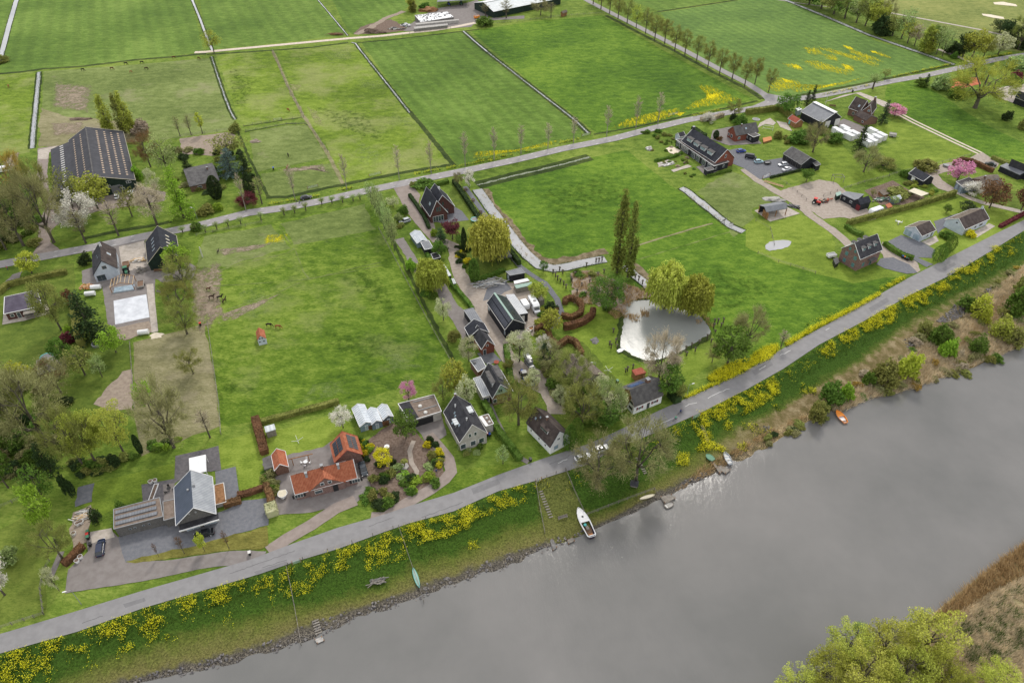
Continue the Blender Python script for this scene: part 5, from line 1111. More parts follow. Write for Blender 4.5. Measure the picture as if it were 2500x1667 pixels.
def stub(seed):
 random.seed(seed);T_=MB();T_.tube((0,0,-.3),(.3*random.uniform(-1,1),.2,7.6),.85,.62,7);T_.blob((0,.1,8.6),(1.5,1.5,1.3),seed,.5,8,5)
 return T_,None
KIND={'leafy':(crown_tree,{},3.9,3),'bare':(crown_tree,dict(style='twig',nl=44,n=56,r=3.8,tw=1.35),4.3,3),'wide':(crown_tree,dict(style='twig',nl=48,n=70,r=4.9,zc=6.0,rz=4.0,tw=1.5,trunk=.34,fork=.22,gaps=-.3),5.4,2),'lane':(crown_tree,dict(style='twig',nl=46,n=52,r=2.6,zc=6.6,rz=3.4,tw=1.0,fork=.45,gaps=-.4),3.0,3),'airy':(crown_tree,dict(nl=24,n=52,r=3.6,ls=.36,cl=.95,gaps=-.3),4.0,2),'blossom':(crown_tree,dict(style='petal',nl=34,n=58,r=3.7,ls=.34,gaps=-.25),4.2,2),'poplar':(poplar,{},1.4,2),'slim':(slim,{},1.8,2),'slimleaf':(slim,dict(style='leaf'),1.8,1),'willow':(willow,{},4.8,2),'conifer':(conifer,{},2.4,2),'cedar':(conifer,dict(r=3.8,droop=.12),3.9,1),'cypress':(cypress,{},1.5,1),'bush':(bush,{},4.9,3),'twigbush':(bush,dict(style='twig'),5.2,1),'ball':(cypress,dict(r=4.4),4.5,1),'pollard':(pollard,{},4.6,2),'stub':(stub,{},1.6,3),'fine':(crown_tree,dict(nl=80,n=110,r=3.9,ls=.19,cl=.8,gaps=-.2),4.2,2),'spray':(bush,dict(h=10,r=3.6,nl=26,ls=.6,n=60),4.4,1)}
TM={};TN={}
def tree(kind,col,x,y,top,w,label,group=None,name=None,cat=None,bark='bark',base=None,h=None):
 fn,kw,r0,nv=KIND[kind];i=TN.get(kind,0);TN[kind]=i+1;key=(kind,i%nv)
 if key not in TM:
  T_,C_=fn(11+17*(i%nv)+len(kind),**kw);TM[key]=[T_.mesh('trunk'),C_.mesh('crown')if C_ else None]
  for m_,dm in zip(TM[key],('bark','leaf_green')):
   if m_:m_.materials.append(MATS[dm])
  random.seed(i+5)
 p=base or(Pb(x,y)if y>li(RL,x)and x>-300 else P(x,y));hh=h or max(.5,hgt(p,top));sxy=(w*hpx(y)/2/r0)if w else hh/10
 small=kind in('bush','twigbush','ball','spray')and hh<3.5
 name=name or('tree'if not small else'shrub');cat=cat or name
 r_=thing(name,label,cat,p,random.uniform(0,6.28),group);r_.scale=(sxy,sxy,hh/10)
 for m_,nm,mt in((TM[key][0],'trunk',bark),(TM[key][1],'crown'if not small else'foliage','leaf_'+col)):
  if not m_ or(small and nm=='trunk'):continue
  o=bpy.data.objects.new(nm,m_);COL.objects.link(o);o.parent=r_;o.material_slots[0].link='OBJECT';o.material_slots[0].material=MATS[mt]
 return r_
def ordw(i):
 return ORD[i]if i<20 else('twenty ','thirty ','forty ','fifty ','sixty ','seventy ','eighty ')[(i+1)//10-2]+ORD[(i+1)%10-1]if(i+1)%10 else('thirtieth','fortieth','fiftieth','sixtieth','seventieth','eightieth')[(i+1)//10-3]
ORD=['first','second','third','fourth','fifth','sixth','seventh','eighth','ninth','tenth','eleventh','twelfth','thirteenth','fourteenth','fifteenth','sixteenth','seventeenth','eighteenth','nineteenth','twentieth']
for i,(x,y)in enumerate([(1876,225.5),(1842.6,206),(1817.6,211),(1787,195),(1756,182),(1727.7,166),(1700.6,148.5),(1672,134),(1647,125),(1622.5,107),(1598,99),(1576,82),(1553,69),(1531,57),(1508.7,46.6),(1488,34),(1467,23),(1448,11)]):
 g=i==12;tree('lane'if not g else'airy','olive'if not g else'willow',x,y,0,34 if i>1 else 30,'bare olive tinged tree, %s from the junction along the tree lined lane'%ORD[i]if not g else'light green leafing tree among the bare trees of the lane','trees along the straight lane',h=13.5 if i else 12,bark='bark')
for i,(x,y,t)in enumerate([(601,514.6,420),(720.7,488.6,400),(847,463.7,372),(975,440,350),(1053,424.7,342),(1136,407,319),(1206.4,392,308),(1272,378,302),(1337.6,365,297),(1400,349,283),(1481,332.5,255),(1552,315.5,232),(1606,302.5,222)]):
 tree('slim','tan',x,y,t,26,'slender leafless verge tree, %s from the left along the main lane'%ORD[i],'slender trees along the main lane',bark='bark_pale')
for i,(x,y,h)in enumerate([(447,569,3.2),(475,564,3.2),(502,567,3.4),(530,560,3.4),(557.5,552.6,3.2),(588.5,548,3.6),(637.7,537,3.8),(694,525.5,3.6),(720,520,3.8),(747,514.7,4),(786,499.5,3.4),(811,497,3.6),(836.7,495,3.4),(862.5,491,3.2),(879.5,487.6,3)]):
 tree('pollard','pale',x,y,0,20,'small pollard willow, %s from the left on the south verge of the lane'%ORD[i],'pollard willows along the lane',h=h*.95)
for i,(x,y,t)in enumerate([(908,500,444),(920,520,452),(930,542,462),(938,560,472),(948,578,492),(957,598,515),(963,612,535)]):
 tree('airy','pale',x,y,t,34,'pale green willow, %s from the lane in the row beside the paddock'%ORD[i],'willow row beside the big paddock')
TREES=[('bush','olive',5,152,130,34,'round olive shrub at the left end of the dark ditch'),('airy','willow',523,130,72,46,'yellow green willow at the start of the pale farm track'),('bush','olive',576,322,296,30,'brownish shrub at the corner of the green paddocks'),('poplar','willow',272,330,234,34,'left poplar of three behind the huge barn'),('poplar','olive',305,325,230,28,'thin middle poplar of three behind the huge barn'),('poplar','willow',320,328,226,34,'right poplar of three behind the huge barn'),('slim','bare',440,333,282,26,'left of three young bare trees at the paddock edge'),('slim','bare',467,330,280,26,'middle of three young bare trees at the paddock edge'),('slimleaf','lime',495,327,276,24,'young tree with fresh yellow leaves right of two bare ones'),('bush','tan',345,325,290,46,'brown scrubby bush between the poplars and the orange tinted tree'),('bare','rust',368,408,322,64,'rusty orange budding tree beside the huge barn'),('airy','pale',414,432,330,72,'pale green birch right of the rusty orange tree'),('conifer','bright',449,532,403,64,'tall bright green conifer beside the farm drive'),('conifer','dark',461,422,380,34,'dark conifer left of the grey roofed brick bungalow'),('cedar','blue',566,428,362,78,'blue green cedar behind the grey roofed brick bungalow'),('airy','olive',560,382,325,90,'olive flowering tree above the blue green cedar'),('conifer','dark',600,420,370,40,'dark conifer right of the blue green cedar'),('cypress','dark',530,484,428,32,'egg shaped dark clipped conifer on the bungalow lawn'),('cypress','dark',614,482,420,26,'dark narrow conifer by the paddock ditch'),('slim','bare',640,498,430,40,'brown twiggy tree on the paddock ditch by the lane'),('twigbush','red',605,500,470,60,'dark reddish thicket by the lane'),('bush','bright',532,512,493,28,'small bright green shrub near the lane'),('bush','olive',505,520,498,44,'low olive shrub at the lane edge'),('wide','bare',132,592,420,112,'large many stemmed bare tree beside the farm drive entrance'),('blossom','white',205,566,466,100,'big white blossoming tree in front of the huge barn'),('slim','bare',210,594,512,60,'leaning pale trunked tree left of the white blossom'),('leafy','willow',241,514,427,76,'yellow green tree overlapping the front of the huge barn'),('airy','olive',178,505,410,66,'olive tree before the left roof of the huge barn'),('slim','tan',290,576,490,56,'leaning birch above the road behind the white farmhouse'),('airy','olive',323,529,460,58,'small olive green tree on the lawn beside the white cars'),('lane','tan',384,550,455,76,'pinkish budding tree above the black timber barn'),('wide','orange',40,480,372,96,'orange tinted tree at the left edge below the paddock'),('bare','olive',110,500,390,70,'olive tree left of the huge barn'),('airy','green',80,560,440,80,'green tree left of the farm drive'),('wide','bare',58,600,450,110,'big bare brown tree at the left edge above the lane'),('bare','bare',15,610,480,80,'bare tree at the far left edge above the lane'),('airy','dark',10,560,440,60,'dark green tree at the far left edge'),('blossom','cream',380,470,415,36,'small white blossoming tree beside the bright conifer'),('bush','bright',340,440,400,26,'light green shrub right of the huge barn'),('bush','green',480,560,540,30,'green shrub beside the lane near the pollards'),('leafy','lime',78,667,618,58,'round yellow green tree on the lawn below the lane'),('bush','dark',212,643,614,34,'dark shrub left of the white farmhouse'),('leafy','bright',440,668,603,72,'bright green tree beside the black timber barn'),('wide','olive',455,705,628,84,'spreading olive tree right of the farmyard'),('wide','olive',446,757,690,84,'spreading tree over the sandy pen'),('wide','olive',457,815,742,84,'bare spreading tree at the edge of the brown field'),('bare','olive',472,912,856,64,'low bare fruit tree on the brown field'),('conifer','dark',228,822,712,92,'broad dark conifer beside the pale slab'),('leafy','bright',284,860,804,60,'bright green maple below the pale slab'),('fine','olive',150,806,678,80,'loose olive birch beside the hip roofed bungalow'),('bush','rust',174,742,706,34,'rust red shrub in the hedge beside the farmyard'),('bush','red',167,836,808,34,'dark red shrub beside the tall hedge'),('bush','bright',168,812,794,26,'small bright shrub above the dark red shrub'),('leafy','green',162,895,828,50,'green tree behind the plank roofed shed'),('airy','olive',208,915,852,76,'olive tree on the lawn below the dark conifer'),('airy','pale',250,920,868,42,'pale green tree right of the olive lawn tree'),('bush','lime',55,940,885,66,'yellow green bush at the left edge'),('bush','red',112,905,878,42,'dark red twiggy shrub in front of the plank roofed shed'),('wide','bare',118,1085,905,170,'huge bare tree in the left wood'),('wide','olive',40,1050,880,130,'bare olive tree at the left edge of the wood'),('leafy','green',8,1110,960,80,'green tree at the left edge of the wood'),('bare','bare',150,960,880,90,'bare tree behind the huge bare tree'),('wide','olive',205,1140,1010,110,'olive tree between the huge bare tree and the willows'),('fine','willow',236,1132,1005,92,'yellow green willow above the modern house lawn'),('fine','far',304,1108,985,84,'brighter willow beside the brown field'),('cypress','dark',345,1105,1060,16,'ivy covered trunk at the corner of the brown field'),('airy','bright',372,1010,925,54,'bright green tree on the brown field'),('wide','bare',425,1092,938,118,'large bare tree on the brown field'),('slim','tan',513,1068,1000,50,'thin bare tree at the right edge of the brown field'),('conifer','dark',125,1150,1080,54,'dark conifer behind the modern house lawn'),('leafy','green',20,1190,1080,70,'green tree at the left edge below the wood'),('leafy','bright',126,1292,1190,66,'fresh green tree left of the modern house lawn'),('airy','green',122,1235,1135,70,'green tree above the fresh green one'),('wide','olive',152,1362,1288,92,'bare olive tree beside the modern house forecourt'),('blossom','white',12,1452,1345,86,'white blossoming tree at the left edge'),('bush','pale',30,1370,1335,50,'pale green shrub above the left white blossom'),('blossom','cream',145,1442,1390,32,'small pale shrub beside the forecourt corner'),('spray','green',300,1250,1222,26,'small palm on the modern house lawn'),('spray','dark',240,1275,1240,30,'second small palm near the annex'),('bush','dark',175,1210,1150,26,'dark shrub at the lawn corner'),('leafy','lime',500,1345,1300,26,'small yellow green tree at the gravel drive'),('slim','rust',388,1358,1325,14,'narrow rusty tree left on the drive verge'),('slim','rust',451,1352,1308,22,'taller narrow rusty tree on the drive verge'),('slim','rust',560,1340,1295,22,'narrow rusty tree right on the drive verge'),('blossom','white',838,1044,993,52,'round white blossoming tree beside the greenhouses'),('blossom','pink',998,976,934,46,'pink cherry beside the flat roofed garage'),('leafy','willow',1112,962,886,66,'yellow green tree behind the grey house'),('bare','olive',1082,976,930,50,'olive tree between the pink cherry and the grey house'),('leafy','cream',1140,990,924,50,'magnolia with cream flowers beside the green gabled house'),('leafy','yellow',938,1142,1098,46,'bright golden shrub tree in the front garden'),('leafy','green',992,1070,1008,62,'green tree beside the flat roofed garage'),('airy','pale',1228,1132,1092,36,'young pale green tree on the front lawn'),('wide','olive',1266,1036,928,104,'large olive bare tree beside the green gabled house'),('wide','olive',1395,960,868,104,'large olive bare tree hiding the old brown barn'),('wide','olive',1420,1040,945,108,'olive bare tree behind the white roadside house'),('wide','pale',1478,1015,940,92,'pale green spreading tree above the roadside hedge'),('bare','bare',1340,905,840,80,'bare tree beside the silver cars'),('leafy','cream',1300,940,905,46,'pale blossoming shrub beside the blue trailer'),('blossom','cream',1368,990,945,46,'pale flowering shrub beside the bare trees'),('ball','green',1405,1088,1020,40,'tall rounded evergreen beside the white roadside house'),('ball','green',1390,1096,1036,34,'front rounded evergreen touching the white roadside house'),('leafy','cream',1500,1010,955,70,'cream flowering tree beside the red shuttered house'),('leafy','green',1480,1035,985,80,'green tree above the roadside hedge'),('leafy','cream',1462,950,920,56,'pale flowering shrub beside the old barn gable'),('blossom','cream',1268,882,815,76,'cream blossoming tree in front of the black timber barn'),('blossom','white',1325,870,820,40,'small white blossoming tree right of the cream one'),('conifer','conifer',1328,888,835,42,'green conifer beside the silver cars'),('leafy','olive',1240,905,878,30,'dark round shrub beside the green gabled house'),('leafy','willow',1345,810,760,56,'yellow green shrub right of the motorhome'),('leafy','willow',1312,732,694,52,'yellow green tree above the motorhome'),('bush','dark',1345,760,735,36,'dark evergreen beside the grey path'),('blossom','cream',1145,882,828,52,'cream blossoming tree beside the small brick barn'),('blossom','cream',1083,782,728,42,'round cream blossoming tree beside the paddock fence'),('bush','olive',1110,832,802,34,'olive shrub beside the paddock fence'),('willow','willow',1055,706,638,76,'yellow willow beside the brown drive'),('bush','bright',1004,660,630,28,'bright green shrub at the paddock fence'),('leafy','red',1105,584,536,48,'dark red leaved tree beside the twin gabled house'),('conifer','conifer',1078,604,556,40,'green spruce below the dark red tree'),('leafy','green',1074,628,590,38,'green tree below the spruce'),('cypress','dark',1134,618,554,14,'slim dark cypress left of the weeping willow'),('willow','far',1198,636,534,98,'big golden weeping willow beside the ditch'),('cypress','green',1158,688,630,26,'green column conifer on the oval lawn'),('leafy','green',1327,664,637,22,'round clipped tree on the lawn beside the ditch'),('blossom','white',1146,460,416,30,'pale pink blossoming tree beside the lane'),('bare','bare',1119,457,420,26,'bare tree left of the pale pink blossoming tree'),('leafy','green',1130,600,575,40,'green shrub left of the weeping willow'),('bush','bright',1060,575,556,20,'small green shrub beside the brick drive'),('bush','green',985,520,500,30,'garden shrub beside the silver car'),('blossom','cream',960,505,480,34,'cream flowering shrub beside the brick drive'),('bush','pale',975,540,520,26,'pale shrub above the silver car'),('poplar','poplar',1506,666,468,42,'taller of two tall poplars beside the ditch'),('poplar','poplar',1532,678,497,36,'shorter of two tall poplars beside the ditch'),('fine','green',1478,756,676,100,'large grey green willow bush beside the pond'),('willow','far',1622,754,648,94,'left weeping willow by the pond'),('willow','willow',1688,768,680,86,'right weeping willow by the pond'),('wide','tan',1605,938,812,100,'leafless tan tree in front of the pond'),('leafy','green',1776,888,806,92,'dense green tree between the pond and the dike road'),('bare','bare',1738,885,842,40,'bare tree left of the dense green one'),('wide','bare',1822,845,755,84,'brown bare tree behind the dense green one'),('leafy','green',1630,965,895,80,'green tree behind the red shuttered house'),('leafy','olive',1655,975,935,40,'small olive tree right of the red shuttered house'),('slim','tan',1906,848,806,34,'grey leafless shrub tree in the yellow flowers'),('leafy','green',1921,282,228,56,'flowering chestnut at the lane junction'),('conifer','dark',1968,257,219,20,'left dark spruce beside the junction'),('conifer','dark',1983,247,207,20,'right dark spruce beside the junction'),('bare','olive',1790,286,244,40,'olive budding tree beside the lane junction'),('bush','green',1805,310,275,36,'green shrub above the brick house with annex'),('bush','dark',1790,296,274,20,'dark shrub above the brick house with annex'),('twigbush','white',1728,298,272,34,'pink white flowering shrub on the lane verge'),('bush','green',1950,345,318,60,'green shrub row below the red roofed garden house'),('bush','olive',1898,338,316,22,'dark shrub beside the white goal frame'),('wide','bare',1984,372,300,60,'bare tree on the lawn beside the black garage'),('cypress','dark',1747,338,318,14,'dark column shrub beside the row house'),('bush','rust',1757,342,332,16,'orange brown shrub beside the row house'),('conifer','dark',2095,368,303,38,'dark green conifer in front of the white containers'),('conifer','conifer',2152,302,243,32,'tall conifer beside the gabled brick house'),('leafy','pink',2184,284,256,48,'pink cherry beside the gabled brick house'),('leafy','pink',2336,442,392,60,'pink cherry on the bungalow lawn'),('blossom','white',2368,480,446,54,'pale blossoming tree in front of the flat roofed bungalow'),('leafy','rust',2415,508,444,70,'brown budding tree in front of the tiled bungalow'),('leafy','rust',2492,514,440,56,'brown budding tree at the right edge'),('leafy','green',1968,444,412,36,'round green tree beside the gravel track'),('wide','bare',2108,420,360,66,'bare tree at the edge of the green lawn'),('twigbush','olive',2155,405,385,70,'olive scrub along the lawn edge'),('bush','green',2035,345,322,50,'dark green shrub left of the conifer'),('airy','olive',2130,478,462,18,'small dark tree beside the vegetable beds'),('leafy','green',2310,520,500,22,'small round shrub on the bungalow lawn'),('leafy','dark',2360,518,495,44,'dark shrub behind the long white bungalow'),('ball','green',2288,638,598,34,'left of three clipped round shrubs by the road'),('ball','green',2301,625,592,26,'middle of three clipped round shrubs by the road'),('ball','green',2316,612,575,26,'right of three clipped round shrubs by the road'),('bush','green',2310,580,562,34,'low green shrub beside the double garage'),('bush','yellow',2366,578,560,26,'yellow green shrub in front of the long white bungalow'),('bush','olive',2190,480,462,60,'garden shrubs below the black hut'),('leafy','pale',2180,498,480,24,'white flowering shrub beside the grey shed'),('bush','olive',2260,410,390,60,'pale scrub along the lawn beside the black hut'),('bush','green',2210,430,412,30,'green shrub left of the black hut'),('wide','willow',2380,264,148,160,'huge spreading willow beside the clay court'),('bush','pale',2295,216,180,52,'pale green shrub left of the clay court'),('conifer','dark',2258,212,180,20,'dark conifer between the lane and the clay court'),('bush','green',2330,236,206,40,'green shrub below the clay court'),('bush','green',2245,210,190,30,'green shrub left of the dark conifer'),('blossom','cream',2468,240,206,28,'small white blossoming tree near the right edge'),('bush','dark',2457,294,268,26,'dark evergreen on the far right lawn'),('bush','olive',2495,315,285,26,'shrub at the right edge beside the meadow'),('bush','red',2480,192,172,30,'dark red shrub near the right edge'),('bush','pale',2480,168,135,60,'pale shrub at the right edge beside the lane'),('bush','green',2470,205,180,40,'green shrub behind the clay court'),('pollard','pale',2130,218,178,34,'leaning pollard willow beside the lane'),('airy','olive',2160,192,168,28,'windblown olive tree beside the lane'),('bush','green',1035,455,440,60,'low hedge shrub beside the twin gabled house'),('bush','olive',1010,455,442,22,'olive shrub at the brick drive entrance'),('leafy','green',2270,118,62,44,'bright green tree at the golf course edge'),('bare','olive',2258,128,70,30,'narrow olive tree at the golf course edge'),]
for q in TREES:tree(*q[:6],q[6])
WB=[(1975,12,-40,70,'dark','leafy'),(2005,22,-30,80,'green','leafy'),(2035,35,-20,70,'olive','leafy'),(2062,46,-8,80,'green','airy'),(2090,56,0,60,'pale','airy'),(2112,64,-15,60,'olive','leafy'),(2136,74,2,60,'willow','leafy'),(2160,70,-8,40,'bare','bare'),(2150,84,30,50,'dark','bush'),(2178,88,38,50,'olive','leafy'),(2200,95,18,52,'pale','airy'),(2215,106,50,46,'willow','airy'),(2232,112,60,40,'tan','airy'),(2255,126,62,34,'willow','poplar'),(2268,130,75,30,'willow','poplar'),(2285,134,62,36,'pale','airy'),(2300,137,72,36,'pale','airy'),(2325,132,98,50,'dark','bush'),(2350,140,80,50,'dark','leafy'),(2370,146,70,66,'willow','leafy'),(2400,142,90,40,'olive','leafy'),(2436,134,84,56,'cream','leafy'),(2328,143,124,16,'green','bush'),(2462,110,48,66,'dark','leafy'),(2485,122,35,66,'olive','wide'),(2495,118,80,50,'dark','bush'),(2440,80,50,50,'dark','leafy'),(1945,-2,-50,60,'dark','leafy')]
for i,(x,y,t,w,c,k)in enumerate(WB):tree(k,c,x,y,t,w,'%s %s tree, %s from left in the golf course windbreak'%({'dark':'dark green','green':'green','olive':'olive','pale':'pale green','willow':'yellow green','bare':'bare','tan':'tan','cream':'white flowering'}[c],{'poplar':'columnar','bush':'low','wide':'spreading','leafy':'rounded','airy':'loose','bare':'twiggy'}[k],ordw(i)),'windbreak trees beside the golf course')
for i,(x,y,t,w,c,k,lab)in enumerate([(1185,40,8,30,'bare','slim','bare tree left in front of the top farm barn'),(1236,45,0,40,'bare','slim','bare tree in the middle before the top farm barn'),(1320,38,0,50,'bare','bare','bare tree right before the top farm barn'),(1345,44,5,30,'bare','slim','thin bare tree at the right end of the top farm barn'),(1182,64,38,44,'green','bush','green bush at the ditch below the top farm barn'),(1005,28,-12,26,'willow','poplar','yellow green poplar at the top farm'),(1010,30,5,20,'olive','poplar','olive poplar at the top farm'),(1038,22,5,30,'green','bush','green bush left of the machinery shed')]):tree(k,c,x,y,t,w,lab)
for q in[('wide','bare',1456,1192,1078,128,'spreading bare tree on the dike slope above the white boat'),('wide','bare',1552,1172,1040,156,'larger spreading bare tree on the dike slope'),('bare','olive',1515,1150,1075,90,'olive bare tree between the two spreading dike trees'),('bush','green',2292,836,790,60,'grey green willow bush on the river bank'),('bush','bright',2310,868,822,44,'bright green willow bush on the river bank'),('bush','lime',2212,922,854,56,'tall yellow green bush on the river bank'),('bush','olive',2155,936,876,66,'olive bush left of the tall yellow green one'),('bush','green',2118,940,905,34,'small light bush left of the olive bush'),('bush','green',2022,986,930,60,'green willow bush overhanging the orange boat'),('bush','bright',2062,972,932,38,'bright green half of the bush beside the orange boat'),('bush','olive',2000,1010,975,44,'olive thicket left of the orange boat'),('spray','willow',2436,825,775,56,'yellow green bush right of the slag path'),('spray','lime',2400,790,755,30,'small yellow bush beside the slag stones'),('spray','lime',2385,775,720,50,'fresh yellow green bush above the slag stones'),('bush','green',2475,765,700,60,'grey green bush near the right edge of the bank'),('bush','olive',2496,720,650,50,'olive bush at the right edge of the bank'),('spray','green',2382,862,820,44,'pale green bush near the water at the right'),('spray','olive',2255,815,785,40,'olive bush at the left end of the slag stones'),('bush','green',2355,755,722,50,'low green bush beside the slag stones'),('bush','olive',1990,1030,985,40,'olive scrub at the water left of the orange boat'),('spray','olive',2470,840,800,60,'olive scrub near the water at the right edge')]:tree(*q[:6],q[6])
for x,y,h,w,c,k,lab in[(2236,1604,15,150,'far','fine','tall yellow willow with open crown on the far shore'),(2140,1612,13,112,'far','fine','yellow willow left of the tallest one on the far shore'),(2050,1618,12,112,'far','fine','leaning yellow willow second from the left on the far shore'),(1996,1672,12,110,'willow','fine','bushy yellow willow on the far shore'),(1935,1710,10,110,'far','fine','leftmost low yellow willow on the far shore'),(2185,1680,13,140,'willow','fine','dense green yellow willow at the bottom edge'),(2085,1690,13,140,'far','fine','wide yellow willow at the bottom edge'),(2262,1672,11,110,'willow','fine','smaller willow right of the tallest one'),(2415,1690,9,110,'far','fine','separate yellow green willow at the bottom right'),(2335,1700,6,90,'willow','fine','low willow left of the separate one'),(2090,1555,6,46,'pale','twigbush','grey green upright bush between the yellow willows')]:tree(k,c,x,y,0,w,lab,base=P(x,y,-1.6),h=h)
ST=[(1350,668),(1366,660),(1374,668),(1356,676),(1361,684),(1368,688),(1376,696),(1382,704),(1394,682),(1396,690),(1408,718),(1420,700),(1430,720),(1404,672),(1440,690),(1452,712),(1460,672),(1474,668),(1432,650),(1455,640),(1462,638),(1470,636),(1534,664),(1542,668),(1551,678),(1559,684),(1568,694),(1580,700),(1744,788),(1752,790),(1765,788),(1760,798),(1742,802),(1744,818),(1726,828),(1707,838),(1736,836),(1688,848),(1673,858),(1676,868),(1697,858),(1652,862),(1651,880),(1527,908),(1532,906),(1545,900),(1503,838),(1506,850),(1497,812),(1488,842),(1492,850),(1441,726)]
for i,(x,y)in enumerate(sorted(ST)):tree('stub','bare',x,y,0,6.5,'knobbly pollard stump, %s from the left of those round the reedy pond'%ordw(i),'pollard stumps round the pond','pollard_stump','tree stump',h=random.uniform(1.3,2.2))
def border(n,poly,cols,hr,wr,label,group):
 pts=[P(*q)for q in poly];xs_=[p.x for p in pts];ys_=[p.y for p in pts];k=0;made=[]
 while k<n:
  x,y=random.uniform(min(xs_),max(xs_)),random.uniform(min(ys_),max(ys_))
  if not inside(x,y,pts):continue
  zz=0;q_=Q((x,y,0))
  if q_[1]>li(RL,q_[0]):zz=zb(*Q((x,y,zb(*q_))))
  hh=random.uniform(*hr);co=random.choice(cols);o_=tree('bush',co,*Q((x,y,0)),0,0,label,group,*(('bush','bush')if'bush'in label or'scrub'in label else('shrub','shrub')),base=Vector((x,y,zz)),h=hh);o_.scale=(random.uniform(*wr)/9,random.uniform(*wr)/9,hh/10);k+=1;made.append((Q((x,y,0))[0],co,o_))
 made.sort(key=lambda q:q[0])
 for i,(_x,co,o_)in enumerate(made):o_['label']='%s %s, %s from the left %s'%(dict(green='green',bright='bright green',olive='olive',dark='dark green',pale='pale green',yellow='yellowish',bare='brown twiggy',tan='tan',willow='yellow green',orange='orange brown',cream='cream')[co],label.split('|')[0],ordw(i),label.split('|')[1])
def inside(x,y,P_):
 c=False;j=len(P_)-1
 for i in range(len(P_)):
  if(P_[i].y>y)!=(P_[j].y>y)and x<(P_[j].x-P_[i].x)*(y-P_[i].y)/(P_[j].y-P_[i].y)+P_[i].x:c=not c
  j=i
 return c
random.seed(3)
border(34,[(905,1150),(950,1120),(1010,1150),(1060,1130),(1082,1150),(1060,1190),(1000,1220),(930,1240),(880,1235),(900,1190)],['green','green','bright','olive','dark','pale'],(1,2.4),(1.6,3.4),'shrub|inside the curved brick drive','border shrubs inside the curved drive')
border(12,[(1040,1075),(1062,1080),(1078,1120),(1070,1150),(1050,1120)],['green','dark','olive','yellow'],(1,2.6),(1.4,2.6),'shrub|in the strip beside the grey house drive','border shrubs left of the drive')
border(14,[(878,1075),(905,1090),(905,1130),(890,1150),(880,1110)],['green','bright','yellow','dark'],(1,2.4),(1.4,2.4),'shrub|beside the barn with solar panels','border shrubs beside the solar barn')
border(16,[(1112,600),(1150,610),(1150,650),(1135,660),(1118,640)],['green','dark','olive','yellow'],(.8,2.2),(1.4,3),'shrub|between gravel track and weeping willow','shrubs beside the gravel track')
border(18,[(1610,340),(1650,345),(1700,420),(1690,440),(1640,400)],['olive','green','tan'],(.4,1.2),(.9,2),'garden plant|in the row house plots','garden plants of the row house')
border(10,[(1560,325),(1640,318),(1690,325),(1660,335),(1600,345)],['green','olive'],(.8,2),(2,3.4),'verge shrub|above the row house gardens','verge shrubs above the row house')
border(12,[(1320,760),(1360,770),(1350,800),(1310,830),(1300,820)],['willow','green','olive'],(1.2,3),(2,4),'shrub|behind the motorhome','scrub behind the motorhome')
border(10,[(360,1085),(395,1080),(440,1068),(440,1085),(370,1105)],['green','bright','dark'],(.8,1.8),(1.4,2.8),'low shrub|at the foot of the brown field','shrubs below the brown field')
border(38,[(0,960),(130,930),(190,1000),(160,1100),(60,1180),(0,1150)],['olive','green','bare','dark'],(1.5,4),(3,6),'bush|in the dense left wood','undergrowth of the left wood')
border(22,[(180,1130),(320,1100),(340,1120),(200,1170)],['dark','green','olive'],(1,2.4),(2,4),'low bush|below the two lawn willows','undergrowth below the willows')
border(30,[(0,440),(110,460),(90,600),(0,620)],['olive','bare','green','dark'],(1.5,4),(3,6),'bush|in the wood left of the farm drive','undergrowth left of the farm drive')
border(34,[(1330,880),(1400,900),(1480,960),(1470,1040),(1400,1010),(1330,940)],['olive','bare','green'],(1.5,3.5),(3,5),'bush|among bare trees behind the white roadside house','overgrown bushes behind the roadside house')
border(10,[(520,375),(590,360),(620,440),(590,480),(560,440)],['dark','olive','green'],(1.5,3),(2.5,5),'bush|around the blue green cedar','bushes around the cedar')
border(72,[(1990,1010),(2120,900),(2250,800),(2400,700),(2500,640),(2500,850),(2400,890),(2250,935),(2100,970),(2000,1015)],['olive','green','willow','olive','bare','bare','orange','tan'],(.8,2.6),(1.6,4.6),'scrub bush|along the right river bank','scrub on the right river bank')
border(9,[(1850,1070),(1960,1010),(1985,1030),(1860,1090)],['olive','bare','dark'],(.8,1.6),(1.6,3.5),'low scrub|along the shore before the orange boat','scrub along the middle shore')
border(12,[(905,470),(945,465),(975,500),(985,560),(960,560),(930,510)],['green','cream','bright','olive'],(1,2.2),(1.6,3),'garden shrub|between willow row and brick drive','shrubs beside the willow row')
border(12,[(1000,640),(1040,680),(1075,740),(1060,750),(1020,690)],['green','olive','bright','cream'],(1,2.4),(2,4),'shrub|between big paddock and brown drive','shrubs along the big paddock fence')
border(10,[(1118,1085),(1160,1090),(1200,1075),(1200,1100),(1130,1120)],['green','dark','olive','pale'],(.6,1.4),(1.2,2.2),'low plant|in front of the grey house','front garden plants of the grey house')
border(14,[(640,1145),(665,1150),(675,1190),(670,1230),(650,1190)],['olive','bare','green'],(1,2.6),(1.6,3.4),'twiggy shrub|beside the orange roofed farmhouse','shrubs beside the orange roofed farmhouse')
border(12,[(1660,340),(1600,330),(1600,360),(1560,360),(1640,430),(1700,440),(1690,420)],['green','olive','cream'],(.4,1.0),(1.0,2.2),'small plant|around the row house lawns','plants around the row house lawns')
border(16,[(2180,455),(2240,445),(2290,470),(2290,490),(2200,470)],['olive','willow','green'],(.8,2),(1.6,3.4),'leafy shrub|between black hut and vegetable beds','shrubs behind the vegetable beds')
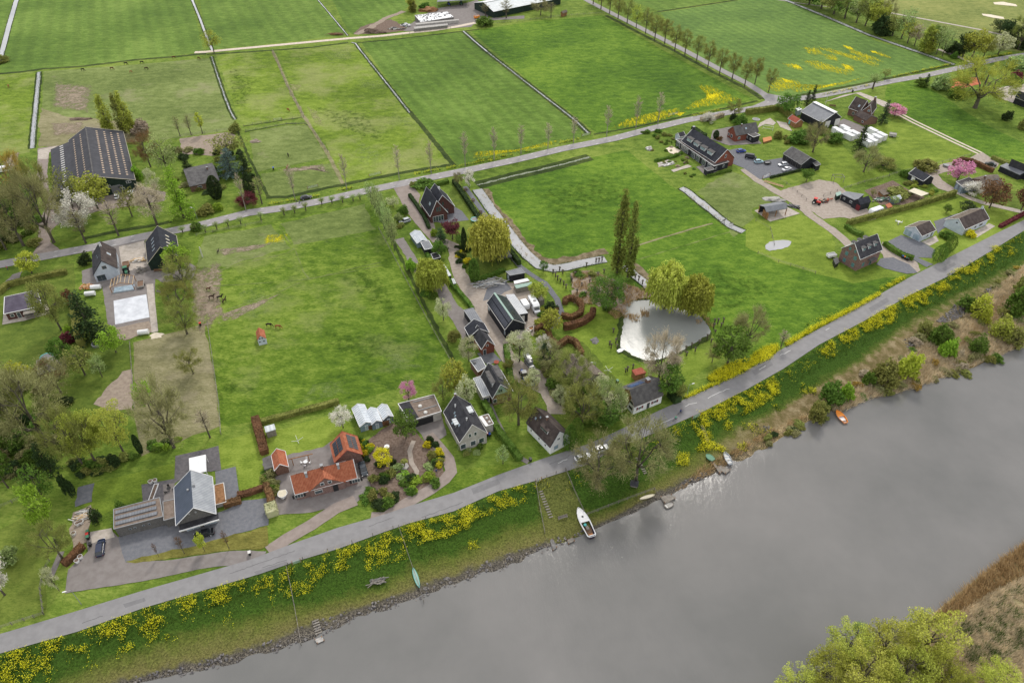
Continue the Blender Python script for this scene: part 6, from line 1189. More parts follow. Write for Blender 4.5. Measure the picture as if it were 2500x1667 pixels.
border(14,[(1920,335),(1990,315),(2030,300),(2035,320),(1960,350),(1900,352)],['green','olive','dark'],(1,2.6),(2,4),'shrub|below the blue grey barn','shrubs below the blue grey barn')
border(10,[(1400,660),(1440,665),(1490,720),(1480,770),(1420,740)],['olive','bare','green'],(1,2.2),(2,4),'marsh shrub|beside the pond reeds','marsh shrubs beside the pond')
border(24,[(430,355),(500,370),(590,350),(600,400),(560,480),(480,500),(420,470)],['olive','green','bare','dark'],(1,3),(2.2,5),'garden bush|around the grey roofed brick bungalow','bushes around the brick bungalow')
for i,(x,y)in enumerate([(1137,466),(1155,492),(1173,521),(1264,636)]):tree('ball','rust',x,y,0,9,'small copper beech ball, %s along the grey path'%ORD[i],'copper beech balls along the path','shrub','shrub',h=1.3)
def hedge(px,w,h,col,label,bank=False,dens=26):
 pts=[Pb(x,y)if bank else P(x,y)for x,y in px];sub=subline(pts,.8);L_,R_=offset_line(sub,w);c0=pts[0].copy();vs=[];random.seed(int(px[0][0]+px[0][1]))
 core=MB();fol=MB();rg=[]
 for l_,r2 in zip(L_,R_):
  k=h*(1+.10*noise.noise(l_*.35));rg.append([Vector(l_)-c0,Vector(r2)-c0,Vector(r2)-c0+Vector((0,0,k*.96)),Vector(l_)-c0+Vector((0,0,k*.96))])
 core.rings(rg)
 for i in range(len(rg)-1):
  A,B=rg[i],rg[i+1];seg_l=(B[0]-A[0]).length
  for f0,f1,hh in((0,3,h),(1,2,h),(3,2,w)):
   for _ in range(int(seg_l*hh*dens)+1):
    p=A[f0].lerp(B[f0],random.random()).lerp(A[f1].lerp(B[f1],random.random()),random.random());leaf(fol,p+rdir()*.16,random.uniform(.2,.4),.2)
 r_=thing('hedge',label,'hedge',c0);link('core',core,'leaf_'+col,r_);link('foliage',fol,'leaf_'+col,r_);return r_
for q in[([(2067,550),(2150,528),(2240,504),(2330,476)],1.2,2.2,'olive','long clipped hedge between the gravel yard and the bungalow lawn'),([(2064,555),(2085,570),(2105,578)],1.6,1.4,'green','low green hedge at the lower end of the long clipped hedge'),([(2158,598),(2180,615),(2205,628),(2228,636)],1.5,1.6,'green','green hedge between the gravel track and the grey drive'),([(2440,556),(2470,540),(2500,524)],1.2,1.2,'red','dark red hedge along the dike road'),([(2328,405),(2345,394),(2370,398),(2400,412),(2422,422)],1.4,1.8,'rust','curved copper hedge around the pink cherry lawn'),([(2420,388),(2440,396),(2460,404)],1.4,1.6,'olive','green hedge above the parked black car'),([(1690,318),(1710,332),(1722,338)],1.6,2.0,'dark','dark hedge beside the row house entrance'),([(1820,280),(1860,275),(1900,268),(1935,292)],1.6,2.6,'olive','tall olive hedge below the junction'),([(1710,296),(1740,292),(1765,284)],1.6,1.6,'tan','pinkish brown hedge along the lane'),([(1598,395),(1640,386),(1665,376)],.9,1.0,'green','low hedge dividing the row house lawn'),([(1726,432),(1760,424),(1785,419)],.8,.9,'green','low hedge below the row house porch'),([(1880,436),(1920,426),(1960,416)],.7,.9,'dark','thin dark hedge below the car park'),([(1108,446),(1122,466),(1138,490),(1155,515),(1172,540)],1.4,1.6,'dark','dark hedge between the garden and the grey path'),([(1232,600),(1250,625),(1268,648)],1.2,2.0,'dark','dark hedge behind the netted aviary'),([(1165,688),(1195,678),(1232,662)],1.2,1.4,'green','green hedge below the oval lawn'),([(1380,745),(1378,738),(1392,732),(1410,738),(1420,752),(1418,768),(1395,780),(1370,775)],1.4,1.7,'rust','curled copper beech hedge beside the lawn'),([(1376,804),(1400,800),(1425,790),(1445,775),(1448,762)],1.6,2.2,'rust','long curved copper beech hedge below the curled one'),([(1308,812),(1330,798),(1345,780),(1358,762)],1.4,2.0,'rust','straight copper beech hedge beside the grey path end'),([(1335,812),(1345,835),(1362,850),(1385,832),(1405,840),(1420,870)],1.4,1.8,'rust','lower copper beech hedge around the old barn'),([(625,1026),(632,1052),(640,1080),(648,1110)],1.9,1.8,'rust','brown and green hedge left of the farmhouse lawn'),([(640,1034),(700,1018),(760,1002),(828,984)],1.2,1.5,'olive','hedge between the farmhouse lawn and the paddock'),([(652,1186),(660,1210),(665,1232)],1.5,1.8,'rust','brown hedge beside the orange roofed farmhouse'),([(582,1212),(610,1206),(650,1192)],1.2,1.3,'rust','brown hedge below the modern house lawn'),([(548,1236),(570,1230),(590,1224)],1.4,1.4,'rust','short brown hedge beside the modern house terrace'),([(662,1238),(668,1262)],2.4,2.2,'cream','tall variegated hedge block by the gravel drive'),([(1180,985),(1195,1010),(1210,1045),(1235,1080),(1270,1125)],1.5,1.7,'green','green hedge descending to the dike road'),([(1425,1040),(1470,1034),(1510,1022)],1.4,1.8,'green','green roadside hedge behind the white cars'),([(1636,965),(1655,985)],2.2,2.4,'dark','clipped dark hedge beside the red shuttered house'),([(900,1046),(925,1040),(950,1034)],1.0,1.5,'rust','brown hedge in front of the greenhouses'),([(184,735),(188,780),(196,830),(204,850)],1.8,3.0,'olive','tall grey green hedge beside the farmyard'),([(0,720),(20,700),(60,690),(130,674),(165,668)],1.4,1.8,'olive','clipped hedge behind the hip roofed bungalow'),([(158,1382),(185,1355),(205,1335)],1.3,1.4,'rust','brown hedge at the forecourt corner'),([(1042,625),(1075,665),(1110,705),(1140,740),(1155,760)],1.0,1.5,'green','hedge between the brown drive and the gravel track'),([(1000,480),(1015,500),(1035,530),(1048,560)],1.0,1.4,'dark','hedge along the brick drive'),([(450,690),(430,690)],.6,.5,'olive','low trimmed strip beside the farmyard'),([(1060,455),(1095,446)],1.6,1.4,'green','hedge between the lane and the twin gabled house'),([(1235,850),(1240,880),(1245,920),(1250,945)],1.4,1.8,'green','hedge beside the green gabled house')]:hedge(*q)
#wildflowers and reeds (nobody could count them)
def scat(name,polys,fn,mat,label,zf=None):
 mb=MB()
 for poly,dens,thr in polys:
  Z=zf or(lambda x,y:zb(x,y)if y>li(RL,x)else 0)
  pts=[P(x,y,Z(x,y))for x,y in poly];x0,x1,y0,y1=min(p.x for p in pts),max(p.x for p in pts),min(p.y for p in pts),max(p.y for p in pts)
  for _ in range(int((x1-x0)*(y1-y0)*dens*(1.05 if fn==flower else 1))):
   x,y=random.uniform(x0,x1),random.uniform(y0,y1)
   if not inside(x,y,pts)or noise.noise(Vector((x*.33,y*.33,2)))*.6+noise.noise(Vector((x*.9,y*.9,7)))*.4<thr:continue
   z=0
   if not zf or zf(0,0)is None:
    q=Q((x,y,0));z=0
    if q[1]>li(RL,q[0]):
     for _i in range(3):q=Q((x,y,z));z=zb(*q)
   else:z=zf(0,0)
   fn(mb,Vector((x,y,z)))
 o=link(name,mb,mat);tag(o,label,None,kind='stuff');return o
leafmat('petals',(.72,.68,.02),(.90,.86,.05),0,.2,.3);leafmat('stems',(.05,.10,.012),(.09,.15,.02),0,.3,.3)
leafmat('reed_tan',(.52,.43,.28),(.74,.62,.42),0,.35,.3);leafmat('reed_brown',(.42,.29,.14),(.56,.41,.22),0,.35,.3)
def flower(mb,p):
 h=random.uniform(.45,.95)
 for _ in range(5):leaf(mb,p+Vector((random.gauss(0,.32),random.gauss(0,.32),h+random.gauss(0,.12))),random.uniform(.10,.19),1.2)
def stem(mb,p):
 for _ in range(3):twig(mb,p+Vector((random.gauss(0,.15),random.gauss(0,.15),0)),(Vector((random.gauss(0,.25),random.gauss(0,.25),1))).normalized(),random.uniform(.35,.8),.05)
def off(x0,x1,a,b_,step=25):
 xs_=[x0+(x1-x0)*i/max(1,round((x1-x0)/step))for i in range(max(1,round((x1-x0)/step))+1)]
 return[(x,li(RL,x)+a)for x in xs_]+[(x,li(RL,x)+b_)for x in xs_[::-1]]
box=lambda x0,y0,x1,y1:[(x0,y0),(x1,y0),(x1,y1),(x0,y1)]
FL=[(off(-60,2480,4,50),1.0,.06),(off(-60,700,10,110),.7,.1),(off(-60,125,6,95),6,-.10),(off(120,280,6,55),5,.02),(off(260,420,8,95),6,-.02),(off(410,500,6,40),5,-.02),(off(500,600,6,48),6,-.05),(off(630,670,18,60),6,-.05),(off(684,805,14,88),5,.02),(off(820,878,8,60),7,-.05),(off(895,1005,8,85),6,-.04),(off(1000,1145,8,60),9,-.12),(off(1140,1285,6,50),7,-.06),(box(1146,1322,1164,1340),9,-.3),(off(1720,1812,4,45),9,-.10),(off(1808,1892,8,62),9,-.12),(box(1876,940,1902,966),9,-.2),([(1704,1006),(1722,1010),(1738,1070),(1728,1085),(1712,1060)],9,-.2),([(1684,1034),(1706,1036),(1728,1078),(1718,1085)],8,-.1),([(1699,1100),(1712,1082),(1740,1080),(1772,1098),(1766,1108),(1735,1098),(1705,1106)],11,-.4),(box(1652,1108,1681,1138),10,-.4),(box(1768,1030,1785,1052),8,-.2),(box(1800,1084,1822,1102),8,-.2),(box(1812,1036,1850,1066),5,.05),(box(1955,938,1992,964),7,-.05),(box(1886,990,1905,1004),8,-.1),(box(1790,1045,1880,1060),2,.12),(box(1640,1045,1660,1080),5,.0),([(1998,838),(2036,836),(2040,870),(2010,884)],7,.0),([(2040,818),(2092,798),(2095,830),(2060,842)],8,-.06),([(2090,800),(2160,752),(2190,745),(2180,790),(2110,815)],10,-.14),([(2190,735),(2240,712),(2262,716),(2262,745),(2225,755)],9,-.08),([(2258,704),(2300,690),(2322,700),(2318,720),(2270,724)],8,-.04),([(2310,672),(2370,640),(2392,642),(2385,665),(2320,688)],9,-.08),(box(2407,622,2424,646),8,-.2),([(2415,606),(2445,598),(2455,606),(2430,620)],9,-.2),(box(2460,616,2474,624),7,-.3),(off(2020,2500,4,30,60),2,.12),([(1726,924),(1745,908),(1790,884),(1830,876),(1845,862),(1870,846),(1896,842),(1902,852),(1880,878),(1830,900),(1770,926),(1735,934)],22,-.6),([(1735,944),(1760,930),(1830,900),(1824,908),(1750,942)],18,-.6),([(1664,972),(1700,955),(1740,936),(1742,944),(1700,964),(1670,976)],18,-.5),([(1914,838),(1960,812),(2000,791),(2060,760),(2147,714),(2150,722),(2060,772),(2000,801),(1920,848)],20,-.6),([(1955,812),(1990,792),(2000,790),(1965,818)],8,-.1),([(2146,704),(2175,690),(2208,676),(2210,682),(2180,698),(2150,712)],11,-.3),([(1960,800),(1980,785),(2040,765),(2035,772),(1985,795)],4,.08)]
FL+=[([(x0,y0),(x1,y1),(x1,y1+3.5),(x0,y0+3.5)],6,-.05)for x0,y0,x1,y1 in((1010,425,1130,404),(1135,402,1220,388),(1165,392,1265,373),(1225,382,1320,362),(1365,350,1415,338),(655,499,780,478),(800,470,860,458),(2005,232,2130,206),(2180,188,2320,157),(2380,146,2470,130),(1690,284,1760,268))]
random.seed(21);scat('wildflowers',FL,flower,'petals','yellow rape and mustard flowers along the dike and verges')
random.seed(21);scat('wildflowers',[(p,d*1.1,t-.06)for p,d,t in FL],stem,'stems','green stems below the yellow flowers')
def grassb(mb,p):
 for _ in range(2):twig(mb,p+Vector((random.gauss(0,.12),random.gauss(0,.12),-.05)),Vector((random.gauss(0,.45),random.gauss(0,.45),1)).normalized(),random.uniform(.3,.65),.07)
def reed(mb,p,hh=1.5,lean=(.35,.1)):
 for _ in range(3):twig(mb,p+Vector((random.gauss(0,.2),random.gauss(0,.2),-.05)),Vector((random.gauss(lean[0],.4),random.gauss(lean[1],.4),1)).normalized(),random.uniform(.6,1.2)*hh,.09)
scat('grass',[(off(-60,2500,4,60,60),3.2,-.2),([(1000,1300),(1280,1260),(1280,1290),(1000,1400)],2,0)],grassb,'stems','tall lush grass on the dike slope')
RB=[([(2000,1005),(2040,985),(2120,925),(2200,880),(2260,830),(2330,790),(2400,730),(2500,650),(2500,840),(2430,872),(2370,895),(2260,938),(2190,960),(2120,975),(2060,1005)],12,-.2)]
random.seed(5);scat('reeds',RB,lambda m_,p:reed(m_,p,1.6),'reed_tan','dry tan reeds on the river bank');random.seed(6);scat('reeds',[(RB[0][0],3,.10),([(2330,850),(2430,740),(2460,720),(2440,770),(2360,840)],10,-.4),([(1650,1200),(1760,1145),(1850,1080),(1950,1030),(2000,1010),(1990,1000),(1900,1040),(1800,1095),(1700,1150)],4,-.1)],lambda m_,p:reed(m_,p,1.5),'reed_brown','rusty brown reeds and brush on the river bank')
random.seed(8);scat('reeds',[([(1395,670),(1440,662),(1520,692),(1590,712),(1580,730),(1545,735),(1530,765),(1545,775),(1500,780),(1470,745),(1400,745)],5,-.15),(box(1535,770,1560,785),8,-.2),(box(1565,755,1585,775),8,-.1),([(1600,725),(1640,735),(1660,748),(1640,752),(1600,742)],6,-.2),([(1690,790),(1720,765),(1745,800),(1715,795)],3,0)],lambda m_,p:reed(m_,p,1.2,(0,0)),'reed_brown','brown reeds standing in the pond')
random.seed(9);scat('reeds',[([(2290,1500),(2400,1405),(2500,1332),(2560,1300),(2560,1380),(2420,1450),(2330,1530),(2270,1540)],15,-.35)],lambda m_,p:reed(m_,p,2.2,(-.5,.2)),'reed_brown','rust brown reed fringe of the far shore',lambda x,y:-2.0)
random.seed(10);scat('reeds',[([(2270,1540),(2420,1450),(2560,1380),(2560,1720),(2200,1720)],22,-.25)],lambda m_,p:reed(m_,p,1.3,(.6,.3)),'reed_tan','flattened tan reeds on the far shore',lambda x,y:-1.3)
random.seed(12);scat('grass',[([(2300,1560),(2420,1470),(2540,1400),(2540,1560),(2380,1640)],9,.0),([(2350,1600),(2440,1540),(2500,1500),(2500,1560),(2400,1640)],6,.05)],lambda m_,p:reed(m_,p,1.5,(.5,.3)),'stems','green grass among the far shore reeds',lambda x,y:-1.25)
mb=MB();random.seed(40)
for px,w in DL:
 ln=subline([P(*q)for q in px],.3);l_,r2=offset_line(ln,w)
 for a in l_+r2:
  if a.y>420 or random.random()<.25:continue
  for _ in range(2):twig(mb,a+Vector((random.gauss(0,.3),random.gauss(0,.3),0)),Vector((random.gauss(0,.35),random.gauss(0,.35),1)).normalized(),random.uniform(.3,.8),.08)
tag(link('ditch_grass',mb,'stems'),'tall grass on the ditch edges',None,kind='stuff')
random.seed(41);scat('reeds',[([(1170,470),(1185,480),(1215,525),(1290,622),(1340,648),(1330,652),(1280,625),(1205,528)],3,.05),([(1668,456),(1700,478),(1765,530),(1760,540),(1690,488)],2,.1)],lambda m_,p:reed(m_,p,.7,(0,0)),'reed_tan','thin pale reeds in the ditch water')
random.seed(14);mb=MB()
def stone(m_,p):
 s=random.uniform(.12,.38);m_.blob(p+Vector((0,0,s*.2)),(s,s*random.uniform(.7,1.2),s*.6),random.random()*99,.4,5,3)
scat('stones',[([(x,li(G2,x)-2)for x in range(300,1460,40)]+[(x,li(SL,x)-2)for x in range(1440,280,-40)],2.2,-.05),([(2285,785),(2330,745),(2370,740),(2365,765),(2310,790)],10,-.3),([(2205,830),(2250,812),(2260,830),(2215,850)],8,-.1),(box(1865,1040,1880,1055),7,-.3),([(1660,1180),(1720,1150),(1725,1162),(1665,1195)],5,-.2),([(2365,735),(2420,700),(2430,720),(2385,745)],6,-.1)],stone,'rocks','dark basalt stones along the water line')
#vehicles
def head(a,b,z=0):
 p,q=P(*a,z),P(*b,z);d=q-p;return math.atan2(d.y,d.x)
paint('glass_dark',(.02,.025,.03),.1,.8);paint('tyre',(.02,.02,.02),.9,.1)
for k,c in dict(car_black=(.012,.013,.016),car_navy=(.012,.02,.05),car_silver=(.45,.47,.50),car_white=(.75,.76,.78),car_blue=(.015,.05,.30),car_pale=(.30,.45,.52),car_grey=(.12,.125,.13),car_dark=(.03,.04,.05)).items():paint(k,c,.22,.7)
def ring8(x,w,z0,z1,c=.12):return[(x,-w,z0+c),(x,-w,z1-c),(x,-w+c,z1),(x,w-c,z1),(x,w,z1-c),(x,w,z0+c),(x,w-c,z0),(x,-w+c,z0)]
def car(label,px,to,paintm,kind='hatch',L=4.3,name='car',z=0,bank=False):
 c=P(*px,0);c.z=.09+z*.3;r_=thing(name,label,'van'if kind=='van'else'car',c,head(px,to));k=L/4.3;W_=.88 if kind!='van'else.95
 hb=.92 if kind!='van'else 1.15;b=MB().rings([ring8(-2.15*k,W_*.86,.38,hb*.86),ring8(-2.0*k,W_*.97,.26,hb),ring8(-.9*k,W_,.24,hb),ring8(.7*k,W_,.24,hb*.98),ring8(1.5*k,W_*.97,.26,hb*.88),ring8(2.05*k,W_*.86,.32,hb*.72),ring8(2.15*k,W_*.74,.38,hb*.62)])
 link('body',b,paintm,r_,smooth=False)
 zt={'hatch':1.45,'suv':1.66,'van':1.95,'sedan':1.42}[kind];xb={'hatch':-1.95,'suv':-2.0,'van':-2.1,'sedan':-1.5}[kind];xr={'hatch':-1.45,'suv':-1.7,'van':-2.0,'sedan':-.85}[kind];xf={'van':1.05}.get(kind,.30);xw={'van':1.5}.get(kind,1.05)
 g_=MB().rings([ring8(xb*k,W_*.86,hb-.1,hb+.02,.03),ring8(xr*k,W_*.78,hb-.1,zt-.05,.05),ring8(xf*k,W_*.78,hb-.1,zt-.04,.05),ring8(xw*k,W_*.86,hb-.1,hb+.01,.03)]);link('window',g_,'glass_dark',r_)
 link('roof',MB().rings([ring8((xr-.05)*k,W_*.70,zt-.06,zt+.0,.02),ring8((xr+.3)*k,W_*.74,zt-.06,zt+.04,.02),ring8((xf-.1)*k,W_*.74,zt-.06,zt+.04,.02),ring8((xf+.1)*k,W_*.70,zt-.06,zt-.01,.02)]),paintm,r_)
 for sx in(-1.32,1.35):
  for sy in(-1,1):
   w=link('wheel',MB().tube((sx*k,sy*(W_-.2),.33),(sx*k,sy*(W_+.02),.33),.33,.33,12),'tyre',r_);link('rim',MB().tube((sx*k,sy*(W_-.1),.33),(sx*k,sy*(W_+.04),.33),.2,.2,10),'car_silver',w)
 for sy in(-1,1):link('headlight',MB().box(2.0*k,sy*.6-.16,.52,2.13*k,sy*.6+.16,.66),'white',r_);link('tail_light',MB().box(-2.17*k,sy*.66-.1,.6,-2.1*k,sy*.66+.1,.8),'dark_red',r_)
 return r_
car('black estate car parked on the brown forecourt',(248,1340),(252,1300),'car_navy','suv',4.8)
car('black car parked under the golden tree on the gravel drive',(500,1306),(478,1312),'car_black','sedan',4.5)
car('dark car parked between the farmhouse and the garden',(887,1148),(893,1168),'car_dark','sedan',4.6)
car('silver white car driving on the dike road nearest the big bare tree',(1423,1120),(1446,1112),'car_white','hatch',4.4,z=.12)
car('leading silver white car on the dike road half behind twigs',(1466,1100),(1490,1090),'car_white','hatch',4.4,z=.12)
car('silver car parked beside the brick drive near the pale willows',(989,543),(970,549),'car_silver','hatch',4.5)
car('dark car with pale roof driving along the polder lane',(748,486),(770,481),'car_black','hatch',4.5,z=.12)
car('left white car parked in front of the huge barn',(287,482),(290,468),'car_white','hatch')
car('right white car parked in front of the huge barn',(320,474),(324,462),'car_white','hatch')
car('blue car at the upper left of the car park',(1809,372),(1818,371),'car_blue','hatch')
car('black van with pale roof on the car park',(1832,387),(1846,389),'car_black','van',4.9)
car('pale blue car on the car park',(1852,398),(1864,397),'car_pale','hatch',4.0)
car('grey silver car on the car park beside the black garage',(1911,405),(1898,407),'car_silver','hatch')
car('white car at the lower edge of the car park',(1920,416),(1934,411),'car_white','sedan',4.7)
car('black car parked beside the curved copper hedge',(2417,404),(2404,401),'car_black','sedan',4.5)
car('upper old silver grey car under the trees',(1290,878),(1284,866),'car_silver','hatch')
car('lower old silver grey car beside the gravel track',(1293,893),(1302,905),'car_grey','hatch')
r_=thing('motorhome','white motorhome parked beside the long black barn','motorhome',P(1304,752),head((1296,735),(1312,765)))
link('body',MB().rings([ring8(-3.3,1.1,.5,2.9),ring8(1.6,1.1,.45,2.95),ring8(2.4,1.1,.45,2.5,.2)]),'car_white',r_);link('cab',MB().rings([ring8(2.3,1.0,.4,1.9),ring8(3.0,.98,.4,1.35),ring8(3.6,.9,.4,1.05)]),'car_white',r_);link('windscreen',MB().quad((2.42,-.85,1.9),(2.42,.85,1.9),(3.02,.85,1.42),(3.02,-.85,1.42)).cbox((2.3,0,2.0),(.3,1.7,.1)),'glass_dark',r_)
link('rooflight',MB().box(-.3,-.4,2.95,.5,.4,3.08),'mid_grey',r_);link('rooflight',MB().box(-2.5,-.35,2.95,-1.8,.35,3.08),'off_white',r_)
for sx in(-2.2,2.6):
 for sy in(-.95,.95):link('wheel',MB().tube((sx,sy-.12,.36),(sx,sy+.12,.36),.36,.36,12),'tyre',r_)
for x in(-2,0):link('window',MB().box(x,-1.13,1.6,x+1,-1.09,2.2),'glass_dark',r_)
def caravan(label,px,to,L=6.0,m='car_white'):
 r_=thing('caravan',label,'caravan',P(*px),head(px,to));h=L/2
 link('body',MB().rings([ring8(-h,.95,.9,1.9,.2),ring8(-h+.35,1.1,.5,2.5,.2),ring8(h-.5,1.1,.5,2.55,.2),ring8(h,.95,.9,1.8,.2)]),m,r_)
 for x in(-h*.6,0,h*.5):
  for sy in(-1,1):link('window',MB().box(x-.4,min(sy*1.08,sy*1.13),1.4,x+.4,max(sy*1.08,sy*1.13),2.0),'glass_dark',r_)
 for sy in(-1,1):link('wheel',MB().tube((0,sy*.9-.1,.33),(0,sy*.9+.1,.33),.33,.33,12),'tyre',r_)
 link('window',MB().box(h-.16,-.7,1.35,h-.02,.7,1.8),'glass_dark',r_);link('drawbar',MB().tube((h,0,.45),(h+1.2,0,.45),.06,.05,5),'grey',r_);return r_
caravan('white caravan parked along the long clipped hedge',(2136,522),(2160,514));caravan('cream caravan under the bare trees behind the top farm barn',(1246,32),(1260,30),5)
caravan('white caravan body beside the motorhome',(1281,752),(1272,738),4.0);caravan('small old white caravan at the left edge behind the trees',(14,420),(30,418),5.5)
def trailer(label,px,to,L=3.2,W_=1.6,wall='brown',load='brown',h=1.1,name='trailer'):
 r_=thing(name,label,'trailer',P(*px),head(px,to));x,y=L/2,W_/2
 link('box',MB().box(-x,-y,.5,x,y,.6).box(-x,-y,.6,x,-y+.08,h).box(-x,y-.08,.6,x,y,h).box(-x,-y+.08,.6,-x+.08,y-.08,h).box(x-.08,-y+.08,.6,x,y-.08,h),wall,r_)
 if load:link('load',MB().box(-x+.1,-y+.1,.61,x-.1,y-.1,h-.2),load,r_)
 for sy in(-1,1):link('wheel',MB().tube((0,sy*y-.1,.32),(0,sy*y+.1,.32),.32,.32,12),'tyre',r_)
 link('drawbar',MB().tube((x,0,.5),(x+1.1,0,.5),.05,.05,5),'grey',r_);return r_
trailer('brown tipping trailer beside the white farmhouse',(309,650),(310,665),3.0,2.0,'wood_brown','brown');trailer('grey brown open trailer right of the timber frame',(345,698),(345,680),3.6,2.0,'concrete','brown')
trailer('blue trailer loaded with sand on the gravel track',(1290,934),(1278,918),4.2,2.0,'blue','sand');trailer('small grey trailer at the end of the white containers',(2178,334),(2190,336),3,2.2,'concrete','concrete',1.6);trailer('round black covered trailer on the car park',(1873,401),(1884,400),2.6,1.8,'black','mid_grey',1.0)
trailer('black box trailer with bikes left of the tall brick house',(2028,628),(2040,626),3.0,1.8,'white','grey',1.4);trailer('yellow orange telehandler trailer by the top farm entrance',(1164,46),(1176,44),3.4,1.8,'orange','grey',1.8)
def tractor(label,px,to,m='blue'):
 r_=thing('tractor',label,'tractor',P(*px),head(px,to));link('bonnet',MB().rings([ring8(-.2,.42,.75,1.45),ring8(1.4,.36,.75,1.3)]),m,r_);link('cab',MB().rings([ring8(-1.3,.6,.9,2.2),ring8(-.2,.6,.9,2.2)]),'glass_dark',r_);link('roof',MB().box(-1.4,-.68,2.2,-.1,.68,2.35),'off_white'if m=='blue'else m,r_)
 for sy in(-1,1):w=link('rear_wheel',MB().tube((-.9,sy*.8-.2,.75),(-.9,sy*.8+.2,.75),.75,.75,14),'tyre',r_);link('rim',MB().tube((-.9,sy*.8-.22,.75),(-.9,sy*.8+.22,.75),.38,.38,10),'off_white',w);link('front_wheel',MB().tube((1.1,sy*.7-.13,.45),(1.1,sy*.7+.13,.45),.45,.45,12),'tyre',r_)
tractor('blue tractor with white mudguards on the gravel track',(1277,917),(1270,903),'blue');tractor('green tractor below the brown tipping trailer',(310,668),(312,680),'green');tractor('left blue tractor in the open machinery shed',(1096,14),(1102,20),'blue');tractor('right green tractor in the open machinery shed',(1126,13),(1130,20),'green');tractor('small red tractor on the gravel yard',(1993,498),(2000,500),'red')
#boats
def boat(label,bow,stern,W_,hull='white',inner='wood_brown',deck=None,z=WL,name='boat',depth=.8,seats=3,cover=False,gz=None,tip=False):
 zz=(z+depth*.6);a,b_=P(*bow,zz),P(*stern,zz);c=(a+b_)/2;d=a-b_;L=math.hypot(d.x,d.y);r_=thing(name,label,'boat',(c.x,c.y,z),math.atan2(d.y,d.x))
 st=[(-.5,.62),(-.42,.74),(-.2,.95),(0,1),(.18,.93),(.34,.68),(.45,.32),(.5,.03)]
 if tip:st=[(-.5,.05),(-.38,.55),(-.2,.9),(0,1),(.2,.9),(.38,.55),(.5,.05)]
 T_=[[(x*L,y*w*W_/2,0)for x,w in st]for y in(1,-1)]
 sh=depth;m=MB();rg=[]
 for x,w in st:hw=w*W_/2;e=sh*(1+.25*max(0,x));rg.append([(x*L,hw,e),(x*L*.97,hw*.72,0),(x*L*.95,0,-.18),(x*L*.97,-hw*.72,0),(x*L,-hw,e)])
 for r0,r1 in zip(rg,rg[1:]):
  for i in range(4):m.quad(r0[i],r0[i+1],r1[i+1],r1[i])
 m.quad(*rg[0]);link('hull',m,hull,r_)
 g_=MB()
 for k in(0,4):
  for r0,r1 in zip(rg,rg[1:]):g_.tube(Vector(r0[k])+Vector((0,0,.02)),Vector(r1[k])+Vector((0,0,.02)),.05*max(1,W_/1.6),.05*max(1,W_/1.6),4)
 g_.tube(Vector(rg[0][0])+Vector((0,0,.02)),Vector(rg[0][4])+Vector((0,0,.02)),.06,.06,4);link('gunwale',g_,hull if not deck else deck,r_)
 fl=sh*(.35 if not cover else.98);f_=MB();q=[(x*L,w*W_/2*.9,fl+(.12*sh if cover else 0))for x,w in st]+[(x*L,-w*W_/2*.9,fl+(.12*sh if cover else 0))for x,w in st[::-1]];f_.quad(*q);link('cover'if cover else'floor',f_,inner,r_)
 if deck:k=[s for s in st if s[0]>=.0];link('foredeck',MB().quad(*([(x*L,w*W_/2*.93,sh*1.06)for x,w in k]+[(x*L,-w*W_/2*.93,sh*1.06)for x,w in k[::-1]])),deck,r_)
 if not cover:
  for i in range(seats):x=(-.34+.26*i)*L;link('seat',MB().box(x-.14,-W_*.42,sh*.62,x+.14,W_*.42,sh*.68),'off_white'if hull!='orange'else'brown',r_)
 return r_
r_=boat('long white boat with dark blue side moored at the garden plot',(1411,1242),(1446,1312),2.5,'navy','brown','white',WL,'boat',1.1,0)
link('side_deck',MB().tube((-3.9,1.0,1.12),(0,1.15,1.14),.13,.13,4).tube((-3.9,-1.0,1.12),(0,-1.15,1.14),.13,.13,4).tube((-3.9,-1,1.12),(-3.9,1,1.12),.13,.13,4),'white',r_);link('helm',MB().blob((-.6,.25,.9),(.4,.4,.3),2,.05,10,5),'turquoise',r_);link('engine_box',MB().box(-1.9,-.3,.4,-.9,.35,.85),'wood_grey',r_);link('hatch',MB().box(1.3,-.22,1.16,1.75,.22,1.24),'black',r_);link('rudder',MB().box(-3.6,-.5,.4,-3.1,.5,.7),'wood_orange',r_)
boat('small orange motor boat moored under the willow bush',(2042,1003),(2065,1032),2.0,'orange','white','orange',WL,'boat',.6,1)
z_=zb(1778,1120);boat('aluminium rowing boat pulled up on the bank',(1769,1104),(1784,1134),1.6,'sheet_metal','sheet_light',None,z_+.15,'boat',.5,3)
boat('small boat under a green cover on the bank',(1724,1110),(1742,1124),1.7,'green','green',None,zb(1733,1118)+.15,'boat',.5,0,True)
boat('green canoe lying along the dike fence',(1008,1386),(1024,1434),.95,'turquoise','green_panel',None,zb(1016,1410)+.1,'canoe',.35,0,True,tip=True)
boat('pale yellow upturned canoe beside the plot fence',(1598,1208),(1562,1218),.8,'cream','cream',None,zb(1580,1212)+.2,'canoe',.35,0,True,tip=True)
boat('dark flat dinghy moored at the bank corner',(1644,1226),(1624,1238),1.5,'wood_grey','concrete',None,WL,'boat',.35,1)
boat('white dinghy upside down at the pond edge',(1522,852),(1508,859),1.3,'plaster_white','white',None,0.1,'boat',.4,0,True)
boat('beige sloop stored on a trailer beside the barn hedge',(1301,797),(1287,810),1.6,'off_white','wood_brown',None,.3,'boat',.5,2)
boat('grey covered boat on the gravel beside the pink cherry',(2302,402),(2320,407),2.0,'grey','grey',None,.2,'boat',.7,0,True)
boat('black and white tender on the farmhouse side yard',(690,1216),(690,1198),2.2,'white','cream',None,.3,'boat',.7,0,True)
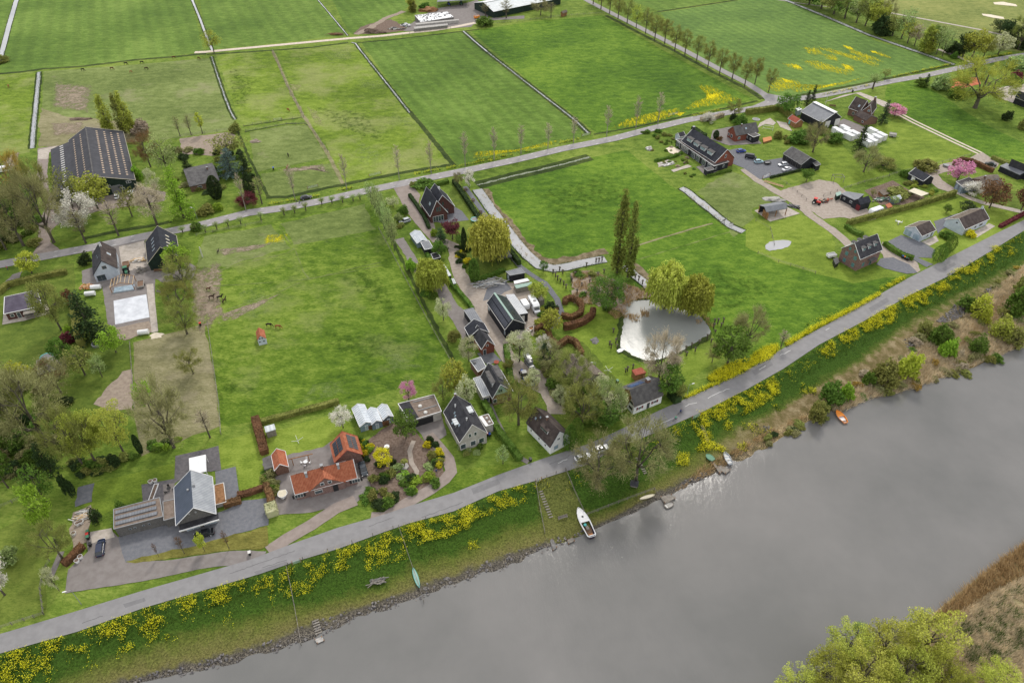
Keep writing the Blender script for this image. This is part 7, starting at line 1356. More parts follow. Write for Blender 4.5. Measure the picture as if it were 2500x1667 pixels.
def deck(name,label,px,z,mat='wood_grey',bank=True,legs=True):
 w=[P(*p,z)for p in px];c=sum(w,Vector())/len(w);r_=thing(name,label,name.replace('_',' '),(c.x,c.y,z));q=[v-c for v in w]
 ar=sum(a.x*b.y-b.x*a.y for a,b in zip(q,q[1:]+q[:1]));q=q if ar>0 else q[::-1]
 link('deck',MB().slab(q,.12),mat,r_)
 if legs:
  for v in q:link('post',MB().tube((v.x*.9,v.y*.9,-2.4),(v.x*.9,v.y*.9,.3),.09,.09,6),'wood_brown',r_)
deck('jetty','weathered jetty between the green and the aluminium boats',[(1748,1142),(1756,1134),(1784,1146),(1772,1156)],-2.0);deck('jetty','small square landing stage left of the white boat',[(1384,1318),(1398,1311),(1403,1319),(1388,1327)],-2.1);deck('jetty','grey ramp running into the water left of the landing stage',[(1342,1316),(1350,1314),(1360,1336),(1350,1344)],-2.2,'concrete_dark');deck('jetty','corner landing beside the dark dinghy',[(1612,1212),(1640,1206),(1650,1216),(1622,1228)],-2.1);deck('jetty','low stone landing at the foot of the dike steps',[(768,1560),(786,1553),(792,1562),(774,1570)],-2.2,'concrete')
deck('bridge','narrow plank bridge over the ditch beside the poplars',[(1570,699),(1594,692),(1597,697),(1573,704)],.5,'wood_grey',False,False);deck('slipway','pair of wooden rails running down to the water',[(1736,1126),(1741,1124),(1762,1153),(1757,1155)],-1.9,'wood_grey')
def steps(label,a,b,n,w=1.2):
 for_=[Pb(*a).lerp(Pb(*b),i/(n-1))for i in range(n)];c=for_[0];r_=thing('steps',label,'steps',c);d=(for_[-1]-for_[0]);rz=math.atan2(d.y,d.x)+math.pi/2
 for v in for_:link('step',MB().cbox(v-c+Vector((0,0,.06)),(w,.28,.22),rz),'wood_grey',r_)
steps('curved log steps down the mown garden plot',(1320,1200),(1345,1262),11,1.0);steps('stone steps down the dike at the water line',(770,1515),(778,1545),6,1.4);steps('wooden steps under the spreading dike tree',(1555,1118),(1575,1155),9,.9);steps('overgrown steps between two rows of yellow flowers',(1714,1040),(1728,1078),9,.9)
#fences, gates, posts
post_me=MB().box(-.06,-.06,-.4,.06,.06,1.15).mesh('post');post_me.materials.append(MATS['wood_grey'])
def fence(px,label,step=3.0,wires=(.4,.75,1.05),bank=False,mat='wood_grey',h=1.0,wr=.012,name='fence'):
 pts=[Pb(*q)if bank else P(*q)for q in px];sub=subline(pts,step);c=pts[0];r_=thing(name,label,'fence',c)
 for v in sub[:100]:o=bpy.data.objects.new('post',post_me);COL.objects.link(o);o.parent=r_;o.location=v-c;o.scale=(1,1,h)
 if wires:
  m=MB()
  for a,b in zip(sub,sub[1:]):
   for z in wires:m.tube(a-c+Vector((0,0,z*h)),b-c+Vector((0,0,z*h)),wr,wr,3,False)
  link('rail',m,mat,r_)
for q in[([(700,1385),(712,1440),(725,1510),(736,1575)],'wire fence down the dike left of the slag stones',3.0,True),([(974,1288),(990,1335),(1008,1388),(1024,1434),(1035,1470)],'green wire fence down the dike beside the canoe',3.0,True),([(1308,1180),(1318,1240),(1330,1302)],'left fence of the mown garden plot',2.5,True),([(1382,1150),(1400,1195),(1425,1250)],'right fence of the mown garden plot',2.5,True),([(1434,1258),(1510,1228),(1597,1196),(1620,1230)],'railing above the shore below the dike trees',2.5,True),([(1312,1174),(1380,1148)],'fence along the road above the garden plot',2.5,True),([(704,1380),(740,1366),(860,1325),(960,1290),(1040,1268)],'post and wire fence along the river side of the road',4,True),([(507,790),(520,880),(535,985),(540,1060)],'fence between the brown field and the big paddock',3.5,False),([(318,838),(325,930),(330,1000)],'fence on the left of the brown field',3.5,False),([(595,309),(660,299),(742,288)],'fence across the top of the green paddocks',4,False),([(600,322),(700,305),(745,304),(765,320),(800,372)],'curved fence around the small paddock',4,False),([(440,334),(500,326),(560,318)],'fence above the riding ground',4,False),([(665,124),(700,208),(742,286)],'fence along the worn strip between two pastures',5,False),([(480,576),(560,560),(640,545)],'white tape fence at the top of the big paddock',4,False),([(1000,82),(1050,77),(1100,70)],'dark posts along the pale farm track',3,False),([(870,100),(930,94),(1000,86)],'wire fence below the pale farm track',4,False),([(1180,62),(1280,52),(1380,40),(1470,34)],'fence behind the top farm hedge',4,False),([(1905,440),(1935,462),(1968,490)],'fence along the long gravel track',3,False),([(2010,480),(2060,462),(2110,446),(2170,432)],'fence between the green lawn and the vegetable garden',3,False),([(2170,430),(2240,412),(2300,398),(2370,380)],'fence at the lower edge of the right lawn',3.5,False),([(925,560),(960,625),(1010,720),(1060,812),(1110,900)],'wooden fence along the right side of the big paddock',3,False),([(108,1500),(100,1440),(108,1400),(122,1370)],'wicker fence at the left of the forecourt',1.5,False),([(0,1535),(60,1515),(108,1500)],'low wicker fence at the bottom left meadow',1.5,False),([(0,1240),(60,1215),(98,1205)],'rustic fence in the left meadow',2,False),([(1850,620),(1900,640),(1990,668)],'low wire fence in the meadow left of the tall brick house',4,False),([(1845,540),(1880,560),(1890,600)],'short wire fence below the field shelter',4,False)]:
 fence(q[0],q[1],q[2],bank=q[3],wr=.03 if'river'not in q[1]else.02)
def gate(label,a,b,h=1.1,bank=False,mat='sheet_metal'):
 p,q=(Pb if bank else P)(*a),(Pb if bank else P)(*b);d=q-p;L=math.hypot(d.x,d.y);r_=thing('gate',label,'gate',p,math.atan2(d.y,d.x));m=MB()
 for z in(.25,.5,.75,1.0):m.tube((0,0,z*h),(L,0,z*h),.03,.03,4)
 for x in(0,L/2,L):m.tube((x,0,.1),(x,0,h),.035,.035,4)
 link('bars',m,mat,r_);link('post',MB().box(-.16,-.1,0,-.04,.1,h+.25),'wood_brown',r_);link('post',MB().box(L+.04,-.1,0,L+.16,.1,h+.25),'wood_brown',r_)
gate('metal gate at the lane below the pale striped pasture',(902,432),(930,425));gate('metal gate at the lane below the small dry paddock',(752,462),(776,456));gate('metal gate at the lane near the white ditch end',(1421,334),(1441,329));gate('metal gate at the lane in the buttercup field',(1632,284),(1654,279));gate('grey field gate between two small paddocks',(668,296),(688,292));gate('green gate on the river side of the dike road',(716,1378),(734,1372),1.2,True,'green_panel');gate('small gate at the top of the mown garden plot',(1309,1178),(1321,1173),1.1,True);gate('white gate at the corner of the car park',(1862,437),(1878,430),1.2,False,'white');gate('metal gate below the spreading flowers by the dike road',(1690,1024),(1708,1016),1.2,True,'green_panel')
def lamp(label,x,y,h,az,name='street_lamp',cat='street lamp'):
 p=P(x,y);r_=thing(name,label,cat,p,az);link('pole',MB().tube((0,0,0),(0,0,h),.07,.045,8),'sheet_metal',r_);link('arm',MB().tube((0,0,h),(.9,0,h+.12),.035,.03,6),'sheet_metal',r_);link('lamp_head',MB().rings([ring8(.8,.07,h+.04,h+.16,.02),ring8(1.1,.14,h+.02,h+.2,.03),ring8(1.6,.09,h+.05,h+.16,.02)]),'white',r_)
lamp('street lamp on the grass at the bottom left of the road',199,1475,5.6,R(200));lamp('street lamp beside the yellow flowers right of the red shuttered house',1676,970,4.8,R(20));lamp('street lamp in the garden behind the old brown barn',1452,912,4.2,R(180));lamp('street lamp on the verge of the lane near the conifer',482,535,4.6,R(160))
r_=thing('flagpole','white flagpole beside the brown roofed brick house','flagpole',P(2015,256));link('pole',MB().tube((0,0,0),(0,0,6.5),.06,.03,6),'white',r_)
r_=thing('post','white leaning board post at the top left corner of the big paddock','post',P(495,628));link('board',MB().box(-.15,-.1,0,.15,.1,4.2),'off_white',r_)
#small things
def bin_(label,x,y,lid='black',bank=False):
 p=P(x,y,0);p.z=.1;r_=thing('wheelie_bin',label,'bin',p,.4);link('body',MB().rings([[(-.24,-.28,.05),(.24,-.28,.05),(.24,.28,.05),(-.24,.28,.05)],[(-.3,-.36,1.0),(.3,-.36,1.0),(.3,.36,1.0),(-.3,.36,1.0)]]),'black',r_);link('lid',MB().box(-.32,-.38,1.0,.32,.4,1.08),lid,r_)
 for s in(-1,1):link('wheel',MB().tube((s*.24,.34,.12),(s*.3,.34,.12),.12,.12,8),'tyre',r_)
for lab,x,y,c in[('blue lidded bin, left of four by the green hedge',2203,631,'blue'),('orange lidded bin, second of four by the green hedge',2207,633,'orange'),('green lidded bin, third of four by the green hedge',2211,635,'green'),('black bin, right of four by the green hedge',2215,637,'black'),('green lidded bin, upper of three beside the pale terrace',217,1303,'green'),('red lidded bin, middle of three beside the pale terrace',216,1309,'red'),('dark green lidded bin, lower of three beside the pale terrace',217,1316,'green'),('red lidded bin beside the grey house',1190,1064,'red'),('blue lidded bin beside the grey house',1195,1065,'blue'),('lone black bin at the road end of the garden path',1295,1126,'black'),('lone bin with pale lid on the forecourt edge by the road',611,1354,'off_white'),('dark bin at the path beside the bare olive tree',122,1412,'navy'),('dark green tank bin beside the red shuttered house',1507,935,'green'),('dark bin on the forecourt by the pale terrace',222,1333,'black'),('dark bin beside the lane at the brick house',2081,226,'black'),('blue tub beside the worn strip in the small paddock',668,415,'blue'),('red tub at the paddock corner',490,795,'red')]:bin_(lab,x,y,c)
def pot(label,x,y,s=.5,m='white',plant=True):
 r_=thing('plant_pot',label,'plant pot',P(x,y));link('pot',MB().rings([[(s*.75*math.cos(a),s*.75*math.sin(a),0)for a in[i*.628 for i in range(10)]],[(s*math.cos(a),s*math.sin(a),s*1.5)for a in[i*.628 for i in range(10)]]]),m,r_)
 link('soil',MB().rings([[(s*.85*math.cos(a),s*.85*math.sin(a),s*1.48)for a in[i*.628 for i in range(10)]],[(s*.85*math.cos(a),s*.85*math.sin(a),s*1.53)for a in[i*.628 for i in range(10)]]]),'soil',r_)
for lab,x,y in[('large white pot, lower of two by the brown hedge',190,1372),('large white pot, upper of two by the brown hedge',198,1362),('left white pot on the dark terrace',369,1179),('right white pot on the dark terrace',380,1176),('left white pot by the potting area',191,1281),('right white pot by the potting area',200,1277),('white pot below the potting area',182,1305)]:pot(lab,x,y,.55)
def table(label,x,y,m='white',r=.55,chairs=4,cm='white'):
 rt=thing('garden_table',label,'table',P(x,y));link('table_top',MB().tube((0,0,.7),(0,0,.76),r,r,12),m,rt);link('leg',MB().tube((0,0,0),(0,0,.7),.06,.06,6),m,rt)
 for i in range(chairs):
  a=i*6.283/chairs;p=P(x,y)+Vector((math.cos(a)*1.05,math.sin(a)*1.05,0));c=thing('garden_chair','%s garden chair, %s clockwise round the %s'%(cm.replace('_',' ').replace('plaster ',''),ORD[i],label.split(' on ')[0].split(' in ')[0].split(' beside ')[0]+' '+label.split(' ')[-1]),'chair',p,a,'garden chairs')
  link('seat',MB().box(-.22,-.22,.42,.22,.22,.47),cm,c);link('backrest',MB().box(.18,-.22,.47,.24,.22,.9),cm,c)
  for sx in(-.18,.18):
   for sy in(-.18,.18):link('leg',MB().box(sx-.03,sy-.03,0,sx+.03,sy+.03,.42),cm,c)
table('round white table on the farmhouse terrace',747,1131);table('pink table in the small brick yard',1212,888,'tile_red',.8,0);table('dark table on the modern terrace',414,1196,'black',.5,3,'black');table('white table on the vegetable plot',945,1094,'white',.7,0);table('pale table on the bungalow lawn',2193,545,'off_white',.6,3,'white')
def bench(label,x,y,rz,m='wood_grey',L=2.0):
 r_=thing('bench',label,'bench',Pb(x,y)if y>li(RL,x)else P(x,y),rz);link('seat',MB().box(-L/2,-.22,.42,L/2,.22,.5),m,r_);link('backrest',MB().box(-L/2,.2,.5,L/2,.26,.95),m,r_)
 for s in(-1,1):link('leg',MB().box(s*(L/2-.15)-.05,-.2,0,s*(L/2-.15)+.05,.2,.42),m,r_)
bench('wooden bench on the mown garden plot',1374,1265,R(20),'wood_grey',2.4);bench('picnic bench beside the farmyard slab',388,715,R(-30));bench('long new timber beams stacked beside the gravel track',1888,452,R(-37),'wood_new',8);bench('dark bench at the barn wall with bikes',388,663,R(8),'brown',3);bench('wooden bench on the meadow beside the bungalow',2032,261,R(-10),'brown',3)
def tramp(label,x,y,r=1.9,ring='turquoise',h=.8,net=False):
 rt=thing('trampoline',label,'trampoline',P(x,y));n=20;c_=[(r*math.cos(i*6.283/n),r*math.sin(i*6.283/n))for i in range(n)];link('mat',MB().add([(a*.86,b*.86,h)for a,b in c_],[tuple(range(n))]),'mid_grey',rt)
 m=MB();vs=[(a,b,h+.02)for a,b in c_]+[(a*.84,b*.84,h+.02)for a,b in c_];m.add(vs,[(i,(i+1)%n,n+(i+1)%n,n+i)for i in range(n)]);link('pad',m,ring,rt)
 for i in range(0,n,4):link('leg',MB().tube((c_[i][0],c_[i][1],0),(c_[i][0],c_[i][1],h if not net else 2.3),.035,.035,5),'grey',rt)
tramp('large trampoline with turquoise edge behind the plank roofed shed',116,876);tramp('netted round trampoline with green cover beside the weeping willow',1160,540,1.7,'turquoise',.9,True);tramp('sunken grey trampoline near the junction',1846,292,1.8,'grey',.15)
r_=thing('goal','white football goal frame on the small lawn','goal',P(1874,318),R(-20));link('frame',MB().tube((-2.2,0,0),(-2.2,0,2),.07,.07,5).tube((2.2,0,0),(2.2,0,2),.07,.07,5).tube((-2.2,0,2),(2.2,0,2),.07,.07,5).tube((-2.2,0,0),(-2.2,1.6,0.05),.06,.06,5).tube((2.2,0,0),(2.2,1.6,.05),.06,.06,5).tube((-2.2,1.6,.05),(2.2,1.6,.05),.06,.06,5).tube((-2.2,0,2),(-2.2,1.6,.05),.05,.05,5).tube((2.2,0,2),(2.2,1.6,.05),.05,.05,5),'white',r_)
def dryer(label,x,y,bank=False):
 r_=thing('clothes_dryer',label,'clothes dryer',P(x,y));link('pole',MB().tube((0,0,0),(0,0,1.8),.035,.035,6),'grey',r_)
 for i in range(4):a=i*1.571+.5;link('arm',MB().tube((0,0,1.3),(1.5*math.cos(a),1.5*math.sin(a),1.9),.045,.045,5),'white',r_)
dryer('white rotary clothes dryer on the farmhouse lawn',729,1084);dryer('white rotary clothes dryer on the lawn beside the old brown barn',1484,912)
r_=thing('pergola','brown timber pergola on the farmhouse terrace','pergola',P(738,1131),head((708,1138),(768,1124)));L=(P(768,1124)-P(708,1138)).length/2
for x in(-L*.7,L*.6):link('post',MB().box(x-.09,-.09,0,x+.09,.09,2.5),'wood_brown',r_)
link('beam',MB().box(-L,-.08,2.5,L,.08,2.68),'wood_brown',r_)
r_=thing('garden_bench','hexagonal pale seat around a small tree in the front garden','bench',P(988,1140));link('seat',MB().rings([[(1.1*math.cos(i*1.047),1.1*math.sin(i*1.047),z)for i in range(6)]for z in(0.0,.45)]),'concrete',r_);link('trunk',MB().tube((0,0,.4),(.1,0,1.8),.14,.1,6),'bark',r_);link('crown',MB().blob((.1,0,2.3),(.9,.9,.6),4,.4,10,6),'leaf_olive',r_)
r_=thing('raised_bed','white edged narrow flower bed on the dark terrace','flower bed',P(375,1205),head((370,1218),(380,1190)));link('edge',MB().box(-2.8,-.55,0,2.8,-.42,.4).box(-2.8,.42,0,2.8,.55,.4).box(-2.8,-.42,0,-2.67,.42,.4).box(2.67,-.42,0,2.8,.42,.4),'white',r_);link('soil',MB().box(-2.67,-.42,0,2.67,.42,.25),'soil',r_)
def pile(name,label,cat,x,y,rx,ry,n,mats,L=(1,3),w=.15,h=.8,rz=None,bank=False):
 p=Pb(x,y)if bank else P(x,y);r_=thing(name,label,cat,p,rz or 0);ms=[MB()for _ in mats]
 for i in range(n):ms[i%len(mats)].cbox((random.gauss(0,rx*.45),random.gauss(0,ry*.45),random.uniform(.05,h)),(random.uniform(*L),w,w),random.gauss(0,.35))
 for m_,mt in zip(ms,mats):o=link('piece',m_,mt,r_);o['kind']='stuff'
random.seed(30)
pile('scrap_heap','heap of poles, beams and scrap beside the thuja column','scrap heap',1192,694,4.2,2.2,120,['wood_grey','sheet_metal','concrete','off_white'],(1.5,6),.16,1.1,.25);pile('firewood','heap of grey firewood beside the black timber barn','wood pile',345,662,2.0,2.2,110,['wood_grey','concrete_dark'],(.4,1.0),.16,1.0);pile('firewood','heap of split pale logs beside the dark conifer','wood pile',213,702,2.2,1.4,110,['wood_new','wood_orange'],(.4,.8),.2,.7)
pile('timber_stack','pale timber packs beside the black timber barn gable','timber',341,637,1.5,.5,20,['off_white','wood_new'],(2,3),.4,.8,.1);pile('scrap_heap','machine parts and white sheets left of the silage heap','scrap heap',992,64,2.8,1.6,50,['sheet_metal','black','plaster_white'],(.8,2.5),.5,1.2);pile('scrap_heap','scrap and pallets beside the pale farm track','scrap heap',966,72,4.5,1.2,50,['black','off_white','wood_grey'],(.8,2.2),.4,1.0);pile('brush_heap','heap of brown brushwood beside the farm track','brushwood',822,86,5,1.2,140,['wood_brown','brown'],(1,3),.12,1.0)
pile('brush_heap','driftwood heap at the foot of the dike','brushwood',922,1420,1.6,.8,60,['wood_grey','concrete_dark'],(.6,2),.14,.6,.2,True);pile('machine_row','row of rusty farm implements on the gravel yard','implements',2012,492,4,1.2,40,['tile_red','tan_panel','black'],(.8,2),.35,.9,.3);pile('scrap_heap','dark scrap row beside the field shelter','scrap heap',1935,505,2.6,1.2,40,['black','mid_grey'],(1,2.4),.35,.7,-.6);pile('scrap_heap','plants, crates and tables below the vegetable garden','scrap heap',2150,490,4,1.4,60,['wood_grey','white','black','green'],(.6,1.8),.3,.8,.2);pile('potting_rows','potting benches with pale stones by the brown hedge','potting bench',200,1262,1.8,2.2,60,['off_white','wood_new','concrete'],(.3,2.6),.16,.4,.2)
pile('boulders','pale boulders on the row house lawn edge','boulders',1585,365,1.2,2.4,26,['concrete','off_white'],(.4,.9),.6,.5);pile('garden_edging','curved stone edging in the row house plots','edging',1628,402,3,1.6,36,['off_white','concrete'],(.6,2),.3,.3,.4)
def mound(name,label,x,y,r,m,seed):r_=thing(name,label,name.replace('_',' '),P(x,y));link('heap',MB().blob((0,0,0),r,seed,.35,14,7,.05),m,r_)
mound('soil_heap','dark brown soil heap beside the farm track',915,80,(6,2.4,2.0),'soil',3);mound('dung_heap','orange brown heap left of the machinery shed',1046,28,(6,3,2.2),'wood_brown',5);mound('dirt_heap','pale heap at the paddock corner',623,346,(2.4,1.4,.8),'soil_pale',9);mound('dung_heap','dark manure heap in the horse field',198,292,(5,1.4,.8),'soil',12);mound('fire_pit','dark round fire pit on the lawn',1453,832,(1.4,1.4,.35),'concrete_dark',15);mound('rubble_heap','grey rubble heap beside the gravel track',1888,488,(3.6,2.0,.8),'concrete',17);mound('sand_pit','sandy heap at the end of the pale path',382,820,(1.8,1.6,.25),'sand',19)
Y([(1625,363),(1640,356),(1662,368),(1650,378),(1635,373)],'sand',.04,.1,'terrace','pale sandy terrace in the row house garden');Y([(1605,398),(1630,390),(1645,394),(1632,404),(1608,408)],'yard_pale',.04,.2,'terrace');Y([(1638,415),(1680,402),(1690,406),(1645,420)],'yard_pale',.04,.2,'path');Y([(1700,408),(1730,398),(1760,414),(1725,430)],'yard_brown',.036,.2,'terrace')
for lab,x,y,m in[('tall grey propane tank beside the white van',222,722,'plaster_white'),('white toppled tank at the end of the pale path',352,816,'plaster_white'),('white transit tank right of the pile of logs',236,706,'plaster_white')]:
 r_=thing('tank',lab,'tank',P(x,y),.2);link('shell',MB().tube((-1.5,0,.9),(1.5,0,.9),.8,.8,14),m,r_)
 for s in(-1,1):link('stand',MB().box(s-.1,-.5,0,s+.1,.5,.3),'mid_grey',r_)
r_=thing('hot_tub','grey round pool tub half hidden under the bright maple','pool',P(237,843));link('shell',MB().tube((0,0,0),(0,0,.8),1.3,1.35,16),'grey',r_);link('water',MB().tube((0,0,.78),(0,0,.82),1.1,1.1,16),'glass_dark',r_)
r_=thing('dog_house','small dark roofed hut under the spreading dike tree','hut',Pb(1548,1184),R(-15));link('wall',MB().box(-.8,-.7,0,.8,.7,.8),'wood_grey',r_);link('roof',MB().slab([(-1,0,1.5),(1,0,1.5),(1,.95,.8),(-1,.95,.8)],.08).slab([(-1,-.95,.8),(1,-.95,.8),(1,0,1.5),(-1,0,1.5)],.08),'tile_dark',r_)
r_=thing('swing_frame','grey timber swing frame on a pale slab','swing',P(2046,446));link('frame',MB().tube((-2,0,0),(-2,0,2.4),.1,.1,5).tube((2,0,0),(2,0,2.4),.1,.1,5).tube((-2,0,2.4),(2,0,2.4),.1,.1,5).tube((-2,2.4,0),(-2,2.4,2.4),.1,.1,5).tube((2,2.4,0),(2,2.4,2.4),.1,.1,5).tube((-2,2.4,2.4),(2,2.4,2.4),.1,.1,5).tube((2,0,2.4),(2,2.4,2.4),.1,.1,5).tube((-2,0,2.4),(-2,2.4,2.4),.1,.1,5),'wood_grey',r_)
#animals and people
def skinmesh(name,J,E,lv=1):
 me=bpy.data.meshes.new(name);me.from_pydata([j[:3]for j in J],[e for e in E],[]);o=bpy.data.objects.new(name,me);COL.objects.link(o)
 o.modifiers.new('skin','SKIN');
 for i,j in enumerate(J):me.skin_vertices[0].data[i].radius=(j[3],j[4]if len(j)>4 else j[3]);me.skin_vertices[0].data[i].use_root=i==0
 s=o.modifiers.new('sub','SUBSURF');s.levels=lv;s.render_levels=lv
 dg=bpy.context.evaluated_depsgraph_get();m=bpy.data.meshes.new_from_object(o.evaluated_get(dg));m.name=name;bpy.data.objects.remove(o);return m
def horse_mesh(graze,s=0):
 J=[(-.1,0,1.2,.27,.3),(-.68,0,1.24,.25,.28),(.5,0,1.2,.24,.3),(.72,0,1.36,.15,.22)]
 if graze:J+=[(1.0,0,.95,.10,.16),(1.18,.02,.5,.09,.13),(1.38,.03,.12,.06,.08)]
 else:J+=[(.98,0,1.66,.10,.15),(1.12,0,1.85,.09,.12),(1.48,0,1.62,.06,.08)]
 E=[(0,1),(0,2),(2,3),(3,4),(4,5),(5,6)]
 for sy in(-1,1):
  k=len(J);o=.08*s*sy;J+=[(.55,sy*.16,.95,.10),(.56+o,sy*.16,.52,.055),(.54+o,sy*.16,.06,.06)];E+=[(2,k),(k,k+1),(k+1,k+2)]
  k=len(J);J+=[(-.62,sy*.17,.95,.14),(-.80-o,sy*.17,.52,.06),(-.72-o,sy*.17,.06,.06)];E+=[(1,k),(k,k+1),(k+1,k+2)]
 k=len(J);J+=[(-.98,0,1.15,.05),(-1.02,0,.6,.06)];E+=[(1,k),(k,k+1)]
 return skinmesh('body',J,E)
HM=[horse_mesh(True),horse_mesh(False),horse_mesh(True,1)]
for m_ in HM:m_.materials.append(MATS['brown'])
paint('coat_black',(.018,.014,.012),.7,.2);paint('coat_bay',(.10,.035,.015),.7,.2);paint('coat_chestnut',(.24,.085,.035),.7,.2);paint('coat_dark',(.045,.025,.018),.7,.2)
m,t,b=_base('coat_pied');t.links.new(_ramp(t,_noise(t,t.nodes.new('ShaderNodeTexCoord').outputs['Object'],1.6,1),[(.49,(.7,.68,.64)),(.51,(.03,.025,.02))]),b.inputs['Base Color'])
def animal(lab,x,y,ang,coat,k,name='horse',s=1.0,group=None):
 r_=thing(name,lab,name,P(x,y),R(ang),group);r_.scale=(s,)*3;o=bpy.data.objects.new('body',HM[k]);COL.objects.link(o);o.parent=r_;o.material_slots[0].link='OBJECT';o.material_slots[0].material=MATS[coat]
 if k==1:link('mane',MB().box(.75,-.03,1.5,1.1,.03,2.0),'black',r_)
for q in[('dark horse, leftmost at the top of the dry pasture',203,174,0,'coat_black',0),('brown horse, second from the left in the dry pasture',274,171,0,'coat_bay',0),('black horse close to the dark ditch, left of its pair',308,159,0,'coat_black',2),('black horse close to the dark ditch, right of its pair',347,156,0,'coat_black',0),('chestnut foal like horse lowest in the dry pasture',320,178,0,'coat_chestnut',0),('dark horse right of the chestnut one',358,171,0,'coat_dark',0),('brown horse lying low along the ditch',425,144,0,'coat_bay',2),('brown horse in the far corner by the ditch',486,146,-30,'coat_bay',0),('chestnut cow alone in the far left meadow',22,214,-70,'coat_chestnut',0),('chestnut horse grazing in the upper green paddock',704,272,-40,'coat_chestnut',0),('black horse grazing in the small paddock',704,382,-70,'coat_black',0),('chestnut horse on the worn strip of the small paddock',702,414,80,'coat_chestnut',1),('brown foal on the bare ground of the big paddock',510,709,0,'coat_bay',1),('dark horse, left of three on the bare ground',518,730,10,'coat_dark',1),('black horse, middle of three on the bare ground',538,731,20,'coat_black',1),('dark horse, right of three seen from behind',549,739,70,'coat_dark',1),('black horse beside the tiny white stable',658,798,-5,'coat_black',0),('chestnut horse grazing right of the tiny white stable',680,802,-5,'coat_chestnut',0)]:
 animal(*q,s=1.0 if'foal'not in q[0]else.75,group='horses in the pastures')
animal('black and white cow standing at the ditch end',1765,545,20,'coat_pied',1,'cow',1.0);animal('small brown and white calf beside the ditch',1784,550,0,'coat_pied',0,'calf',.7);animal('dark foal standing in the upper left of the big paddock',533,618,80,'coat_black',1,'foal',.7)
paint('skin',(.50,.30,.22),.6);paint('shirt_green',(.12,.42,.28),.8);paint('shirt_blue',(.03,.06,.20),.8);paint('trousers_dark',(.03,.03,.04),.8)
def person_mesh(ride):
 if ride:J=[(0,0,.98,.15),(.10,0,1.2,.15,.12),(.24,0,1.42,.17,.12),(.30,0,1.56,.055),(.34,0,1.68,.095,.11),(.35,0,1.78,.085)]
 else:J=[(0,0,.92,.15),(0,0,1.15,.14,.11),(0,0,1.4,.18,.11),(0,0,1.52,.055),(.01,0,1.65,.095,.11),(.01,0,1.75,.085)]
 E=[(0,1),(1,2),(2,3),(3,4),(4,5)]
 for sy in(-1,1):
  k=len(J)
  if ride:J+=[(.27,sy*.2,1.42,.065),(.42,sy*.24,1.2,.05),(.62,sy*.22,1.1,.035),(.69,sy*.2,1.09,.04)]
  else:J+=[(0,sy*.21,1.42,.065),(.02,sy*.26,1.15,.05),(.10,sy*.27,.9,.035),(.12,sy*.27,.80,.04)]
  E+=[(2,k),(k,k+1),(k+1,k+2),(k+2,k+3)];k=len(J)
  up=.22 if sy>0 else 0
  if ride:J+=[(.06,sy*.11,.9,.10),(.38,sy*.11,.72+up*.6,.075),(.22+up*.4,sy*.11,.35+up,.05),(.36+up*.4,sy*.11,.27+up,.04)]
  else:J+=[(.02,sy*.11,.85,.10),(.05+sy*.1,sy*.11,.48,.07),(sy*.14,sy*.11,.08,.045),(.16+sy*.14,sy*.11,.04,.04)]
  E+=[(0,k),(k,k+1),(k+1,k+2),(k+2,k+3)]
 return skinmesh('body',J,E)
PM={True:person_mesh(True),False:person_mesh(False)}
def clothes(name,top,bot):
 m,t,b=_base(name);z=t.nodes.new('ShaderNodeSeparateXYZ');t.links.new(t.nodes.new('ShaderNodeTexCoord').outputs['Object'],z.inputs[0]);n=t.nodes.new('ShaderNodeValToRGB');n.color_ramp.interpolation='CONSTANT'
 n.color_ramp.elements[0].color=(.03,.03,.035,1);e=n.color_ramp.elements;e[1].position=.49;e[1].color=(*bot,1)if False else(*top,1);k=e.new(.05);k.color=(*bot,1);k=e.new(.77);k.color=(.50,.30,.22,1)
 t.links.new(_mathn(t,'MULTIPLY',z.outputs[2],.5),n.inputs[0]);t.links.new(n.outputs[0],b.inputs['Base Color']);b.inputs['Roughness'].default_value=.85
clothes('wear_green',(.12,.42,.28),(.03,.03,.045));clothes('wear_blue',(.03,.05,.16),(.03,.03,.045));clothes('wear_black',(.03,.03,.035),(.05,.05,.07));clothes('wear_red',(.45,.06,.10),(.04,.05,.12))
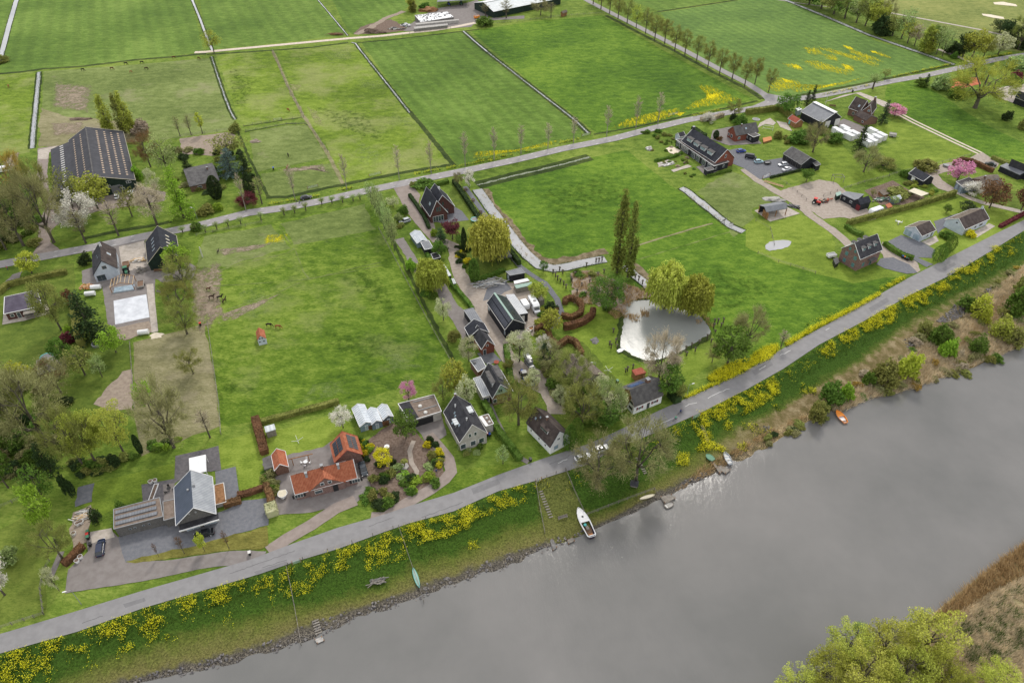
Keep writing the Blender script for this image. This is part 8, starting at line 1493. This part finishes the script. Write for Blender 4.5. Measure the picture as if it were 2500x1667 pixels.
def person(lab,x,y,rz,wear,ride=False,z=.13):
 p=P(x,y);p.z=z;r_=thing('person',lab,'person',p,rz);o=bpy.data.objects.new('body',PM[ride]);COL.objects.link(o);o.parent=r_
 if not o.data.materials:o.data.materials.append(MATS[wear])
 o.material_slots[0].link='OBJECT';o.material_slots[0].material=MATS[wear];hx=.34 if ride else.0;hz=1.77 if ride else 1.74
 link('hair',MB().blob((hx-.02,0,hz),(.115,.105,.085),3,.05,10,6,.02),'brown',r_)
 if ride:
  b_=thing('bicycle','dark bicycle ridden by the '+lab.split(' riding')[0],'bicycle',p,rz)
  for s in(-.5,.58):
   m=MB();n=18
   for i in range(n):a,c=i*6.283/n,(i+1)*6.283/n;m.tube((s+.34*math.cos(a),0,.34+.34*math.sin(a)),(s+.34*math.cos(c),0,.34+.34*math.sin(c)),.022,.022,4,False)
   for i in range(6):a=i*1.047;m.tube((s,0,.34),(s+.33*math.cos(a),0,.34+.33*math.sin(a)),.006,.006,3,False)
   link('wheel',m,'tyre',b_)
  link('frame',MB().tube((-.5,0,.34),(-.05,0,.3),.02,.02,5).tube((-.05,0,.3),(-.12,0,.86),.02,.02,5).tube((-.05,0,.3),(.42,0,.8),.022,.022,5).tube((-.1,0,.78),(.42,0,.85),.02,.02,5).tube((.4,0,.98),(.58,0,.34),.02,.02,5).tube((-.5,0,.34),(-.1,0,.75),.015,.015,5),'navy',b_);link('saddle',MB().blob((-.12,0,.9),(.15,.08,.04),1,.05,8,4),'black',b_);link('handlebar',MB().tube((.55,-.24,1.05),(.55,.24,1.05),.02,.02,5).tube((.4,0,.98),(.55,0,1.05),.02,.02,5),'grey',b_)
rd=head((1648,1024),(1700,998));person('person in green shirt riding a bicycle on the dike road',1647,1027,rd,'wear_green',True);person('person in dark blue riding ahead on the dike road',1659,1011,rd,'wear_blue',True)
rl=head((720,500),(780,490));person('person in black riding left of the pair on the lane',727,497,rl+math.pi,'wear_black',True);person('person in dark clothes riding right of the pair on the lane',734,499,rl+math.pi,'wear_blue',True)
person('person in red and blue standing at the lane by the left driveway',20,660,1.0,'wear_red',False,.1);person('person in blue crouched by the garden border beside the curved drive',1066,1156,2.0,'wear_blue',False,.1)
settle()
